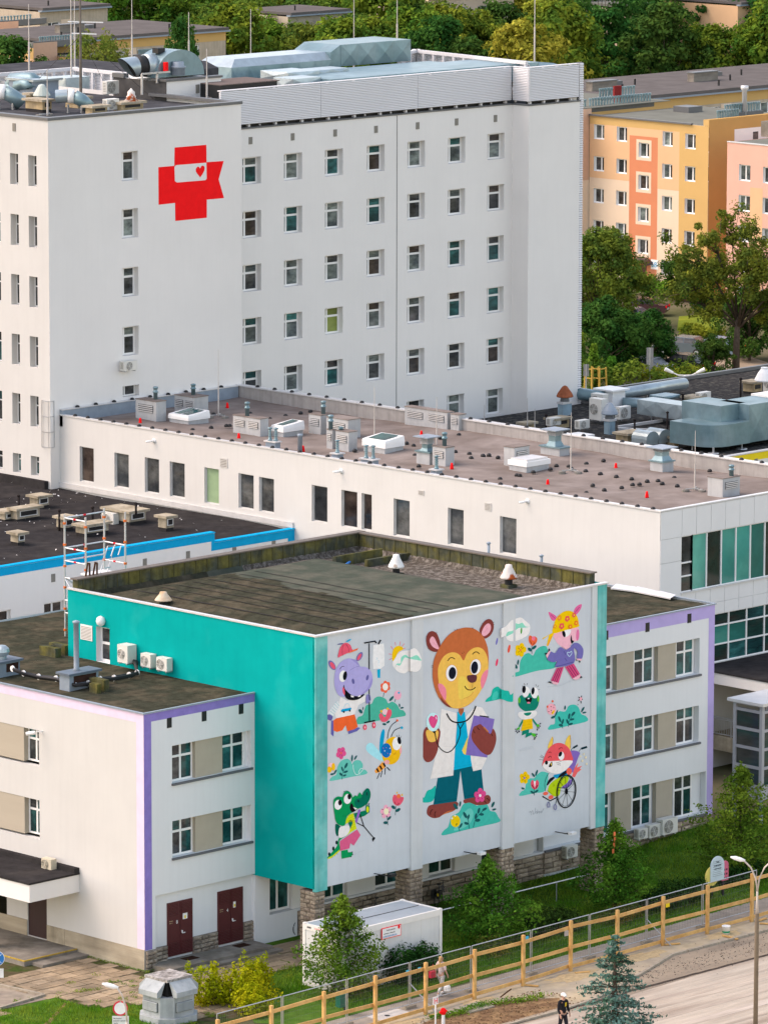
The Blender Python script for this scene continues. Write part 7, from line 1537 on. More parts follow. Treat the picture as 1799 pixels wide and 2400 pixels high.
YEDGE=mat('worn_yellow_edge',(.42,.29,.06),var=.35,scale=6)
mb=MB();mb.box(p2[0]-.004,p1[1]-.004,hz1-.05,-.05,p1[1]+.06,hz1+.004);mb.box(p2[0]-.004,p1[1]+.06,hz1-.05,p2[0]+.06,p1[1]+14,hz1+.004);mb.build('yellow_edge',YEDGE,pe)
mb=MB();mb.box(p2[0]+.4,p1[1]-.75,-.05,-.05,p1[1]-.006,hz1*.5);mb.build('step',CONCG,pe)
# ---------------------------------------------------------------- background apartment blocks
AP={}
YEL=mat('warm_yellow_render',(.58,.385,.155),var=.04,scale=.4);PEACH=mat('peach_render',(.70,.45,.26),var=.04,scale=.4);CRM=mat('cream_render',(.72,.575,.43),var=.04,scale=.4)
ORNG=mat('orange_render',(.60,.235,.125),var=.05,scale=.5);OCH2=mat('deep_ochre_render',(.47,.29,.105),var=.05,scale=.4);PINK=mat('pink_render',(.72,.42,.33),var=.04,scale=.4);PEACHSH=mat('shaded_peach_render',(.62,.40,.28),var=.04)  # last one: copy of the peach render with gable-side shade put into its colour
ROOFG=mat('pale_green_grey_felt',(.17,.175,.15),var=.12,scale=.6,bump=.1);ROOFD=mat('grey_felt',(.125,.115,.11),var=.14,scale=.5)
OLDP=mat('aged_beige_panel',(.47,.40,.31),var=.12,scale=.8,streak=.15)
def band(F,m,u0,u1,z0,z1,par,off=.006,name='painted_field'):mb=MB();mb.face([(u0,-off,z0),(u1,-off,z0),(u1,-off,z1),(u0,-off,z1)]);return F.put(name,mb,m,par)
def flues(F,u0,u1,z,n,par,d=.6,h=.55,base=True):
 if base:mb=MB();mb.box(u0-.2,d-.35,z-.1,u1+.2,d+.35,z+.35);F.put('flue_base',mb,DFLASH,par)
 for i in range(n):u=u0+(u1-u0)*i/max(1,n-1);mb=MB();mb.lathe([(.09,z+.35),(.09,z+.35+h*.75),(.13,z+.35+h*.78),(.13,z+.35+h)],(u,d,0),8);F.put('flue_pipe',mb,ZINC,par)
oa=thing('orange_apartment_block','five-storey apartment block painted yellow, cream and orange','apartment block',(188.9,135.8,0))
FO=Face('X',188.9,149.6);
zo=lambda x,y:FO.uz(1340+x/3.612,130+y/3.612)
uR=FO.uz(1660,281)[0];zT=FO.uz(1500,281)[1]
pitch=(zo(415,600)[1]-zo(415,872)[1])
holes=[];cols=[]
for(a,b,t,bt,n,nm)in((186,272,580,705,5,'c'),(377,465,600,725,5,'c'),(562,652,735,860,4,'o'),(764,850,640,765,5,'c'),(957,1045,660,788,5,'c')):
 u0,z1=zo(a,t);u1=zo(b,t)[0];z0=zo(a,bt)[1]
 for k in range(n):holes.append((u0,u1,z0-pitch*k,z1-pitch*k));cols.append(nm)
dU0,dU1=FO.uz(1495,660)[0],FO.uz(1514,660)[0]
holes.append((dU0,dU1,0,2.15));
wall(FO,0,uR,0,zT,holes,.25,CRM,oa,mrev=PVC)
for h,nm in zip(holes[:-1],cols):
 window(FO,oa,*h,.2,PVC,APT,(0,.62,1),(0,1),.10,SILLW,so=.10)
 if nm=='o':
  c=.26
  for(a,b,z0,z1)in((h[0]-c,h[0],h[2]-c,h[3]+c),(h[1],h[1]+c,h[2]-c,h[3]+c),(h[0],h[1],h[2]-c,h[2]),(h[0],h[1],h[3],h[3]+c)):band(FO,CRM,a,b,z0,z1,oa,.013,'window_surround')
uo0,uo1=zo(485,800)[0],zo(724,800)[0];uy=zo(906,800)[0];zoT=zo(600,685)[1]
def bandh(F,m,u0,u1,z0,z1,par,hs,off=.006):
 """painted field that leaves the window openings free"""
 mb=MB();us=sorted({u0,u1,*[q for h in hs for q in h[:2]if u0<q<u1]});zs=sorted({z0,z1,*[q for h in hs for q in h[2:4]if z0<q<z1]})
 for a,b in zip(us,us[1:]):
  for c,d in zip(zs,zs[1:]):
   if any(h[0]<(a+b)/2<h[1]and h[2]<(c+d)/2<h[3]for h in hs):continue
   mb.face([(a,-off,c),(b,-off,c),(b,-off,d),(a,-off,d)])
 return F.put('painted_field',mb,m,par)
zy=zo(300,590)[1];zp=zo(300,1045)[1]
bandh(FO,YEL,0,uR,zy,zT-.02,oa,holes);bandh(FO,YEL,uy,uR,0,zy,oa,holes);bandh(FO,PEACH,0,uo0,zp,zy,oa,holes);bandh(FO,PEACH,uo1,uy,zp-.4,zy,oa,holes);bandh(FO,PEACH,uo0,uo1,zoT,zy,oa,holes);bandh(FO,ORNG,uo0,uo1,0,zoT,oa,holes)
FO.piece('door',MAROON,oa,dU0+.05,.12,0,dU1-dU0-.1,.06,2.1)
mb=MB();n=8
for i in range(n):
 a0,a1=math.pi*i/n,math.pi*(i+1)/n;um,rr_=(dU0+dU1)/2,1.25
 mb.face([(um-rr_*math.cos(a0),0,2.3+.55*math.sin(a0)),(um-rr_*math.cos(a1),0,2.3+.55*math.sin(a1)),(um-rr_*math.cos(a1),-1.2,2.2+.5*math.sin(a1)),(um-rr_*math.cos(a0),-1.2,2.2+.5*math.sin(a0))])
FO.put('door_canopy',mb,mat('smoked_canopy',(.045,.025,.022),rough=.3),oa)
u,z=FO.uz(1533,620);FO.piece('house_number_plate',PVC,oa,u-.42,-.03,z-.42,.84,.025,.84);text('house_number','6B',.62,BLUE,oa,FO.w(u-.36,-.035,z-.22),(math.pi/2,0,-math.pi/2))
mb=MB();mb.box(188.95,135.85,zT-.6,202.5,149.6,zT-.05);mb.build('roof',ROOFG,oa);FO.piece('eave_gutter',DFLASH,oa,0,-.18,zT-.02,uR-1.9,.3,.14)
FO2=Face('Y',188.9,135.8);zc_=FO.uz(1660,281)[1]
mb=MB();mb.face([(0,0,0),(13.6,0,0),(13.6,0,zc_),(0,0,zc_)]);mb.face([(0,0,zT-.1),(0,.5,zT-.1),(0,.5,zc_),(0,0,zc_)]);mb.face([(0,.5,zT-.1),(13.6,.5,zT-.1),(13.6,.5,zc_),(0,.5,zc_)]);mb.face([(0,0,zc_),(13.6,0,zc_),(13.6,.5,zc_),(0,.5,zc_)]);FO2.put('gable_wall',mb,OCH2,oa)
mb=MB();a=zo(1110,560)[0];mb.box(a,-.002,zT,uR-.004,.5,zc_-.02);FO.put('corner_upstand',mb,YEL,oa)
q=FO2.uz(1720,299);q2=FO2.uz(1799,330);band(FO2,WHITE,q[0],13.5,q2[1]-8,q[1]-.15,oa);w1=FO2.uz(1763,309);w2=FO2.uz(1775,326);FO2.piece('window',GD,oa,w1[0],-.02,w2[1],w2[0]-w1[0],.03,w1[1]-w2[1])
FO.piece('drain_pipe',DFLASH,oa,-.35,-.25,0,.22,.22,zT)
# neighbouring staggered section, seen as a narrow peach gable
FN=Face('Y',186.4,149.7);zN=FN.uz(1365,256)[1];mb=MB();mb.box(186.4,149.7,0,189.2,163,zN-6.2);mb.box(186.4,149.7,zN-6.199,189.2,163,zN,1);mb.build('side_section',[CRM,PEACHSH],oa);piece('side_roof',ROOFG,oa,(186.4,149.7,zN),(13,14,.06))
xf=lambda x,y,yp:at(1340+x/3.612,130+y/3.612,'y',yp)[0]
FQ=Face('Y',186.4,150.6)
flues(FQ,xf(165,420,150.6)-186.4,xf(670,395,150.6)-186.4,zN-.35,22,oa,.2,.75);flues(FQ,xf(235,380,154)-186.4,xf(520,350,154)-186.4,zN,13,oa,3.4,.75);flues(FQ,xf(92,430,150.6)-186.4,xf(122,430,150.6)-186.4,zN-.35,2,oa,.2,.7,False)
piece('red_chimney_frame',mat('red_brown_frame',(.22,.03,.03)),oa,(xf(330,390,152),151.6,zN),(.9,.2,1.5))
FQ2=Face('Y',188.9,136.8);flues(FQ2,xf(1245,500,136.8)-188.9,xf(1415,490,136.8)-188.9,zT,9,oa,.2,.75);flues(FQ2,xf(1310,460,140)-188.9,xf(1595,440,140)-188.9,zT,14,oa,3.4,.75)
P=at(1340+970/3.612,130+470/3.612,'z',zT);piece('roof_hatch',DFLASH,oa,(P[0]-.9,P[1]-1,zT-.05),(1.8,1.8,.5));P=at(1340+1455/3.612,130+510/3.612,'z',zT);mb=MB();mb.lathe([(.22,0),(.22,2.2),(.34,2.3),(.34,2.6)],(P[0],P[1],zT),10);mb.build('tall_flue',FLASH,oa,True)
# pink block
pk=thing('pink_apartment_block','pink and yellow apartment block at the right picture edge behind the big tree','apartment block',(184.8,130.1,0))
FPk=Face('X',184.8,130.1);zpk=14.0;hs=[]
zq_=lambda x,y:FPk.uz(1340+x/3.612,130+y/3.612)
pp=zq_(1410,920)[1]-zq_(1408,920+258)[1]
for a,b in((1410,1508),(1614,1700),(1840,1930)):
 dy=(a-1410)*.11
 for k in range(5):t=zq_(a,920+dy)[1]-pp*k+(pp if 0 else 0);hs.append((zq_(a,920)[0],zq_(b,920)[0],t-(zq_(a,920)[1]-zq_(a,1058)[1]),t))
wall(FPk,0,36,0,zpk,hs,.22,PINK,pk,mrev=PVC)
for h in hs:window(FPk,pk,*h,.18,PVC,[GC,GD,GC],(0,.5,1),(0,1),.1,SILLW,so=.1)
for i,(a,b)in enumerate(((1508,1614),(1700,1840))):bandh(FPk,YEL if 0 else PEACH,zq_(a,900)[0],zq_(b,900)[0],0,zpk-3.6,pk,hs)
mb=MB();mb.box(184.9,94,zpk-.6,215,130.0,zpk-.02);mb.build('roof',ROOFG,pk);FPk.piece('edge_flashing',FLASH,pk,0,-.06,zpk,36,.3,.08);mb=MB();mb.face([(184.8,130.1,0),(215,130.1,0),(215,130.1,zpk),(184.8,130.1,zpk)]);mb.build('rear_wall',PINK,pk);P=at(1340+1640/3.612,130+690/3.612,'z',zpk);piece('chimney',CONCG,pk,(P[0],P[1]-1,zpk),(1.6,1.6,1.3))
# long blocks running parallel to the hospital front
def longblock(label,px0,py0,px1,py1,z,xr,depth,nst,fascia,panelm,roofm=ROOFD,wpx=None,group='long grey-roofed apartment blocks'):
 a=at(px0,py0,'z',z);y=a[1];x0=a[0];x1=at(px1,py1,'y',y)[0]
 t=thing('long_apartment_block',label,'apartment block',(x0,y,0),group);F=Face('Y',x0-xr[0],y);L=x1-x0+xr[0]+xr[1];hs=[];st=2.75;u=1.2
 while u<L-2:
  for k in range(nst):hs.append((u,u+1.7,z-1.2-1.5-st*k,z-1.2-st*k))
  u+=3.5
 wall(F,0,L,0,z,hs,.2,panelm,t,mrev=PVC)
 for h in hs:
  window(F,t,*h,.16,PVC,APT,(0,.38,1),(0,1),.1,None,panes=False)
  if h[0]>2:F.piece('wall_panel',CRM if(int(h[0]*3)%3)else panelm,t,h[0]-1.6,-.03,h[2]-.2,1.4,.03,1.9)
 band(F,fascia,0,L,z-.95,z-.02,t,.02);F.piece('eave_gutter',BLUEG,t,-.2,-.55,z,L+.4,.6,.16)
 mb=MB();mb.box(x0-xr[0],y-.5,z+.165,x0-xr[0]+L,y+depth,z+.45);mb.build('roof',roofm,t)
 mb=MB();mb.face([(x0-xr[0],y,0),(x0-xr[0],y+depth,0),(x0-xr[0],y+depth,z),(x0-xr[0],y,z)][::-1]);mb.face([(x0-xr[0]+L,y,0),(x0-xr[0]+L,y+depth,0),(x0-xr[0]+L,y+depth,z),(x0-xr[0]+L,y,z)]);mb.face([(x0-xr[0],y+depth,0),(x0-xr[0]+L,y+depth,0),(x0-xr[0]+L,y+depth,z),(x0-xr[0],y+depth,z)]);mb.build('end_wall',fascia,t)
 for k in range(int(L/14)):xx=x0-xr[0]+6+k*14;piece('roof_chimney',CONCG,t,(xx,y+depth*.4,z+.45),(3.4,.8,.8));piece('chimney_cap',DFLASH,t,(xx-.1,y+depth*.4-.1,z+1.251),(3.6,1.0,.1));piece('roof_hatch',DFLASH,t,(xx+6,y+depth*.6,z+.45),(1.4,1.2,.35))
 for k in range(int(L/5)):xx=x0-xr[0]+3+k*5;mb=MB();mb.tube([(xx,y+2+(k%3)*3,z+.4),(xx,y+2+(k%3)*3,z+1.0)],.1,6);mb.build('vent_pipe',BLACK,t)
 return t
longblock('long grey-roofed apartment block with a yellow band behind the orange one',1534,232.5,1799,198,13.6,(22,25),15,3,YEL,OLDP)
longblock('long grey-roofed block with a yellow band, behind the weeping tree',277,92,480,78,14,(9,3),14,2,YEL,OLDP)
longblock('grey-roofed block at the top left with dark eaves and white domes in front',110,27,205,20,14,(1,3),16,2,OLDP,OLDP)
longblock('grey roof half hidden among the trees above the main duct',690,38,800,30,13,(1,1),8,2,OLDP,OLDP,ROOFD)
longblock('pale house glimpsed between the crowns at the top, right of centre',1060,-6,1120,-10,13,(4,6),12,2,CRM,CRM,ROOFD)
longblock('pale house with a grey roof glimpsed behind the yellow-green tree, top right',1500,22,1580,16,12,(1,3),16,2,CRM,CRM,ROOFG)
longblock('beige house at the top right corner behind the spruce',1755,12,1840,8,13,(2,12),12,3,PEACH,PEACH,ROOFD)
# staggered yellow blocks, far left
for(label,cx,cy,z,w_,dpt,L_)in(('yellow apartment block with a peach gable and a row of flue pipes, left background',79,113,14,3.2,26,5),('yellow apartment block with a dark parapet at the far left',-40,66,14,5,14,4),('yellow block end with flue pipes beside the round fan',312,143,13,1.6,12,3)):
 P=at(cx,cy,'z',z);t=thing('yellow_apartment_block',label,'apartment block',(P[0],P[1],0),'yellow apartment blocks in the left background')
 Fx=Face('X',P[0],P[1]+dpt);hs=[(u,u+1.3,z-2.6-2.75*k,z-1.2-2.75*k)for u in np.arange(1.5,dpt-2,3.4)for k in range(3)]
 wall(Fx,0,dpt,0,z,hs,.2,PEACH,t,mrev=PVC);[window(Fx,t,*h,.15,PVC,APT,(0,.5,1),(0,1),.1,None,panes=False)for h in hs];bandh(Fx,YEL,0,dpt,z-1.1,z-.02,t,hs)
 mb=MB();mb.face([(P[0],P[1],0),(P[0]+w_,P[1],0),(P[0]+w_,P[1],z+.5),(P[0],P[1],z+.5)]);mb.build('gable_wall',PEACHSH,t);piece('roof',ROOFG,t,(P[0],P[1]+.3,z-.1),(w_+L_,dpt,.12));piece('parapet',DFLASH,t,(P[0],P[1]+.01,z+.02),(w_+L_,.28,.6))
 Fy=Face('Y',P[0]+w_,P[1]+6);hs=[]
 Fx2=Face('X',P[0]+w_,P[1]+.0);wall(Face('X',P[0]+w_+.02,P[1]),0,14,0,z-1.0,[(u,u+1.3,z-3.6,z-2.2)for u in(3.5,7.2)],.2,YEL,t,mrev=PVC);[window(Face('X',P[0]+w_+.02,P[1]),t,u,u+1.3,z-3.6,z-2.2,.15,PVC,APT,(0,.5,1),(0,1),.1,None,panes=False)for u in(3.5,7.2)]
 piece('roof',ROOFG,t,(P[0]+w_,P[1]-14,z-1.0),(L_,14,.12));flues(Face('Y',P[0],P[1]),1.4,w_+L_*.55,z,14,t,.6,.7)
for px,lab in((137,'left white dome lamp cover on the far block roof'),(171,'right white dome lamp cover on the far block roof')):
 P=at(px,52,'z',12);mb=MB();mb.lathe([(1.0,-1),(1.0,0),(.9,.45),(.6,.8),(.2,.98),(.02,1.0)],P,14);tag(mb.build('white_dome',PVC,None,True),lab,'skylight dome')
# ---------------------------------------------------------------- trees
BARK=mat('tree_bark',(.085,.065,.05),var=.3,scale=4,bump=.5,bscale=12)
def leafquads(C_,N_,size,rng,tilt=.6):
 """leaf-shaped quads: centres C_, outward normals N_ (randomised), returns verts, faces"""
 n=len(C_);d=N_+rng.normal(0,tilt,(n,3));d/=np.linalg.norm(d,axis=1)[:,None]+1e-9
 a=np.cross(d,rng.normal(0,1,(n,3)));a/=np.linalg.norm(a,axis=1)[:,None]+1e-9;b=np.cross(d,a)
 s=size*rng.uniform(.6,1.3,n)[:,None];V=np.empty((n,4,3));V[:,0]=C_-a*s*.62;V[:,1]=C_-b*s*.36+d*s*.06;V[:,2]=C_+a*s*.62;V[:,3]=C_+b*s*.36+d*s*.06
 return V.reshape(-1,3)
def quadmesh(name,V,m,smooth=False):
 n=len(V)//4;me=bpy.data.meshes.new(name);me.vertices.add(4*n);me.vertices.foreach_set('co',V.astype(np.float32).ravel());me.loops.add(4*n);me.loops.foreach_set('vertex_index',np.arange(4*n,dtype=np.int32));me.polygons.add(n);me.polygons.foreach_set('loop_start',np.arange(0,4*n,4,dtype=np.int32));me.polygons.foreach_set('loop_total',np.full(n,4,dtype=np.int32));me.materials.append(m);me.update();me.validate();return me
def sph(n,rng):v=rng.normal(0,1,(n,3));return v/np.linalg.norm(v,axis=1)[:,None]
def crown(rng,h,r,base,nclump,per,csize,leaf,shape=lambda t:math.sin(math.pi*(.12+.85*t))**.7,squash=.8):
 """leaf clumps spread through the crown; returns leaf vertices and clump centres"""
 Cs=[];Vs=[]
 while len(Cs)<nclump:
  t=rng.uniform(0,1)**.85;a=rng.uniform(0,2*math.pi);q=r*shape(t)*math.sqrt(rng.uniform(.12,1));z=base+(h-base)*t
  q*=1+.22*math.sin(a*3+nclump)+.12*math.sin(a*5+2)
  Cs.append((q*math.cos(a),q*math.sin(a),z))
 ax=np.array([0,0,base+(h-base)*.42])
 for c in Cs:
  c=np.array(c);u=sph(per,rng);k=csize*rng.uniform(.6,1.25);rad=k*rng.uniform(.25,1,per)[:,None]**.6;P=c+u*rad*np.array([1,1,squash]);out=(P-ax);out/=np.linalg.norm(out,axis=1)[:,None]+1e-9;Nn=u*.7+out*.4+np.array([0,0,.45]);Vs.append(leafquads(P,Nn,leaf,rng))
 return np.concatenate(Vs),Cs
def limbs(rng,Cs,h,base,r0,nl,lean=0):
 mb=MB();top=Vector((lean*h,0,h*.82));mb.tube([(0,0,-.3),(lean*h*.2,.0,h*.3),(lean*h*.6,r0*.4,h*.58),top],[r0*1.15,r0*.85,r0*.5,r0*.12],8)
 for i in range(nl):
  c=Cs[int(rng.integers(len(Cs)))];z0=base*.7+(c[2]-base*.7)*.35;z0=max(base*.55,min(z0,h*.7));t=z0/h;p=Vector((lean*h*t,0,z0));q=Vector(c);mid=p.lerp(q,.5)+Vector((0,0,-.15*(q-p).length*.3));mb.tube([p,mid,q],[r0*.42,r0*.26,r0*.07],5)
 return mb
TREES={}
def treetype(key,seed,h,r,base,nclump,per,csize,leaf,m,r0=.2,nl=14,shape=None,squash=.8):
 rng=np.random.default_rng(seed);V,Cs=crown(rng,h,r,base,nclump,per,csize,leaf,shape or(lambda t:math.sin(math.pi*(.12+.85*t))**.7),squash)
 TREES[key]=(quadmesh('crown',V,m),limbs(rng,Cs,h,base,r0,nl).mesh('trunk',BARK,True),h)
LF1=leafmat('leaf_mid_green','#4b6c28','#7a8a2c',.3);LF2=leafmat('leaf_dark_green','#2f5526','#48692c',.25);LF3=leafmat('leaf_yellow_green','#868a30','#a3a03c',.3);LF4=leafmat('leaf_fresh_green','#527f2a','#6e9030',.35);LF5=leafmat('leaf_birch','#60722e','#82863a',.3);LF6=leafmat('leaf_olive','#4c652c','#74822f',.3)
treetype('broad',1,14,5.6,3.2,95,95,1.35,.46,LF1);treetype('dark',2,15,5.8,2.6,105,95,1.4,.46,LF2);treetype('round',3,12,5.0,2.2,85,95,1.25,.42,LF6);treetype('yellow',4,14,5.0,3,85,95,1.25,.42,LF3);treetype('fresh',5,13,4.6,2.5,85,95,1.2,.42,LF4)
treetype('poplar',6,17,2.6,2.5,80,95,1.0,.42,LF4,shape=lambda t:math.sin(math.pi*(.15+.83*t))**.8);treetype('locust',7,16,5.2,4,80,80,1.3,.40,LF2,squash=.55)
def tree(key,label,x,y,s=1.0,rz=0,group=None,z=0,name='tree',sxy=1.0):
 me,tr,h=TREES[key];t=thing(name,label,'tree',(0,0,0),group)
 c=link('crown',me,t);c['kind']='stuff';link('trunk',tr,t);t.location=(x,y,z);t.rotation_euler=(0,0,rz);t.scale=(s*sxy,s*sxy,s);return t
random.seed(21)
KN={'broad':'mid-green broad tree','dark':'dark green dense tree','round':'olive rounded tree','yellow':'yellow-green tree','fresh':'fresh green tree','locust':'layered dark feathery tree','poplar':'slim fresh green tree'}
TN={}
def bandtrees(cells,keys,group,where):
 n=0
 for px,py in cells:
  z=9.0;P=at(px+random.uniform(-26,26),py+random.uniform(-9,9),'z',z);k=random.choice(keys);s=random.uniform(.82,1.12);r=(py+60)//30;TN[(r,where)]=TN.get((r,where),0)+1
  tree(k,KN[k]+', %s from the left in the %s row %s'%(nth(TN[(r,where)]),nth(9-r),where),P[0],P[1],s,random.uniform(0,6.28),group);n+=1
cells=[(px+(50 if(j%2)else 0),py)for j,py in enumerate(range(-60,190,30))for px in range(500,1860,104)if not(px>1300 and py>140)and not(px<700 and py>150)and not(660<px<830 and 20<py<60)]
cells=[c for c in cells if not(c[1]>200)]
zone=lambda c:0 if c[0]<760 else(1 if c[0]<1060 else(2 if c[0]<1340 else 3))
for zi,(ks,wh)in enumerate(((['broad','round','fresh','round'],'of the left belt'),(['broad','dark','round','broad'],'of the middle belt'),(['round','dark','broad','yellow'],'of the right belt'),(['dark','locust','dark','broad'],'of the dark belt'))):
 bandtrees([c for c in cells if zone(c)==zi],ks,'trees of the background belt, zone %s'%'ABCD'[zi],wh)
def treeat(key,label,px,py,zc,s,**k):P=at(px,py,'z',zc);return tree(key,label,P[0],P[1],s,random.uniform(0,6),**k)
treeat('yellow','bright yellow-green tree by itself just above the ward roof corner',1215,118,8,.72);treeat('yellow','big yellowing tree at the top right in front of a grey roof',1470,45,10,1.0);treeat('yellow','second yellowing tree right of the big yellowing one',1540,75,9,.9)
treeat('fresh','round bright green tree at the top left, right of the block roof',255,12,10,1.1);treeat('broad','broad tree behind the bright green one at the top left',330,8,10,1.0);treeat('broad','broad tree at the top, left of the belt',425,10,10,1.05)
for i,px in enumerate((-6,28,62,92)):treeat('poplar',['first','second','third','fourth'][i]+' slim green tree from the left at the top left corner',px,38-(i%2)*10,10,1.0)
treeat('dark','dark green tree at the left edge beside the yellow wall',12,104,14.8,1.0);treeat('fresh','small green tree between the flat roofs at the far left',95,62,12,.5)
# weeping birch, left
def weeping(seed,h,r,m,label,px,py,zc):
 rng=np.random.default_rng(seed);Vs=[];Cs=[]
 for i in range(170):
  a=rng.uniform(0,6.28);q=r*math.sqrt(rng.uniform(.05,1));z=h*(1-.16*(q/r)**2)-rng.uniform(0,1)**1.5*h*.28;n=75;L=rng.uniform(1.8,4.2)*h/12
  tt=rng.uniform(0,1,n);P=np.stack([q*math.cos(a)+.3*np.sin(tt*3+a)+rng.normal(0,.20,n),q*math.sin(a)+rng.normal(0,.20,n),z-tt*L],1);Vs.append(leafquads(P,np.tile([math.cos(a),math.sin(a),.3],(n,1)),.26,rng));Cs.append((q*math.cos(a),q*math.sin(a),z))
 t=thing('weeping_tree',label,'tree');c=link('crown',quadmesh('crown',np.concatenate(Vs),m),t);c['kind']='stuff';link('trunk',limbs(rng,Cs,h,h*.4,.25,16).mesh('trunk',BARK,True),t);P=at(px,py,'z',zc);t.location=(P[0],P[1],0);return t
weeping(31,17,3.6,LF5,'drooping birch-like tree behind the aerial mast on the hospital roof',228,56,17);weeping(32,17,3.6,LF2,'grey-green drooping tree in the belt of trees right of the tall rod',1330,10,12)
# conifers
NB=leafmat('needle_blue_green','#5f7f70','#38543a',.12,.4);ND=leafmat('needle_dark_green','#2c4a28','#41602f',.15,.3)
def conifer(seed,h,r,m,levels=15,nb=8,per=46,leaf=.17,droop=.12,taper=1.0):
 rng=np.random.default_rng(seed);Vs=[];mb=MB();mb.tube([(0,0,-.3),(0,0,h*.5),(0,0,h)],[r*.075,r*.05,.012],7)
 for lv in range(levels):
  t=lv/(levels-1);z=h*(.06+.93*t);R_=r*(1-t)**taper+.12;n=max(4,int(nb*(1-t*.5)))
  for k in range(n):
   a=rng.uniform(0,6.28);L=R_*rng.uniform(.72,1.12);up=.25+.5*t;pts=[Vector((0,0,z)),Vector((L*.55*math.cos(a),L*.55*math.sin(a),z+L*.10*up-L*droop*.4)),Vector((L*math.cos(a),L*math.sin(a),z+L*.16*up-L*droop))]
   mb.tube(pts,[.03,.02,.006],4)
   m_=int(per*(.35+L/r));tt=rng.uniform(.15,1.03,m_)
   P=np.array([[L*q*math.cos(a),L*q*math.sin(a),z+(L*.16*up-L*droop)*q]for q in tt]);wd=.30*L*(1.1-tt)[:,None]*.9+.05;off=rng.normal(0,1,(m_,3))*np.array([1,1,.30])*wd;P=P+off
   Vs.append(leafquads(P,np.tile([math.cos(a)*.4,math.sin(a)*.4,.9],(m_,1)),leaf,rng,.7))
 return quadmesh('crown',np.concatenate(Vs),m),mb.mesh('trunk',BARK,True)
def putcon(meshes,label,loc,name='spruce_tree',s=1):t=thing(name,label,'tree');c=link('crown',meshes[0],t);c['kind']='stuff';link('trunk',meshes[1],t);t.location=loc;t.scale=(s,s,s);return t
cm=conifer(41,15,3.4,ND,17,9,40,.42,.1);P=at(1782,60,'z',9);putcon(cm,'dark spruce at the top right edge of the picture',(P[0],P[1],0));P=at(428,54,'z',17.3);tree('dark','dark bushy tree in front of the long block, behind the fan',P[0],P[1],1.15,1,sxy=.42)
P=at(520,60,'z',13);putcon(cm,'second conifer at the left end of the tree belt',(P[0],P[1],0),s=.7)
# trees between hospital and the orange block
def near(key,label,px,py,s,sxy=1,**k):P=at(px,py,'z',0);return tree(key,label,P[0],P[1],s,random.uniform(0,6),sxy=sxy,**k)
treetype('big',8,11.5,4.4,1.2,120,110,1.1,.30,LF6,.22);treetype('maple',9,7.5,3.3,.8,90,120,.9,.30,LF2,.14)
near('big','tall olive-green tree standing close to the ward block corner',1400,815,.80);near('big','second tall tree behind the one at the ward block corner',1425,770,.70);near('maple','dark green maple in front of the parked cars',1522,868,.60);near('maple','low dark maple left of the parked cars',1480,880,.6);near('maple','dark bush-like tree at the right of the parked cars',1670,890,.44);near('maple','shadowy bush filling the gap beside the ward block',1415,890,.8);near('maple','dark bush behind the big tree trunk',1755,845,.75);near('maple','dark bushy tree left of the big tree crown',1640,735,.5);near('maple','low bush by the yellow corner of the orange block',1590,705,.5)
# the big open tree with a forked trunk
rng=np.random.default_rng(55);Vs=[];mb=MB();H=13.2
mb.tube([(0,0,-.3),(.05,0,2.5),(.15,.1,5.0)],[.36,.27,.22],9);Cs=[]
ends=[(-3.6,1.8,10.5),(-2.2,-1.5,12.2),(-.5,1.0,13.0),(1.6,-.8,12.4),(3.4,.6,10.4),(4.4,-1.6,8.2),(-4.6,-.2,8.0),(-3.8,.5,6.4),(3.0,1.8,7.2),(.8,-2.6,9.5),(-1.5,2.6,9.0),(4.8,.4,6.4),(2.2,-2.4,11.0)]
for e in ends:
 e=Vector(e);p=Vector((.12,.08,random.uniform(3.6,5.0)));mid=p.lerp(e,.45)+Vector((0,0,.5));mb.tube([p,mid,e],[.12,.07,.02],6)
 for q in range(17):
  c=mid.lerp(e,rng.uniform(.1,1.12))+Vector(rng.normal(0,.75,3));mb.tube([mid.lerp(e,.5),c],[.04,.012],4);n=120;u=sph(n,rng);P=np.array(c)+u*rng.uniform(.3,1.0)*rng.uniform(.3,1,n)[:,None];Vs.append(leafquads(P,u+np.array([0,0,.5]),.22,rng))
P=at(1722,882,'z',0);t=thing('forked_tree','big open-crowned tree with a bare forked trunk in front of the pink block','tree',(0,0,0));c=link('crown',quadmesh('crown',np.concatenate(Vs),LF6),t);c['kind']='stuff';mb.build('trunk',BARK,t,True);t.location=(P[0],P[1],0);t.rotation_euler=(0,0,-.785);t.scale=(.95,.95,.92)
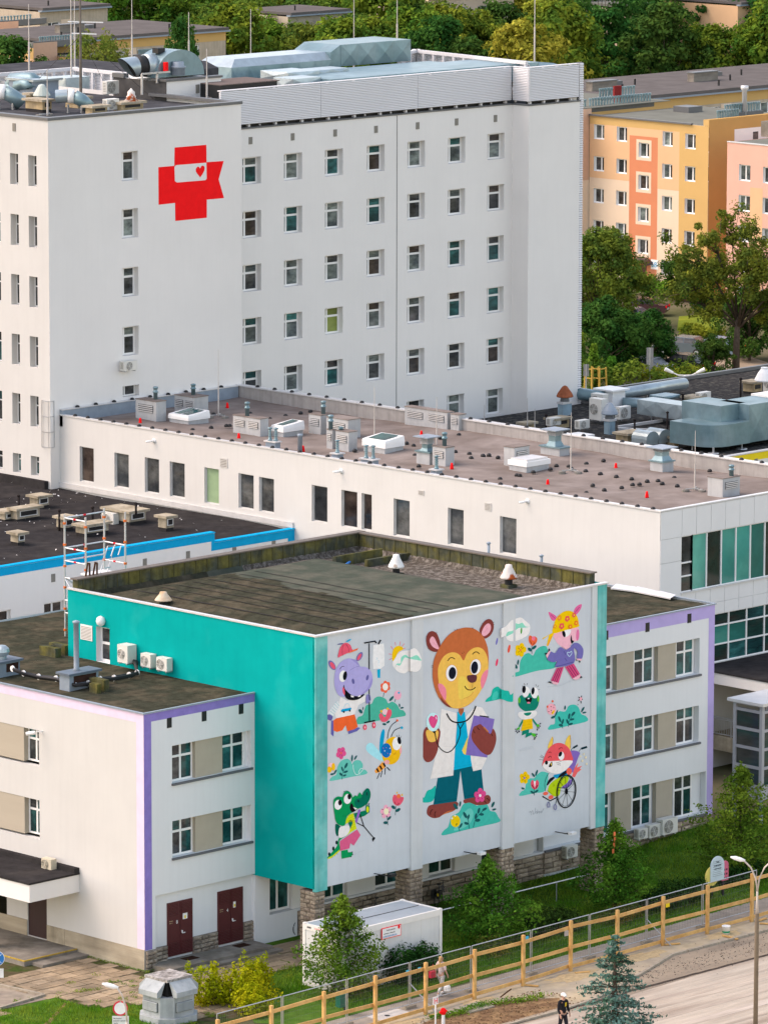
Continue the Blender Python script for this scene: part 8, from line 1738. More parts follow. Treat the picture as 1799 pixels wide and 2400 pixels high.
# lawn, hedges and drive between the trees
DRV=mat('sandy_drive',(.34,.27,.20),var=.15,scale=1)
sheet('drive',g((1560,880),(1560,812),(1640,800),(1799,850),(1900,870),(1900,930),(1799,905)),.006,DRV)
sheet('lawn',g((1585,775),(1590,742),(1650,736),(1690,745),(1680,780),(1620,782)),.008,mat('sunny_lawn',(.20,.235,.03),var=.2,scale=.8,col2=(.13,.18,.025)))
sheet('lawn',g((1455,775),(1470,745),(1520,740),(1530,770)),.008,MATS['sunny_lawn'])
def hedge(label,p0,p1,h,wd,m,seed,leaf=.22,dens=420,cat='hedge',name='hedge'):
 rng=np.random.default_rng(seed);a,b=at(*p0,'z',0),at(*p1,'z',0);L=np.linalg.norm(b-a);n=int(dens*L);d=(b-a)/L;nn=np.array([-d[1],d[0],0])
 s=rng.uniform(0,L,n);v=rng.uniform(-1,1,n);z=rng.uniform(.0,1,n)**.6;bump=1+.12*np.sin(s*2.1)+.08*np.sin(s*5.3)
 P=a+d*s[:,None]+nn*(v*wd/2)[:,None];P[:,2]=z*h*bump*np.sqrt(np.maximum(.05,1-.55*v*v));o=link(name,quadmesh(name,leafquads(P,nn*np.sign(v)[:,None]*.5+np.array([0,0,.8]),leaf,rng),m));return tag(o,label,cat)
hedge('clipped green hedge along the foot of the orange block',(1495,688),(1600,700),1.5,1.6,LF4,61);hedge('low clipped hedge beside the sunny lawn',(1600,790),(1690,800),1.1,1.6,LF1,62);hedge('wild shrubs behind the gravel roof, left part',(1365,915),(1500,915),2.2,3.0,LF6,63,.24,300,'shrub','shrubs');hedge('wild shrubs behind the gravel roof, right part',(1500,915),(1640,900),1.8,3.0,LF1,64,.24,300,'shrub','shrubs')
def columnplant(label,px0,py0,top,seed,m,wpx=14):
 rng=np.random.default_rng(seed);P0=at(px0,py0,'z',0);k=pxm(P0);h=(py0-top)/k;n=900;z=rng.uniform(0,1,n);r_=wpx/k/1.0*(.4+.7*np.sin(np.pi*np.clip(z*.9+.08,0,1)));a=rng.uniform(0,6.28,n);P=np.stack([r_*np.cos(a)*rng.uniform(.4,1,n),r_*np.sin(a)*rng.uniform(.4,1,n),z*h],1);t=thing('climbing_plant',label,'plant',(0,0,0),'climbing plants on stakes');c=link('leaves',quadmesh('leaves',leafquads(P,np.stack([np.cos(a),np.sin(a),.5+0*a],1),.22,rng),m),t);c['kind']='stuff';mb=MB();mb.tube([(0,0,0),(.05,0,h*.9)],.04,5);mb.build('stem',BARK,t);t.location=P0
columnplant('slim bright climbing plant on a stake behind the ward block corner',1390,915,805,71,LF4);columnplant('bright climbing plant leaning over, right of the slim one',1432,912,835,72,LF4,18);columnplant('dark climbing plant squeezed against the louvre strip',1360,905,780,73,LF1,12)
for px,lab in((1386,'left yellow wooden tree stake frame'),(1404,'right yellow wooden tree stake frame')):
 P=at(px,925,'z',0);mb=MB()
 for dx,dy in((0,0),(.8,0),(.8,.8),(0,.8)):mb.bar((P[0]+dx,P[1]+dy,0),(P[0]+dx*.85+.06,P[1]+dy*.85+.06,2.0),.09)
 for z in(1.9,1.2):mb.bar((P[0]+.05,P[1]+.05,z),(P[0]+.75,P[1]+.05,z),.07);mb.bar((P[0]+.05,P[1]+.05,z),(P[0]+.05,P[1]+.75,z),.07)
 tag(mb.build('tree_stake',mat('yellow_wood',(.45,.30,.07)),None),lab,'tree stake','tree stakes behind the ward block')
for(px,py,w_,h_,lab)in((1372,868,13,28,'pair of grey sign backs on a pole left of the climbing plants'),(1521,840,16,50,'tall grey sign backs on a pole behind the gravel roof')):
 P=at(px,py+75,'z',0);k=pxm(P);t=thing('road_sign',lab,'road sign',(P[0],P[1],0));zt_=at(px,py-h_*.5+0,'y',P[1])[2];mb=MB();mb.tube([P,(P[0],P[1],zt_)],.05,6);mb.build('pole',STEEL,t)
 Hh=h_/k*1.0;mb=MB();a_=w_/k*.5;d_=Vector((.7,-.7,0));
 for z0,z1 in((zt_-Hh*1.0,zt_-Hh*.55),(zt_-Hh*.52,zt_)):o_=[(P[0]-d_.x*a_,P[1]-d_.y*a_),(P[0]+d_.x*a_,P[1]+d_.y*a_)];mb=MB();mb.bar((*o_[0],(z0+z1)/2),(*o_[1],(z0+z1)/2),.04,0,z1-z0);mb.build('sign_back',GRYF if 0 else mat('grey_sign_back',(.27,.27,.27)),t)
P=at(1603,935,'z',0);t=thing('street_lamp','white double-armed street lamp behind the gravel roof','street lamp',(P[0],P[1],0));zt_=at(1603,880,'y',P[1])[2];mb=MB();mb.tube([P,(P[0],P[1],zt_)],.09,8);mb.build('pole',PVC,t)
for s_ in(-1,1):d_=Vector((.7,-.7,0))*s_;q=Vector((P[0],P[1],zt_));mb=MB();mb.tube([q,q+d_*.5+Vector((0,0,.02)),q+d_*.9+Vector((0,0,.2))],.05,6);mb.build('arm',PVC,t);mb=MB();mb.tube([q+d_*.9+Vector((0,0,.2)),q+d_*1.5+Vector((0,0,.48))],[.10,.16],8);mb.build('lamp_head',PVC,t)
# parked cars
def car(label,px,py,rot,col,s=1.0):
 P=at(px,py,'z',0);t=thing('parked_car',label,'car',(0,0,0),'cars parked behind the trees');pm=mat('car_paint_'+col,lin(col),rough=.25,var=.03,spec=.6)
 prof=[(-2.2,.45),(-2.25,.75),(-2.1,.92),(-1.55,1.0),(-.95,1.42),(.45,1.45),(1.15,1.0),(2.05,.85),(2.25,.65),(2.22,.35),(-2.1,.3)]
 mb=MB();n=len(prof)
 for w0,ins in((-.86,0),(.86,0)):mb.v+=[(x,w0*(1 if z<1.02 else.80),z)for x,z in prof]
 mb.f.append(tuple(range(n)));mb.m.append(0);mb.f.append(tuple(range(n,2*n))[::-1]);mb.m.append(0)
 for j in range(n):mb.f.append((j,n+j,n+(j+1)%n,(j+1)%n));mb.m.append(0)
 mb.build('body',pm,t)
 mb=MB();mb.face([(-1.50,-.80,1.03),(-1.0,-.66,1.40),(-1.0,.66,1.40),(-1.50,.80,1.03)]);mb.v=[(x-.03,y,z+.02)for x,y,z in mb.v];mb.build('rear_window',GD,t);mb=MB();mb.face([(1.10,.80,1.04),(.5,.66,1.42),(.5,-.66,1.42),(1.10,-.80,1.04)]);mb.v=[(x+.03,y,z+.02)for x,y,z in mb.v];mb.build('windscreen',GD,t)
 for sy in(-1,1):
  for x0,x1 in((-1.25,-.3),(-.22,.85)):mb=MB();mb.face([(x0,sy*.875,1.04),(x1,sy*.875,1.04),(x1-.25 if x1>0 else x1,sy*.73,1.38),(x0+.2 if x0<-1 else x0,sy*.73,1.38)]);mb.build('side_window',GD,t)
  for x in(-1.35,1.4):mb=MB();mb.tube([(x,sy*.70,.32),(x,sy*.90,.32)],.32,16);mb.build('wheel',BLACK,t);mb=MB();mb.tube([(x,sy*.901,.32),(x,sy*.91,.32)],.2,12);mb.build('rim',ZINC2,t)
  piece('tail_light',RED,t,(-2.27,sy*.62-.16,.72),(.06,.32,.18));piece('headlight',PVC,t,(2.2,sy*.62-.16,.62),(.06,.32,.14))
 piece('number_plate',PVC,t,(-2.275,-.26,.55),(.03,.52,.12));t.location=P;t.rotation_euler=(0,0,rot);t.scale=(s,s,s)
car('dark grey saloon car with red tail lights, parked rear towards the camera',1602,832,R(110),'#5a6870',1.05);car('black car parked half hidden behind the bush',1606,872,R(95),'#23282e');car('dark red and black car glimpsed beside the sunny lawn',1502,738,R(120),'#4a3038');car('light blue car glimpsed behind the bush, right',1680,832,R(100),'#6f8aa0');car('silver car glimpsed through the maple leaves',1470,760,R(110),'#8a9098');car('white car glimpsed between the dark maples',1510,880,R(100),'#b0b4b8')
# ================================================================ foreground: container, fences, planting, people
# container office
cx0,cy0=at(709,2308,'z',0)[0],at(709,2308,'z',0)[1]
ct=thing('container_office','white site container with a grey roof and a framed swab-point notice','container',(cx0,cy0-2.44,0))
X0,X1,Y0,Y1=cx0,cx0+6.06,cy0-2.44,cy0;CH=at(709,2163,'x',X0)[2]
CTW=mat('white_container_wall',(.62,.63,.62),rough=.5,var=.04,scale=1,streak=.06);CTF=mat('white_container_frame',(.72,.71,.68),rough=.5,var=.04)
mb=MB();mb.box(X0+.03,Y0+.03,.1,X1-.03,Y1-.03,CH-.06);mb.build('wall',CTW,ct)
for(x,y)in((X0,Y0),(X1,Y0),(X0,Y1),(X1,Y1)):sx,sy=(1 if x==X0 else-1),(1 if y==Y0 else-1);mb=MB();a,b=sorted((x,x+.16*sx)),sorted((y,y+.16*sy));mb.box(a[0],b[0],0,a[1],b[1],CH+.03);mb.build('corner_post',CTF,ct)
mb=MB();mb.box(X0+.161,Y0,CH-.26,X1-.161,Y0+.12,CH);mb.box(X0+.161,Y1-.12,CH-.26,X1-.161,Y1,CH);mb.box(X0,Y0+.161,CH-.26,X0+.12,Y1-.161,CH);mb.box(X1-.12,Y0+.161,CH-.26,X1,Y1-.161,CH);mb.build('top_rail',CTF,ct)
mb=MB();mb.box(X0+.161,Y0,.02,X1-.161,Y0+.12,.18);mb.box(X0,Y0+.161,.02,X0+.12,Y1-.161,.18);mb.build('bottom_rail',CTF,ct)
mb=MB();mb.box(X0+.121,Y0+.121,CH-.08,X1-.121,Y1-.121,CH-.02);mb.build('roof_sheet',mat('blue_grey_roof_sheet',(.30,.345,.385),rough=.45,var=.08),ct);piece('roof_seam',DFLASH,ct,(X0+.2,(Y0+Y1)/2-.03,CH-.018),(5.6,.05,.02))
for k in range(1,5):piece('wall_joint',CTF,ct,(X0+k*1.2,Y0+.022,.18),(.02,.012,CH-.45))
FC=Face('Y',X0,Y0);FCX=Face('X',X0,Y1)
FCX.piece('white_door',PVC,ct,.95,-.0,.12,.95,.04,2.0);FCX.piece('door_window',mat('white_shutter',(.66,.64,.58),var=.04),ct,1.0,-.025,.55,.62,.03,1.35)
FCX.piece('maker_plate',DFLASH,ct,.28,-.006,CH-.17,.24,.01,.08)
mb=MB();[mb.tube([FCX.w(.75+.055*k,-.012,CH-.14),FCX.w(.79+.055*k,-.012,CH-.09-.03*(k%2))],.008,4)for k in range(11)];mb.build('red_script_mark',RED,ct)
s0=FC.uz(893,2176);s1=FC.uz(938,2202);sx0,sx1=s0[0],s1[0];sz1=FC.uz(915,2171)[1];sz0=FC.uz(915,2197)[1]
b_=FC.piece('notice_board',RED,ct,sx0,-.035,sz0,sx1-sx0,.03,sz1-sz0);FC.piece('notice_face',PVC,b_,sx0+.03,-.042,sz0+.03,sx1-sx0-.06,.006,sz1-sz0-.06)
INK=mat('dark_ink',(.02,.02,.03),var=.05);INKB=mat('blue_ink',(.01,.20,.55),var=.05);Wd=sx1-sx0;Hd=sz1-sz0
text('notice_text','Punkt pobrań',Hd*.19,INK,b_,FC.w(sx0+Wd*.24,-.046,sz0+Hd*.68),(math.pi/2,0,0));text('notice_text','wymazów w kierunku',Hd*.16,INK,b_,FC.w(sx0+Wd*.09,-.046,sz0+Hd*.42),(math.pi/2,0,0));text('notice_text','KORONAWIRUSA',Hd*.215,INKB,b_,FC.w(sx0+Wd*.055,-.046,sz0+Hd*.13),(math.pi/2,0,0))
mb=MB();mb.v+=[(X0+sx0+Wd*.88+.07*math.cos(i*.4),Y0-.047,sz0+Hd*.82+.09*math.sin(i*.4))for i in range(16)];mb.f.append(tuple(range(16)));mb.m.append(0);mb.build('red_emblem',RED,b_)
# timber barrier
WOOD=mat('fresh_pine_timber',(.58,.355,.125),rough=.7,var=.16,scale=5,bump=.15,bscale=30,obj=.10,col2=(.50,.28,.085))
tb_=thing('timber_barrier','new pine post-and-rail barrier running along the footpath','barrier',(5,-13.3,0))
pp_=[at(q[0],q[1],'z',.0)for q in((997,2378),(1111,2344),(1225,2312),(1336,2277),(1445,2249),(1552,2217),(1656,2190),(1760,2161))]
d0=(pp_[-1]-pp_[0])/7
pts=[pp_[0]-d0*k for k in(4,3,2,1)]+list(pp_)+[pp_[-1]+d0*k for k in(1,2)]
PH=at(997.6,2256,'y',pp_[0][1])[2]
random.seed(9)
for i,p in enumerate(pts):
 mb=MB();mb.box(-.065,-.065,-.3,.065,.065,PH+random.uniform(-.04,.04));o=link('post',mb.mesh('post',WOOD),tb_,(p[0],p[1],0),(0,0,random.uniform(-.1,.1)))
dv=Vector(d0).normalized()
for i,(a,b)in enumerate(zip(pts,pts[1:])):
 for z in(PH*.86,PH*.46,PH*.09):
  o=Vector((-dv.y,dv.x,0))*.09;za_,zb2=z+random.uniform(-.03,.03),z+random.uniform(-.03,.03);mb=MB();A_=Vector((a[0],a[1],za_))+o+dv*.02;B_=Vector((b[0],b[1],zb2))+o-dv*.02;mb.bar(A_,B_,.04,0,.155);mb.build('rail',WOOD,tb_)
# steel mesh fence panels
mf=[at(q[0],q[1],'z',0)for q in((1103,2324),(1246,2287),(1380,2247.6))];dm=(mf[2]-mf[0])/2;st_=mf[0]-dm*4
lab_=['first','second','third','fourth','fifth','sixth','seventh','eighth','ninth','tenth']
MH=2.0
for i in range(9):
 a=Vector(st_+dm*i);b=Vector(st_+dm*(i+1));dn=(b-a).normalized();a2=a+dn*.05;b2=b-dn*.05
 t=thing('mesh_fence','steel mesh fence panel standing behind the timber barrier, %s from the left'%lab_[i],'fence',tuple((a+b)/2),'temporary mesh fence panels');up=lambda p,z:Vector((p.x,p.y,z))
 mb=MB();mb.tube([up(a2,.08),up(a2,MH),up(a2,MH)+dn*.001,up(b2,MH),up(b2,MH)-dn*.001,up(b2,.08)],.022,6);mb.tube([up(a2,.18),up(b2,.18)],.02,6);mb.build('frame',STEEL,t)
 mb=MB();L=(b2-a2).length
 for k in range(1,34):p=a2+dn*(L*k/34);mb.bar(up(p,.18),up(p,MH),.004)
 for z in np.linspace(.4,MH-.2,6):mb.bar(up(a2,z),up(b2,z),.005)
 o=mb.build('wire_mesh',DFLASH,t);o['kind']='stuff'
 mb=MB();mb.box(a.x-.30,a.y-.12,0,a.x+.30,a.y+.12,.14);tag(mb.build('concrete_block',KERB,None),'concrete block under the left end of the %s mesh panel'%lab_[i],'fence foot','concrete fence feet')
for k,q in((0,(1000,2330)),(1,(1530,2150))):
 p=Vector(mf[0])if k==0 else Vector(mf[2]+dm);mb=MB();p=Vector(st_+dm*(3 if k==0 else 7));mb.bar((p.x,p.y,1.1),(p.x+.3,p.y-1.2,.05),.035);tag(mb.build('prop_bar',STEEL,None),['dark slanted brace propping the mesh fence near the woman','slanted brace propping the mesh fence near the yellow notice'][k],'brace')
TAG=mat('light_blue_tag',(.08,.50,.75),var=.05)
for px,py,m,lab,w_,h_ in((953,2277,TAG,'small light blue tag on the mesh fence, left one',.16,.12),(981,2270,TAG,'small light blue tag on the mesh fence, near the woman',.16,.12),(1233,2197,TAG,'small light blue tag on the mesh fence, right one',.16,.12),(1325,2187,mat('grey_notice',(.45,.42,.40)),'small grey notice on the mesh fence',.24,.24),(1562,2120,YELLOW,'small yellow notice on the mesh fence',.24,.22)):
 P=at(px,py,'y',-12.3+.02*(px-1000)/27);mb=MB();mb.box(P[0]-w_/2,P[1]-.05,P[2]-h_/2,P[0]+w_/2,P[1]-.03,P[2]+h_/2);tag(mb.build('paper_tag',m,None),lab,'tag','small tags on the mesh fence')
# loose planks, bucket, rod
for(q0,q1,lab)in(((1693,2192),(1727,2201),'short plank lying beside the white bucket'),((1556,2214),(1592,2211),'short plank at the foot of the timber barrier, middle'),((1229,2308),(1261,2311),'short plank at the foot of the timber barrier, left of the middle'),((1779,2164),(1830,2166),'plank at the right picture edge by the lamp post'),((1775,2158),(1794,2152),'second plank at the right picture edge'),((1005,2380),(1035,2375),'plank in the grass near the hydrant marker'),((1347,2280),(1381,2277),'short plank behind the spruce top')):
 a,b=at(*q0,'z',.06),at(*q1,'z',.06);mb=MB();mb.bar(a,b,.13,0,.05);tag(mb.build('loose_plank',WOOD,None),lab,'plank','loose planks on the pavement')
a,b=at(1172,2337,'z',.05),at(1197,2318,'z',.5);mb=MB();mb.bar(a,b,.05);tag(mb.build('rusty_bar',mat('rusty_iron',(.07,.035,.02)),None),'rusty bar leaning on the bottom rail of the barrier','bar')
P=at(1700,2190,'z',.02);bk=thing('bucket','white plastic bucket with green print standing on the pavement','bucket',P);mb=MB();mb.lathe([(.15,0),(.185,.36),(.20,.37),(.20,.40),(.17,.40),(.14,.08),(.01,.07)],P,18);mb.build('pail',PVC,bk,True);mb=MB();mb.lathe([(.172,.10),(.176,.17)],P,18);bk2=mb.build('green_print',mat('green_ink',(.02,.25,.12)),bk);bk2.scale=(1,1,1)
mb=MB();mb.tube([(P[0]+.2*math.cos(a),P[1]-.05-.08*math.sin(a),P[2]+.38-.12*math.sin(a))for a in np.linspace(0,math.pi,9)],.008,4);mb.build('handle',STEEL,bk)
# street lamps
def lampost(label,base,arms,h,cz_):
 t=thing('street_lamp',label,'street lamp',base);b=Vector(base);mb=MB();mb.lathe([(.10,-.1),(.085,cz_-.02),(.085,cz_)],base,12);mb.build('lower_pole',mat('brownish_pole',(.20,.16,.115),var=.15),t,True);mb=MB();mb.tube([b+Vector((0,0,cz_)),b+Vector((0,0,cz_+.5)),b+Vector((0,0,h-1.2))],[.07,.045,.04],10);mb.build('upper_pole',mat('pale_pole',(.50,.44,.38)),t,True)
 for a in arms:
  d=Vector(a);q=b+Vector((0,0,h-1.2));mb=MB();mb.tube([q,q+d*.12+Vector((0,0,.55)),q+d*.45+Vector((0,0,1.0)),q+d*.9+Vector((0,0,1.28))],.034,8);mb.build('arm',MATS['pale_pole'],t,True)
  e=q+d*.9+Vector((0,0,1.28));dn=d.normalized();mb=MB();mb.tube([e-dn*.05,e+dn*.14+Vector((0,0,.04)),e+dn*.38+Vector((0,0,.11)),e+dn*.55+Vector((0,0,.15))],[.04,.09,.085,.03],10);o=mb.build('lamp_head',PVC,t,True)
 return t
bl=at(1768,2478,'z',0);tz_=at(1768,2142,'y',bl[1])[2];hz0=at(1768,2085,'y',bl[1])[2];dl_=Vector((-.70,.72,0))
lampost('double street lamp with white heads on a brown pole by the road, right',bl,[dl_*.62,-dl_*.62],hz0+1.2-.1,tz_)
bl=at(301,2850,'z',0);hz0=at(290,2378,'y',bl[1])[2]
lampost('leaning street lamp arm with a white head at the bottom left corner',bl,[dl_*.40],hz0+.9,5)
# road signs at the lower left
SGN=mat('sign_white',(.78,.78,.76),rough=.4);RING=mat('sign_red',(.62,.02,.05),rough=.4);SBL=mat('sign_blue',(.01,.17,.50),rough=.4)
def disc(c,r,n,m,par,nm,ax=Vector((-.7,-.7,.1)),off=0):
 ax=ax.normalized();u=ax.cross(Vector((0,0,1))).normalized();v=u.cross(ax);c=Vector(c)+ax*off;mb=MB();mb.v+=[tuple(c+u*r*math.cos(2*math.pi*i/n)+v*r*math.sin(2*math.pi*i/n))for i in range(n)]+[tuple(c-ax*.02+u*r*math.cos(2*math.pi*i/n)+v*r*math.sin(2*math.pi*i/n))for i in range(n)]
 mb.f.append(tuple(range(n)));mb.m.append(0);mb.f.append(tuple(range(n,2*n))[::-1]);mb.m.append(0)
 for i in range(n):mb.f.append((i,(i+1)%n,n+(i+1)%n,n+i));mb.m.append(0)
 return mb.build(nm,m,par)
def plate(c,w_,h_,lines,par,ax=Vector((-.7,-.7,.0))):
 ax=ax.normalized();u=Vector((0,0,1)).cross(ax).normalized();ang=math.atan2(u.y,u.x);o=link('sign_plate',unit(SGN),par,Vector(c)-u*w_/2+Vector((0,0,-h_/2)),(0,0,ang),(w_,.02,h_))
 for i,L in enumerate(lines):text('sign_text',L,h_*.17,INK,o,Vector(c)-u*w_*.44+ax*.012+Vector((0,0,h_*(.22-.24*i))),(math.pi/2,0,ang))
P=at(283,2455,'z',0);c=at(282.5,2363,'y',P[1]);sg=thing('no_entry_sign','round white road sign with a red rim and a text plate below','road sign',P)
mb=MB();mb.tube([P,(c[0],c[1],c[2]+.3)],.035,8);mb.build('pole',STEEL,sg);disc(c,.31,28,RING,sg,'red_rim',off=.05);disc(c,.245,28,SGN,sg,'white_face',off=.058)
c2=at(283,2392,'y',P[1]);plate(Vector(c2)+Vector((-.05,-.05,0)),.68,.42,['Nie dotyczy','pojazdów szpitala','i służb'],sg)
P=at(-2,2330,'z',0);c=at(-6,2246,'y',P[1]);sg=thing('no_stopping_sign','blue and red round road sign cut off by the left picture edge','road sign',P);mb=MB();mb.tube([P,(c[0],c[1],c[2]+.3)],.035,8);mb.build('pole',STEEL,sg)
disc(c,.32,28,SGN,sg,'white_edge',off=.05);disc(c,.30,28,SBL,sg,'blue_face',off=.056)
for s_ in(-1,1):ax=Vector((-.7,-.7,.1)).normalized();u=ax.cross(Vector((0,0,1))).normalized();v=u.cross(ax);q=Vector(c)+ax*.066;mb=MB();mb.bar(q-(u+v*s_)*.19,q+(u+v*s_)*.19,.07,0,.008);mb.build('white_bar',SGN,sg)
c2=at(-3,2280,'y',P[1]);plate(Vector(c2)+Vector((-.05,-.05,0)),.45,.40,['24 h','taxi']if 0 else[],sg)
# ventilation kiosk
KG=mat('weathered_grey_paint',(.40,.43,.44),var=.10,scale=2.5,streak=.2,col2=(.33,.36,.37));KR=mat('crumbling_concrete_top',(.36,.34,.32),var=.5,scale=6,bump=1.0,bscale=10,col2=(.20,.185,.17))
kc=at(392,2404,'z',0);ck=.42
KX,KY=kc[0]-.15,kc[1]-.15;KW,KD=2.0,2.0;k_=kk(kc)
kx1=KX+(455-392)/(38.8*k_)+ck;ky1=KY+(392-336)/(35.4*k_)+ck
kz=at(392,2340,'x',KX+ck*.5)[2]
ks=thing('ventilation_kiosk','weathered grey concrete ventilation kiosk with louvred sides and flared flaps','ventilation kiosk',(KX,KY,0))
oct_=lambda e:[(KX+ck-e*.4,KY-e),(kx1-ck+e*.4,KY-e),(kx1+e,KY+ck-e*.4),(kx1+e,ky1-ck+e*.4),(kx1-ck+e*.4,ky1+e),(KX+ck-e*.4,ky1+e),(KX-e,ky1-ck+e*.4),(KX-e,KY+ck-e*.4)]
mb=MB();mb.prism(oct_(.14),-.1,.28);mb.build('base',KG,ks);mb=MB();mb.prism(oct_(0),.281,kz);mb.build('body',KG,ks)
for kind,F,u0,u1 in(('X',Face('X',KX,ky1-ck+.02),0,ky1-KY-2*ck-.04),('Y',Face('Y',KX+ck+.02,KY),0,kx1-KX-2*ck-.04)):
 g_=F.piece('louvre_panel',DFLASH,ks,u0+.06,-.012,.5,u1-u0-.12,.02,kz-.72)
 for i in range(13):o=F.piece('louvre_slat',KG,g_,u0+.08,-.075,.53+i*(kz-.78)/13,u1-u0-.16,.06,.028);o.rotation_euler=(R(28),0,F.rot[2])
rz_=kz+.75;tin=.45
mb=MB();tp=[(KX+tin,KY+tin),(kx1-tin,KY+tin),(kx1-tin,ky1-tin),(KX+tin,ky1-tin)];mb.prism([(KX+tin*.7,KY+tin*.7),(kx1-tin*.7,KY+tin*.7),(kx1-tin*.7,ky1-tin*.7),(KX+tin*.7,ky1-tin*.7)],kz+.02,rz_-.12,0);mb.build('dark_core',BLACK,ks)
mb=MB();mb.prism([(KX+tin*.55,KY+tin*.55),(kx1-tin*.55,KY+tin*.55),(kx1-tin*.55,ky1-tin*.55),(KX+tin*.55,ky1-tin*.55)],rz_-.11,rz_,0);mb.build('top_slab',KR,ks)
for(a,b,nx_,ny_)in(((KX+ck*.9,KY),(kx1-ck*.9,KY),0,-1),((KX,ky1-ck*.9),(KX,KY+ck*.9),-1,0),((kx1,KY+ck*.9),(kx1,ky1-ck*.9),1,0),((kx1-ck*.9,ky1),(KX+ck*.9,ky1),0,1)):
 mb=MB();o1=.20;i1=tin*.62;zlo=kz+.04
 P1=[(a[0]+nx_*o1,a[1]+ny_*o1,zlo),(b[0]+nx_*o1,b[1]+ny_*o1,zlo),(b[0]+nx_*o1,b[1]+ny_*o1,zlo+.22),(a[0]+nx_*o1,a[1]+ny_*o1,zlo+.22),(b[0]-nx_*i1,b[1]-ny_*i1,rz_-.08),(a[0]-nx_*i1,a[1]-ny_*i1,rz_-.08),(b[0]-nx_*.02,b[1]-ny_*.02,zlo),(a[0]-nx_*.02,a[1]-ny_*.02,zlo)]
 mb.v+=P1
 for q in((0,1,2,3),(3,2,4,5),(1,6,4,2),(0,3,5,7),(0,7,6,1),(7,5,4,6)):mb.f.append(q);mb.m.append(0)
 mb.build('flap',KG,ks)
# shrubs
GOLD=leafmat('leaf_golden','#8f9d16','#b4b21c',.4,.4);HEDG=leafmat('leaf_dark_hedge','#26401c','#3c5a24',.2,.4);LND=leafmat('leaf_linden','#486b22','#6f8a2c',.3,.45);LND2=leafmat('leaf_linden_brown','#52682a','#8a7a34',.3,.45)
def shrub(label,px,py,blobs,m,n,leaf,seed,cat='shrub',name='shrub',twigs=True,spikes=0):
 """blobs: (dx, dy, z, rx, ry, rz) in metres about the base"""
 rng=np.random.default_rng(seed);P=at(px,py,'z',0);t=thing(name,label,cat,(0,0,0));Vs=[];mb=MB()
 for(dx,dy,z,rx,ry,rz)in blobs:
  u=sph(n,rng);bump=1+.20*np.sin(u[:,0]*6+seed)*np.sin(u[:,1]*5)+.15*np.sin(u[:,2]*9);q=np.array([dx,dy,z])+u*np.array([rx,ry,rz])*(rng.uniform(.55,1.0,n)*bump)[:,None];q=q[q[:,2]>.02];uu_=(q-np.array([dx,dy,z]));uu_/=np.linalg.norm(uu_,axis=1)[:,None]
  Vs.append(leafquads(q,uu_+np.array([0,0,.5]),leaf,rng))
  for k in range(7):e=np.array([dx,dy,z])+sph(1,rng)[0]*np.array([rx,ry,rz])*.8;e[2]=max(e[2],.3);mb.tube([(dx*.5,dy*.5,-.05),tuple((np.array([dx*.7,dy*.7,0])+e)*.5),tuple(e)],[.03,.02,.006],4)
  for k in range(spikes):
   a=rng.uniform(0,6.28);b=np.array([dx+rx*.7*math.cos(a),dy+ry*.7*math.sin(a),z+rz*.6]);tt=rng.uniform(0,1,45);Vs.append(leafquads(b+np.stack([.03*np.sin(tt*9),.1*tt,tt*rng.uniform(.35,.65)],1)+rng.normal(0,.05,(45,3)),np.tile([0,0,1.0],(45,1)),leaf,rng))
 c=link('leaves',quadmesh('leaves',np.concatenate(Vs),m),t);c['kind']='stuff';mb.build('stems',BARK,t);t.location=P;return t
shrub('golden yellow-green shrub beside the grey kiosk',552,2350,[(-1.3,.6,.75,.95,.8,.95),(-.5,.3,.6,.9,.8,.75),(.7,.2,.65,1.0,.8,.7),(1.9,.7,.7,.7,.7,.7),(-.3,-1.4,.55,1.1,.9,.65),(-.9,-2.1,.4,.7,.7,.5)],GOLD,1400,.12,81,spikes=4)
shrub('round dark green hedge shrub in front of the container',968,2300,[(-.5,.2,.75,1.05,.85,.85),(.7,.1,.7,.95,.8,.8)],HEDG,2600,.12,82);shrub('low reddish-green shrub under the tree at the container',840,2325,[(-.7,0,.35,.9,.7,.5),(.6,.1,.35,.9,.7,.45)],LND2,700,.085,83)
shrub('wide dark shrub behind the mesh fence, left of the middle',1290,2190,[(-1.0,0,.5,1.0,.8,.6),(.2,.2,.55,1.1,.8,.65),(1.2,.2,.4,.9,.8,.5)],HEDG,1900,.11,84);shrub('wide dark shrub under the info sign side of the lawn',1580,2125,[(-1.2,0,.5,1.0,.9,.55),(.1,.2,.6,1.1,.9,.65),(1.4,.1,.5,1.0,.8,.55)],HEDG,1900,.11,85);shrub('low reddish-green shrub behind the mesh fence in the middle',1150,2240,[(0,0,.4,1.0,.8,.5)],LND2,1100,.08,86);shrub('low olive shrub at the foot of the young tree with the orange tag',1455,2160,[(-.5,0,.35,.9,.8,.45),(.6,.2,.35,.8,.7,.4)],LND2,900,.08,87);shrub('dark low shrub at the right edge below the lime tree',1720,2075,[(0,0,.4,1.1,.9,.5),(1.5,0,.4,1,.8,.5)],HEDG,1600,.11,88)
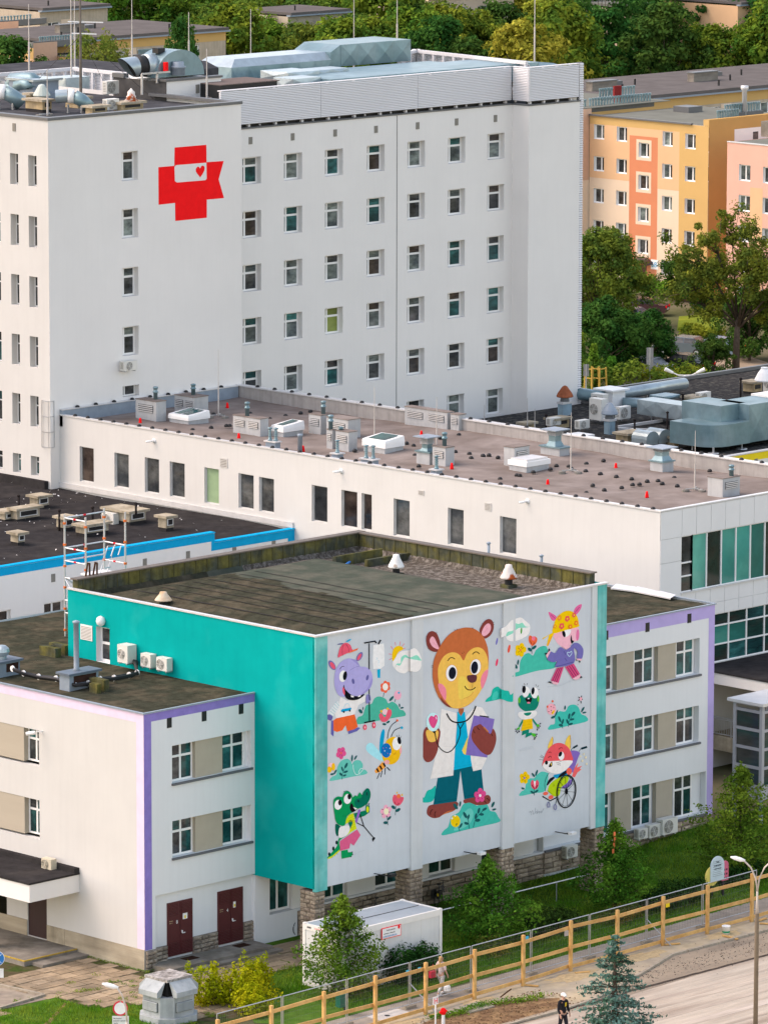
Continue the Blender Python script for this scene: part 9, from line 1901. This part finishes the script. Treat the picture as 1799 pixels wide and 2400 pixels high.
# young trees on the lawn
def youngtree(label,px,py,top,wpx,seed,m,nb=46,dens=105,leaf=.125,z=0,tilt=0,name='young_tree',taper=1.05):
 rng=np.random.default_rng(seed);P=at(px,py,'z',z);k=pxm(P)*.985;h=(py-top)/k;r=wpx/2/k;Vs=[];mb=MB();mb.tube([(0,0,-.2),(.02,0,h*.4),(tilt*.5,0,h*.75),(tilt,.02,h*.98)],[.07,.05,.03,.008],7)
 for i in range(nb):
  t=(i+rng.uniform(0,1))/nb;z0=h*(.10+.86*t);a=i*2.4+rng.uniform(-.5,.5);L=r*(1.08*(1-t)**taper*(.55+.45*min(1,t*5))+.05)*rng.uniform(.70,1.25);rise=L*rng.uniform(.15,.55)
  b=Vector((tilt*max(0,t-.4),0,z0-rise*.4));e=b+Vector((L*math.cos(a),L*math.sin(a),rise));mid=b.lerp(e,.5)+Vector((0,0,.06));mb.tube([b,mid,e],[.018,.012,.004],4)
  n=int(dens*(.4+.9*L/r));s=rng.uniform(.12,1.06,n)**.8;Q=np.array(b)+(np.array(e)-np.array(b))*s[:,None];spread=.09+.17*L*np.sin(np.pi*np.clip(s,0,1))[:,None];Q=Q+rng.normal(0,1,(n,3))*spread*np.array([1,1,.75]);Vs.append(leafquads(Q,np.tile([math.cos(a)*.5,math.sin(a)*.5,.8],(n,1)),leaf,rng,.7))
 tt=rng.uniform(.2,1.02,420);Vs.append(leafquads(np.stack([tilt*np.clip(tt-.4,0,1)+rng.normal(0,.12,420)*(1.15-tt),rng.normal(0,.12,420)*(1.15-tt),tt*h],1),np.tile([0,0,1.],(420,1)),leaf,rng,1))
 t=thing(name,label,'tree',(0,0,0),'young trees on the lawn');c=link('crown',quadmesh('crown',np.concatenate(Vs),m),t);c['kind']='stuff';mb.build('trunk',BARK,t,True);t.location=P;return t
youngtree('young lime tree standing in front of the container',800,2330,2097,250,91,LND,56,160);youngtree('young lime tree in front of the second stone pillar',1142,2215,2005,250,92,LND,56,150);youngtree('young lime tree hiding the right stone pillar, with an orange tag',1440,2138,1918,205,93,LND,54,140);youngtree('taller young lime tree at the purple corner near the glass lift',1732,2060,1788,290,94,LND,58,165)
P=at(1440,1950,'y',-7.2);mb=MB();[mb.box(P[0]-.05+dx,P[1],P[2]-dz-.2,P[0]+.05+dx,P[1]+.04,P[2]-dz)for dx,dz in((0,0),(.03,.25),(-.03,.5),(-.08,.78))];tag(mb.build('orange_ribbon',mat('orange_ribbon',(.75,.20,.08)),None),'orange ribbon hanging in the top of the young lime tree','ribbon')
# blue spruce in the foreground
bs=at(1438,2478,'z',0);zt_=at(1441,2193,'y',bs[1])[2];putcon(conifer(101,zt_,2.35,NB,19,6,95,.125,.10,.92),'blue-green spruce rising into the picture at the bottom, right of the man',bs,'blue_spruce')
# grass blades on the lawn, weeds in the slab joints
rng=np.random.default_rng(7);n=52000;gx=rng.uniform(1.6,42,n);gy=rng.uniform(-11,0,n);ok=~((gx>X0-.1)&(gx<X1+.1)&(gy>Y0-.1)&(gy<Y1+.1))&~((gx<9.2)&(gy>-3.9))&~((gy>-3.8)&(gx<19.5))&(gy<-11+(gx+0)*.0+10.9);gx,gy=gx[ok],gy[ok]
keep=gy>(-11.35+np.clip((gx-5)*.055,0,2));gx,gy=gx[keep],gy[keep]
gxl=rng.uniform(-11,-2,15000);gyl=rng.uniform(-13,-1,15000);k2=np.array([inpoly(a,b,lawnpoly)for a,b in zip(gxl,gyl)]);gx=np.concatenate([gx,gxl[k2]]);gy=np.concatenate([gy,gyl[k2]])
n=len(gx);gzv=np.array([gz(a,b)for a,b in zip(gx,gy)]);B_=np.stack([gx,gy,gzv],1);hgt=rng.uniform(.05,.15,n)*(1+.8*(np.sin(gx*1.7)*np.sin(gy*1.3)>.35));a=rng.uniform(0,6.28,n);dx=np.stack([np.cos(a),np.sin(a),0*a],1)*.018;lean=rng.normal(0,.05,(n,3))*np.array([1,1,0])
V=np.empty((n,4,3));V[:,0]=B_-dx;V[:,1]=B_+dx;V[:,2]=B_+lean+np.array([0,0,1])*hgt[:,None]+dx*.3;V[:,3]=B_+lean+np.array([0,0,1])*hgt[:,None]-dx*.3
GR=leafmat('grass_blade','#55801a','#7f9230',.35,.4);o=link('grass',quadmesh('grass',V.reshape(-1,3),GR));tag(o,'short uneven grass blades growing over the lawn','grass',kind='stuff')
n=5200;cl=rng.uniform(0,1,(130,2))*np.array([15,9])+np.array([-9,-8]);idx=rng.integers(0,130,n);q=cl[idx]+rng.normal(0,.10,(n,2));okk=((q[:,0]<-.05)|(q[:,1]<-.1));q=q[okk];n=len(q);B_=np.concatenate([q,np.full((n,1),.03)],1)
wq=np.stack([np.concatenate([rng.uniform(.0,6,500),np.full(500,-.08)]),np.concatenate([np.full(500,-.12),rng.uniform(0,4.5,500)]),np.full(1000,.02)],1);B_=np.concatenate([B_,wq+rng.normal(0,.05,wq.shape)*np.array([1,1,0])]);n=len(B_)
o=link('weeds',quadmesh('weeds',leafquads(B_+np.array([0,0,1])*rng.uniform(.0,.08,n)[:,None],np.tile([0,0,1.0],(n,1)),.05,rng,.9),GR));tag(o,'small weeds growing in the joints of the paving slabs','weeds',kind='stuff')
rb=rng.uniform(0,1,2600);q=np.stack([3.2+6*rb+rng.normal(0,.22,2600),-14.2-.7*rb+rng.normal(0,.14,2600)-.2*np.sin(rb*9),rng.uniform(.02,.22,2600)*(rng.uniform(0,1,2600)>.25)],1);o=link('weeds',quadmesh('weeds',leafquads(q,np.tile([0,0,1.0],(2600,1)),.07,rng,.9),GR));tag(o,'strip of weeds along the edge of the brown earth bed','weeds',kind='stuff')
nc=1600;q=np.stack([rng.uniform(-6,10,nc),rng.uniform(-17,-14,nc),np.full(nc,.03)],1);o=link('clods',quadmesh('clods',leafquads(q,np.tile([0,0,1.0],(nc,1)),.09,rng,.8),DIRT));tag(o,'loose clods of earth on the brown bed','earth clods',kind='stuff')
nc=900;xx_=rng.uniform(14,30,nc);q=np.stack([xx_,-15.6+rng.normal(0,.7,nc),np.full(nc,.02)],1);o=link('pebbles',quadmesh('pebbles',leafquads(q,np.tile([0,0,1.0],(nc,1)),.06,rng,.8),MATS['torn_asphalt']));tag(o,'scattered dark asphalt crumbs on the sandy road','crumbs',kind='stuff')
nc=700;q=np.stack([rng.uniform(9,HX,nc),rng.uniform(BY+.6,HY+10,nc),np.full(nc,BZ+.06)],1);q=q[(rng.uniform(0,1,nc)<np.clip((q[:,1]-BY)/16,.1,1))];o=link('roof_litter',quadmesh('roof_litter',leafquads(q,np.tile([0,0,1.0],(len(q),1)),.10,rng,.4),PVC));tag(o,'white flecks scattered over the dark left roof','litter',kind='stuff')
# info sign
P=at(1668,2107,'z',0);fs=Face('Y',P[0]-1.2,P[1]);isg=thing('info_sign','rounded pale blue info board with a yellow disc and pink strip on dark posts','sign',P)
def capsule(F,px0,py0,px1,py1,m,nm,off,r0=True,r1=True,th=.05):
 a,z1=F.uz(px0,(py0+py1)/2)[0],F.uz((px0+px1)/2,py0)[1];b,z0=F.uz(px1,(py0+py1)/2)[0],F.uz((px0+px1)/2,py1)[1];w_=(b-a)/2;c=(a+b)/2;p=[]
 top=[(c+w_*math.cos(t),z1-w_*1.0+w_*math.sin(t))for t in np.linspace(0,math.pi,16)]if r0 else[(b,z1),(a,z1)]
 bot=[(c+w_*math.cos(t),z0+w_+w_*math.sin(t))for t in np.linspace(math.pi,2*math.pi,16)]if r1 else[(a,z0),(b,z0)]
 p=top+bot;mb=MB();n=len(p);mb.v+=[(x,-off-th,z)for x,z in p]+[(x,-off,z)for x,z in p];mb.f.append(tuple(range(n))[::-1]);mb.m.append(0);mb.f.append(tuple(range(n,2*n)));mb.m.append(0)
 for j in range(n):mb.f.append((j,(j+1)%n,n+(j+1)%n,n+j));mb.m.append(0)
 F.put(nm,mb,m,isg);return a,b,z0,z1
capsule(fs,1650.5,2030,1682,2076,mat('pale_yellow_board',(.74,.62,.16)),'yellow_disc',.0)
a,b,z0,z1=capsule(fs,1660.5,2006,1692,2064,mat('pale_blue_board',(.52,.62,.66)),'blue_board',.06,True,False)
capsule(fs,1689,2017,1704,2063,mat('pink_board',(.62,.15,.23)),'pink_strip',-.0,True,False)
for i,(L,s_)in enumerate((('Mural',.13),('dla małych pacjentów',.09),('oddziału dziecięcego',.09))):text('board_text',L,s_,INK,isg,fs.w((a+b)/2,-.115,z1-.30-.15*i),(math.pi/2,0,0),'CENTER',.62)
for i in range(9):fs.piece('text_line',mat('grey_ink',(.28,.34,.38)),isg,a+.13,-.114,z0+.25+i*.085,(b-a)-.26-(i%3)*.05,.003,.022)
for i in range(3):fs.piece('pictogram',INK,isg,fs.uz(1693,2040)[0],-.055,fs.uz(1696,2040)[1]-i*.2,.09,.004,.09);fs.piece('pictogram',INK,isg,fs.uz(1698.5,2040)[0],-.055,fs.uz(1696,2040)[1]-i*.2,.08,.004,.09)
for px,y0_,y1_ in((1668,2058,2107),(1694,2062,2099)):u0,zA=fs.uz(px,y0_);_,zB=fs.uz(px,y1_);fs.piece('post',BLACK,isg,u0-.05,-.02,0,.1,.1,zA)
# garden handrail, flood lights on the mural edge, bin, hydrant, manhole
a=at(1027,2135,'z',.9);b=at(1379,2049,'z',.9);hr=thing('garden_handrail','thin white handrail along the lawn below the mural','railing',a);mb=MB();mb.tube([a,b],.028,6);mb.build('rail',PVC,hr)
for q in(.02,.35,.78):p=a+(b-a)*q;mb=MB();mb.tube([(p[0],p[1],0),(p[0],p[1],.9)],.025,6);mb.build('post',STEEL,hr)
for px,py,lab in((882,2046,'black arm flood light at the lower mural edge, left'),(1092,1995,'black arm flood light at the lower mural edge, middle'),(1305,1948,'black arm flood light at the lower mural edge, right')):
 P=at(px,py,'y',YM);t=thing('flood_light',lab,'lamp',P,'flood lights along the mural edge');mb=MB();mb.bar((P[0]-.15,YM,P[2]),(P[0]+.1,YM-.7,P[2]-.05),.035);mb.bar((P[0]-.1,YM-.55,P[2]-.02),(P[0]+.35,YM-.62,P[2]),.03);mb.build('arm',BLACK,t);mb=MB();mb.box(P[0]+.05,YM-.85,P[2]-.07,P[0]+.40,YM-.62,P[2]+.05);mb.build('lamp_head',PVC if px>1000 else BLACK,t)
P=at(799,2378,'z',0);bn=thing('litter_bin','small dark green litter bin on a black post behind the mesh fence','bin',P);mb=MB();mb.box(P[0]-.19,P[1]-.14,.35,P[0]+.19,P[1]+.14,.86);mb.build('bin_box',mat('dark_green_paint',(.008,.11,.07),rough=.4),bn);mb=MB();mb.box(P[0]-.21,P[1]-.16,.861,P[0]+.21,P[1]+.16,.90);mb.build('lid',mat('dark_green_paint',(.008,.11,.07)),bn);mb=MB();mb.box(P[0]+.2,P[1]-.05,0,P[0]+.28,P[1]+.05,1.1);mb.build('post',BLACK,bn)
P=at(1020,2408,'z',0);hy=thing('hydrant_marker','white post with a red H plate marking a hydrant','sign',P);mb=MB();mb.tube([P,(P[0],P[1],1.25)],.035,6);mb.build('post',PVC,hy);piece('plate',SGN,hy,(P[0]-.2,P[1]-.06,1.0),(.30,.02,.34));text('plate_letter','H',.34,RED,hy,(P[0]-.17,P[1]-.066,1.05),(math.pi/2,0,0))
P=at(1038,2408,'z',0);hd=thing('hydrant','white hydrant standpipe with a red cap next to the H marker','hydrant',P);mb=MB();mb.lathe([(.08,0),(.07,.55),(.09,.56)],P,10);mb.build('standpipe',PVC,hd);mb=MB();mb.lathe([(.10,.561),(.13,.68),(.10,.80),(.03,.84)],P,10);mb.tube([(P[0]-.2,P[1],.68),(P[0]+.2,P[1],.68)],.05,8);mb.build('red_cap',RED,hd,True)
P=at(1108,2363,'z',.02);mb=MB();mb.box(P[0]-.7,P[1]-.5,.016,P[0]+.8,P[1]+.5,.075);o=mb.build('manhole_slab',KERB,None);tag(o,'pale concrete manhole slab between barrier and earth bed','manhole');P=at(915,2380,'z',.02);mb=MB();mb.box(P[0]-.9,P[1]-.5,.014,P[0]+.9,P[1]+.5,.05);mb.lathe([(.12,.05),(.12,.056)],(P[0]-.2,P[1],0),10,1);tag(mb.build('manhole_slab',[mat('white_concrete',(.48,.46,.43)),BLACK],None),'whitish concrete manhole slab on the footpath at the lower left','manhole')
# bicycles
def bicycle(label,P,rot,bag=True):
 t=thing('bicycle',label,'bicycle',(0,0,0),'bicycles parked under the mural block')
 for x in(-.52,.55):
  mb=MB();mb.tube([(x+.33*math.cos(a),0,.35+.33*math.sin(a))for a in np.linspace(0,2*math.pi,25)],.022,6,caps=False);w_=mb.build('wheel',BLACK,t);mb=MB()
  for i in range(10):a=i*math.pi*.2;mb.bar((x,0,.35),(x+.32*math.cos(a),0,.35+.32*math.sin(a)),.006)
  mb.tube([(x,-.05,.35),(x,.05,.35)],.03,8);mb.build('spokes',STEEL,w_)
 FR_=mat('dark_grey_frame',(.05,.055,.06),rough=.4);mb=MB();bb,hd_,st2,rw,fw_=(-.06,0,.30),(.36,0,.86),(-.20,0,.82),(-.52,0,.35),(.55,0,.35)
 for a,b in((bb,hd_),(bb,st2),(st2,(.34,0,.80)),(rw,bb),(rw,(-.18,0,.76)),(hd_,fw_),(st2,(-.23,0,.95)),((.36,0,.86),(.33,0,1.02))):mb.tube([a,b],.02,6)
 mb.build('frame',FR_,t);mb=MB();mb.tube([(.28,-.30,1.04),(.34,-.1,1.03),(.34,.1,1.03),(.28,.30,1.04)],.016,6);mb.build('handlebar',BLACK,t);mb=MB();mb.lathe([(.02,0),(.10,.03),(.09,.07),(.02,.08)],(-.25,0,.94),10);mb.build('saddle',BLACK,t);mb=MB();mb.tube([(-.06,-.04,.30),(-.06,.04,.30)],.09,12);mb.bar((-.06,.05,.30),(.05,.06,.18),.025);mb.bar((-.06,-.05,.30),(-.17,-.06,.42),.025);mb.build('crank',STEEL,t)
 if bag:mb=MB();mb.box(-.75,-.20,.42,-.40,-.06,.78);mb.box(-.75,.06,.42,-.40,.20,.78);mb.build('pannier_bag',BLACK,t);piece('yellow_reflector',YELLOW,t,(-.757,-.17,.55),(.01,.06,.12))
 t.location=P;t.rotation_euler=(0,0,rot);return t
P=at(1028,2118,'z',.0);bicycle('dark bicycle with black pannier bags leaning at the stone wall under the mural',(P[0],P[1]-.1,.0),R(25));P=at(865,2150,'z',0);bicycle('dark bicycle half hidden behind the container roof',(P[0],P[1]-.2,0),R(95),False);P=at(930,2140,'z',0);bicycle('third bicycle beside the second stone pillar, mostly hidden',(P[0],P[1]-.2,0),R(15),False);P=at(700,2190,'z',0);bicycle('bicycle at the first stone pillar, only a wheel showing left of the container',(P[0]+.35,P[1],0),R(10),False)
# ---------------------------------------------------------------- people
SKIN=mat('skin',(.55,.33,.24),var=.04)
def skin(name,V,E,r,m,par,sub=2):
 me=bpy.data.meshes.new(name);me.from_pydata(V,E,[]);me.materials.append(m);o=link(name,me,None);sm=o.modifiers.new('skin','SKIN');sv=me.skin_vertices[0].data
 for i,q in enumerate(r):sv[i].radius=q if isinstance(q,tuple)else(q,q)
 sv[0].use_root=True;ss=o.modifiers.new('sub','SUBSURF');ss.levels=sub;ss.render_levels=sub;sm.use_smooth_shade=True
 dg=bpy.context.evaluated_depsgraph_get();me2=bpy.data.meshes.new_from_object(o.evaluated_get(dg));bpy.data.objects.remove(o);me2.materials.clear();me2.materials.append(m);[setattr(p,'use_smooth',True)for p in me2.polygons];return link(name,me2,par)
def person(label,P,rot,H,shirt,trousers,shoes,hair,pose,female=False,cap=None,sleeve_m=None,pants_m=None):
 """local: faces +X.  pose: leg swings and arm swings in metres"""
 s=H/1.72;t=thing('person',label,'person',(0,0,0));lf,rf,la,ra=pose;sw=.17 if female else.20;hw=.095
 hip=(0,0,.92);V=[hip,(0,0,1.10),(0,0,1.32),(0,0,1.44),(.01,0,1.50),(.02,0,1.60),(.02,0,1.70)];E=[(i,i+1)for i in range(6)];r=[(.13,.10),(.125,.09),(.15,.095),(.09,.06),.05,(.082,.095),(.06,.07)]
 def chain(st,pts,rr):
  p=st
  for q,w_ in zip(pts,rr):V.append(q);r.append(w_);E.append((p,len(V)-1));p=len(V)-1
 for sd,f in((1,lf),(-1,rf)):
  chain(0,[(0,sd*hw,.86),(f*.5+.03,sd*hw,.48),(f-(.10 if f<0 else 0),sd*hw,.10 if f>=0 else.14),(f+.02,sd*hw,.04 if f>=0 else.06),(f+.16,sd*hw,.03)],[.085,.060,.042,.04,.032])
 for sd,f in((1,la),(-1,ra)):
  el=(f*.4-.03,sd*(sw+.06),1.12);wr=(f*.9+.05,sd*(sw+.07),.90);chain(3,[(0,sd*sw,1.41),el,wr,(wr[0]+.03,wr[1],wr[2]-.07)],[.052,.04,.03,.03])
  hI=len(V)-1
  for k in range(4):b=V[hI];chain(hI,[(b[0]+.025-.017*k,b[1]-.004*sd,b[2]-.05),(b[0]+.03-.017*k,b[1]-.015*sd,b[2]-.09+.008*abs(k-1))],[.010,.008])
  chain(hI-1,[(wr[0]+.05,wr[1]-.02*sd,wr[2]-.05),(wr[0]+.065,wr[1]-.03*sd,wr[2]-.085)],[.011,.009])
 b=skin('body',V,E,r,SKIN,t)
 # clothing
 V2=[(0,0,.88),(0,0,1.10),(0,0,1.32),(0,0,1.45)];E2=[(0,1),(1,2),(2,3)];r2=[(.165,.135),(.150,.115),(.170,.12),(.075,.06)]
 for sd,f in((1,la),(-1,ra)):
  k=len(V2);V2+=[(0,sd*sw,1.42),(f*.4-.03,sd*(sw+.06),1.12)]+([(f*.85+.04,sd*(sw+.07),.93)]if not female else[]);E2+=[(3,k),(k,k+1)]+([(k+1,k+2)]if not female else[]);r2+=[.072,.06]+([.046]if not female else[])
 skin('shirt' if female else 'jacket',V2,E2,r2,shirt,t)
 V3=[(0,0,.96)];E3=[];r3=[(.145,.12)]
 for sd,f in((1,lf),(-1,rf)):k=len(V3);V3+=[(0,sd*hw,.84),(f*.5+.03,sd*hw,.48),(f-(.08 if f<0 else 0),sd*hw,.13 if f>=0 else.16)];E3+=[(0,k),(k,k+1),(k+1,k+2)];r3+=[.105,.080,.062]
 skin('trousers',V3,E3,r3,trousers,t)
 for sd,f in((1,lf),(-1,rf)):mb=MB();z=.0 if f>=0 else.02;mb.tube([(f-.11,sd*hw,z+.05),(f-.03,sd*hw,z+.06),(f+.09,sd*hw,z+.05),(f+.17,sd*hw,z+.035)],[.045,.052,.046,.03],10);mb.build('shoe',shoes,t,True)
 # face and hair
 mb=MB();mb.tube([(.112,0,1.615),(.128,0,1.595)],[.010,.016],8);
 for sd in(-1,1):mb.lathe([(.002,-.022),(.014,-.01),(.014,.01),(.002,.022)],(.02,sd*.087,1.605),8)
 mb.build('nose_and_ears',SKIN,t,True);mb=MB();[mb.lathe([(.002,-.008),(.009,0),(.002,.008)],(.098,sd*.034,1.63),8)for sd in(-1,1)];mb.build('eyes',INK,t);piece('mouth',mat('lip_red',(.35,.10,.09)),t,(.094,-.024,1.552),(.012,.048,.010))
 if hair:
  if female:V4=[(-.005,0,1.735),(-.03,0,1.66),(-.065,0,1.56),(-.07,0,1.44),(-.065,0,1.36)];r4=[(.075,.08),(.105,.10),(.07,.10),(.05,.09),(.02,.05)]
  else:V4=[(.0,0,1.74),(-.02,0,1.69),(-.05,0,1.60)];r4=[.07,(.088,.092),(.055,.075)]
  skin('hair',V4,[(i,i+1)for i in range(len(V4)-1)],r4,hair,t)
 if cap:mb=MB();mb.lathe([(.105,0),(.108,.03),(.09,.08),(.05,.105),(.01,.11)],(.01,0,1.665),16);mb.tube([(.08,0,1.675),(.18,0,1.66)],[.075,.05],8);mb.v=[(x,y,z)for x,y,z in mb.v];mb.build('cap',cap,t,True)
 t.location=P;t.rotation_euler=(0,0,rot);t.scale=(s,s,s);return t
PINKS=mat('pale_pink_print_blouse',(.62,.47,.46),var=.25,scale=14,col2=(.70,.62,.60));PANT=mat('grey_patterned_trousers',(.42,.41,.39),var=.5,scale=18,col2=(.66,.64,.62));BLND=mat('blond_hair',(.50,.32,.15),var=.2,scale=8)
P=at(1033,2332,'z',.02);wr_=R(8)
person('woman with long fair hair in a pink blouse walking along the footpath',(P[0],P[1],.016),wr_,1.70,PINKS,PANT,PVC,BLND,(.28,-.26,-.12,.10),True)
hb_=Vector(at(1022,2285,'y',P[1]-.1));t=thing('handbag','red shoulder bag carried by the walking woman','bag',hb_);mb=MB();mb.box(hb_.x-.14,hb_.y+.18,hb_.z-.16,hb_.x+.14,hb_.y+.32,hb_.z+.12);mb.build('bag_body',mat('red_leather',(.50,.02,.05),rough=.4),t);mb=MB();mb.tube([(hb_.x-.12,hb_.y+.25,hb_.z+.12),(hb_.x,hb_.y+.2,hb_.z+.42),(hb_.x+.12,hb_.y+.25,hb_.z+.12)],.012,5);mb.build('strap',mat('red_leather',(.50,.02,.05)),t)
sb_=Vector(at(1047,2313,'y',P[1]-.3));t=thing('carrier_bag','white plastic carrier bag in the hand of the walking woman','bag',sb_);mb=MB();mb.lathe([(.10,-.22),(.16,-.15),(.15,.02),(.07,.14),(.03,.22)],sb_,9);mb.build('bag_body',PVC,t)
JK=mat('black_jacket',(.022,.022,.026),var=.15);JN=mat('dark_work_trousers',(.03,.03,.038),var=.15);P=at(1318,2426,'z',.014)
mn=person('man in a black jacket and white cap walking by the earth bed',(P[0],P[1],.014),R(-95),1.76,JK,JN,BLACK,mat('grey_hair',(.30,.28,.26)),(.16,-.18,.05,.10),False,PVC)
piece('yellow_shirt_front',mat('yellow_shirt',(.62,.45,.04)),mn,(P[0]-.045,P[1]-.155,1.27),(.085,.012,.17),(R(8),0,0))
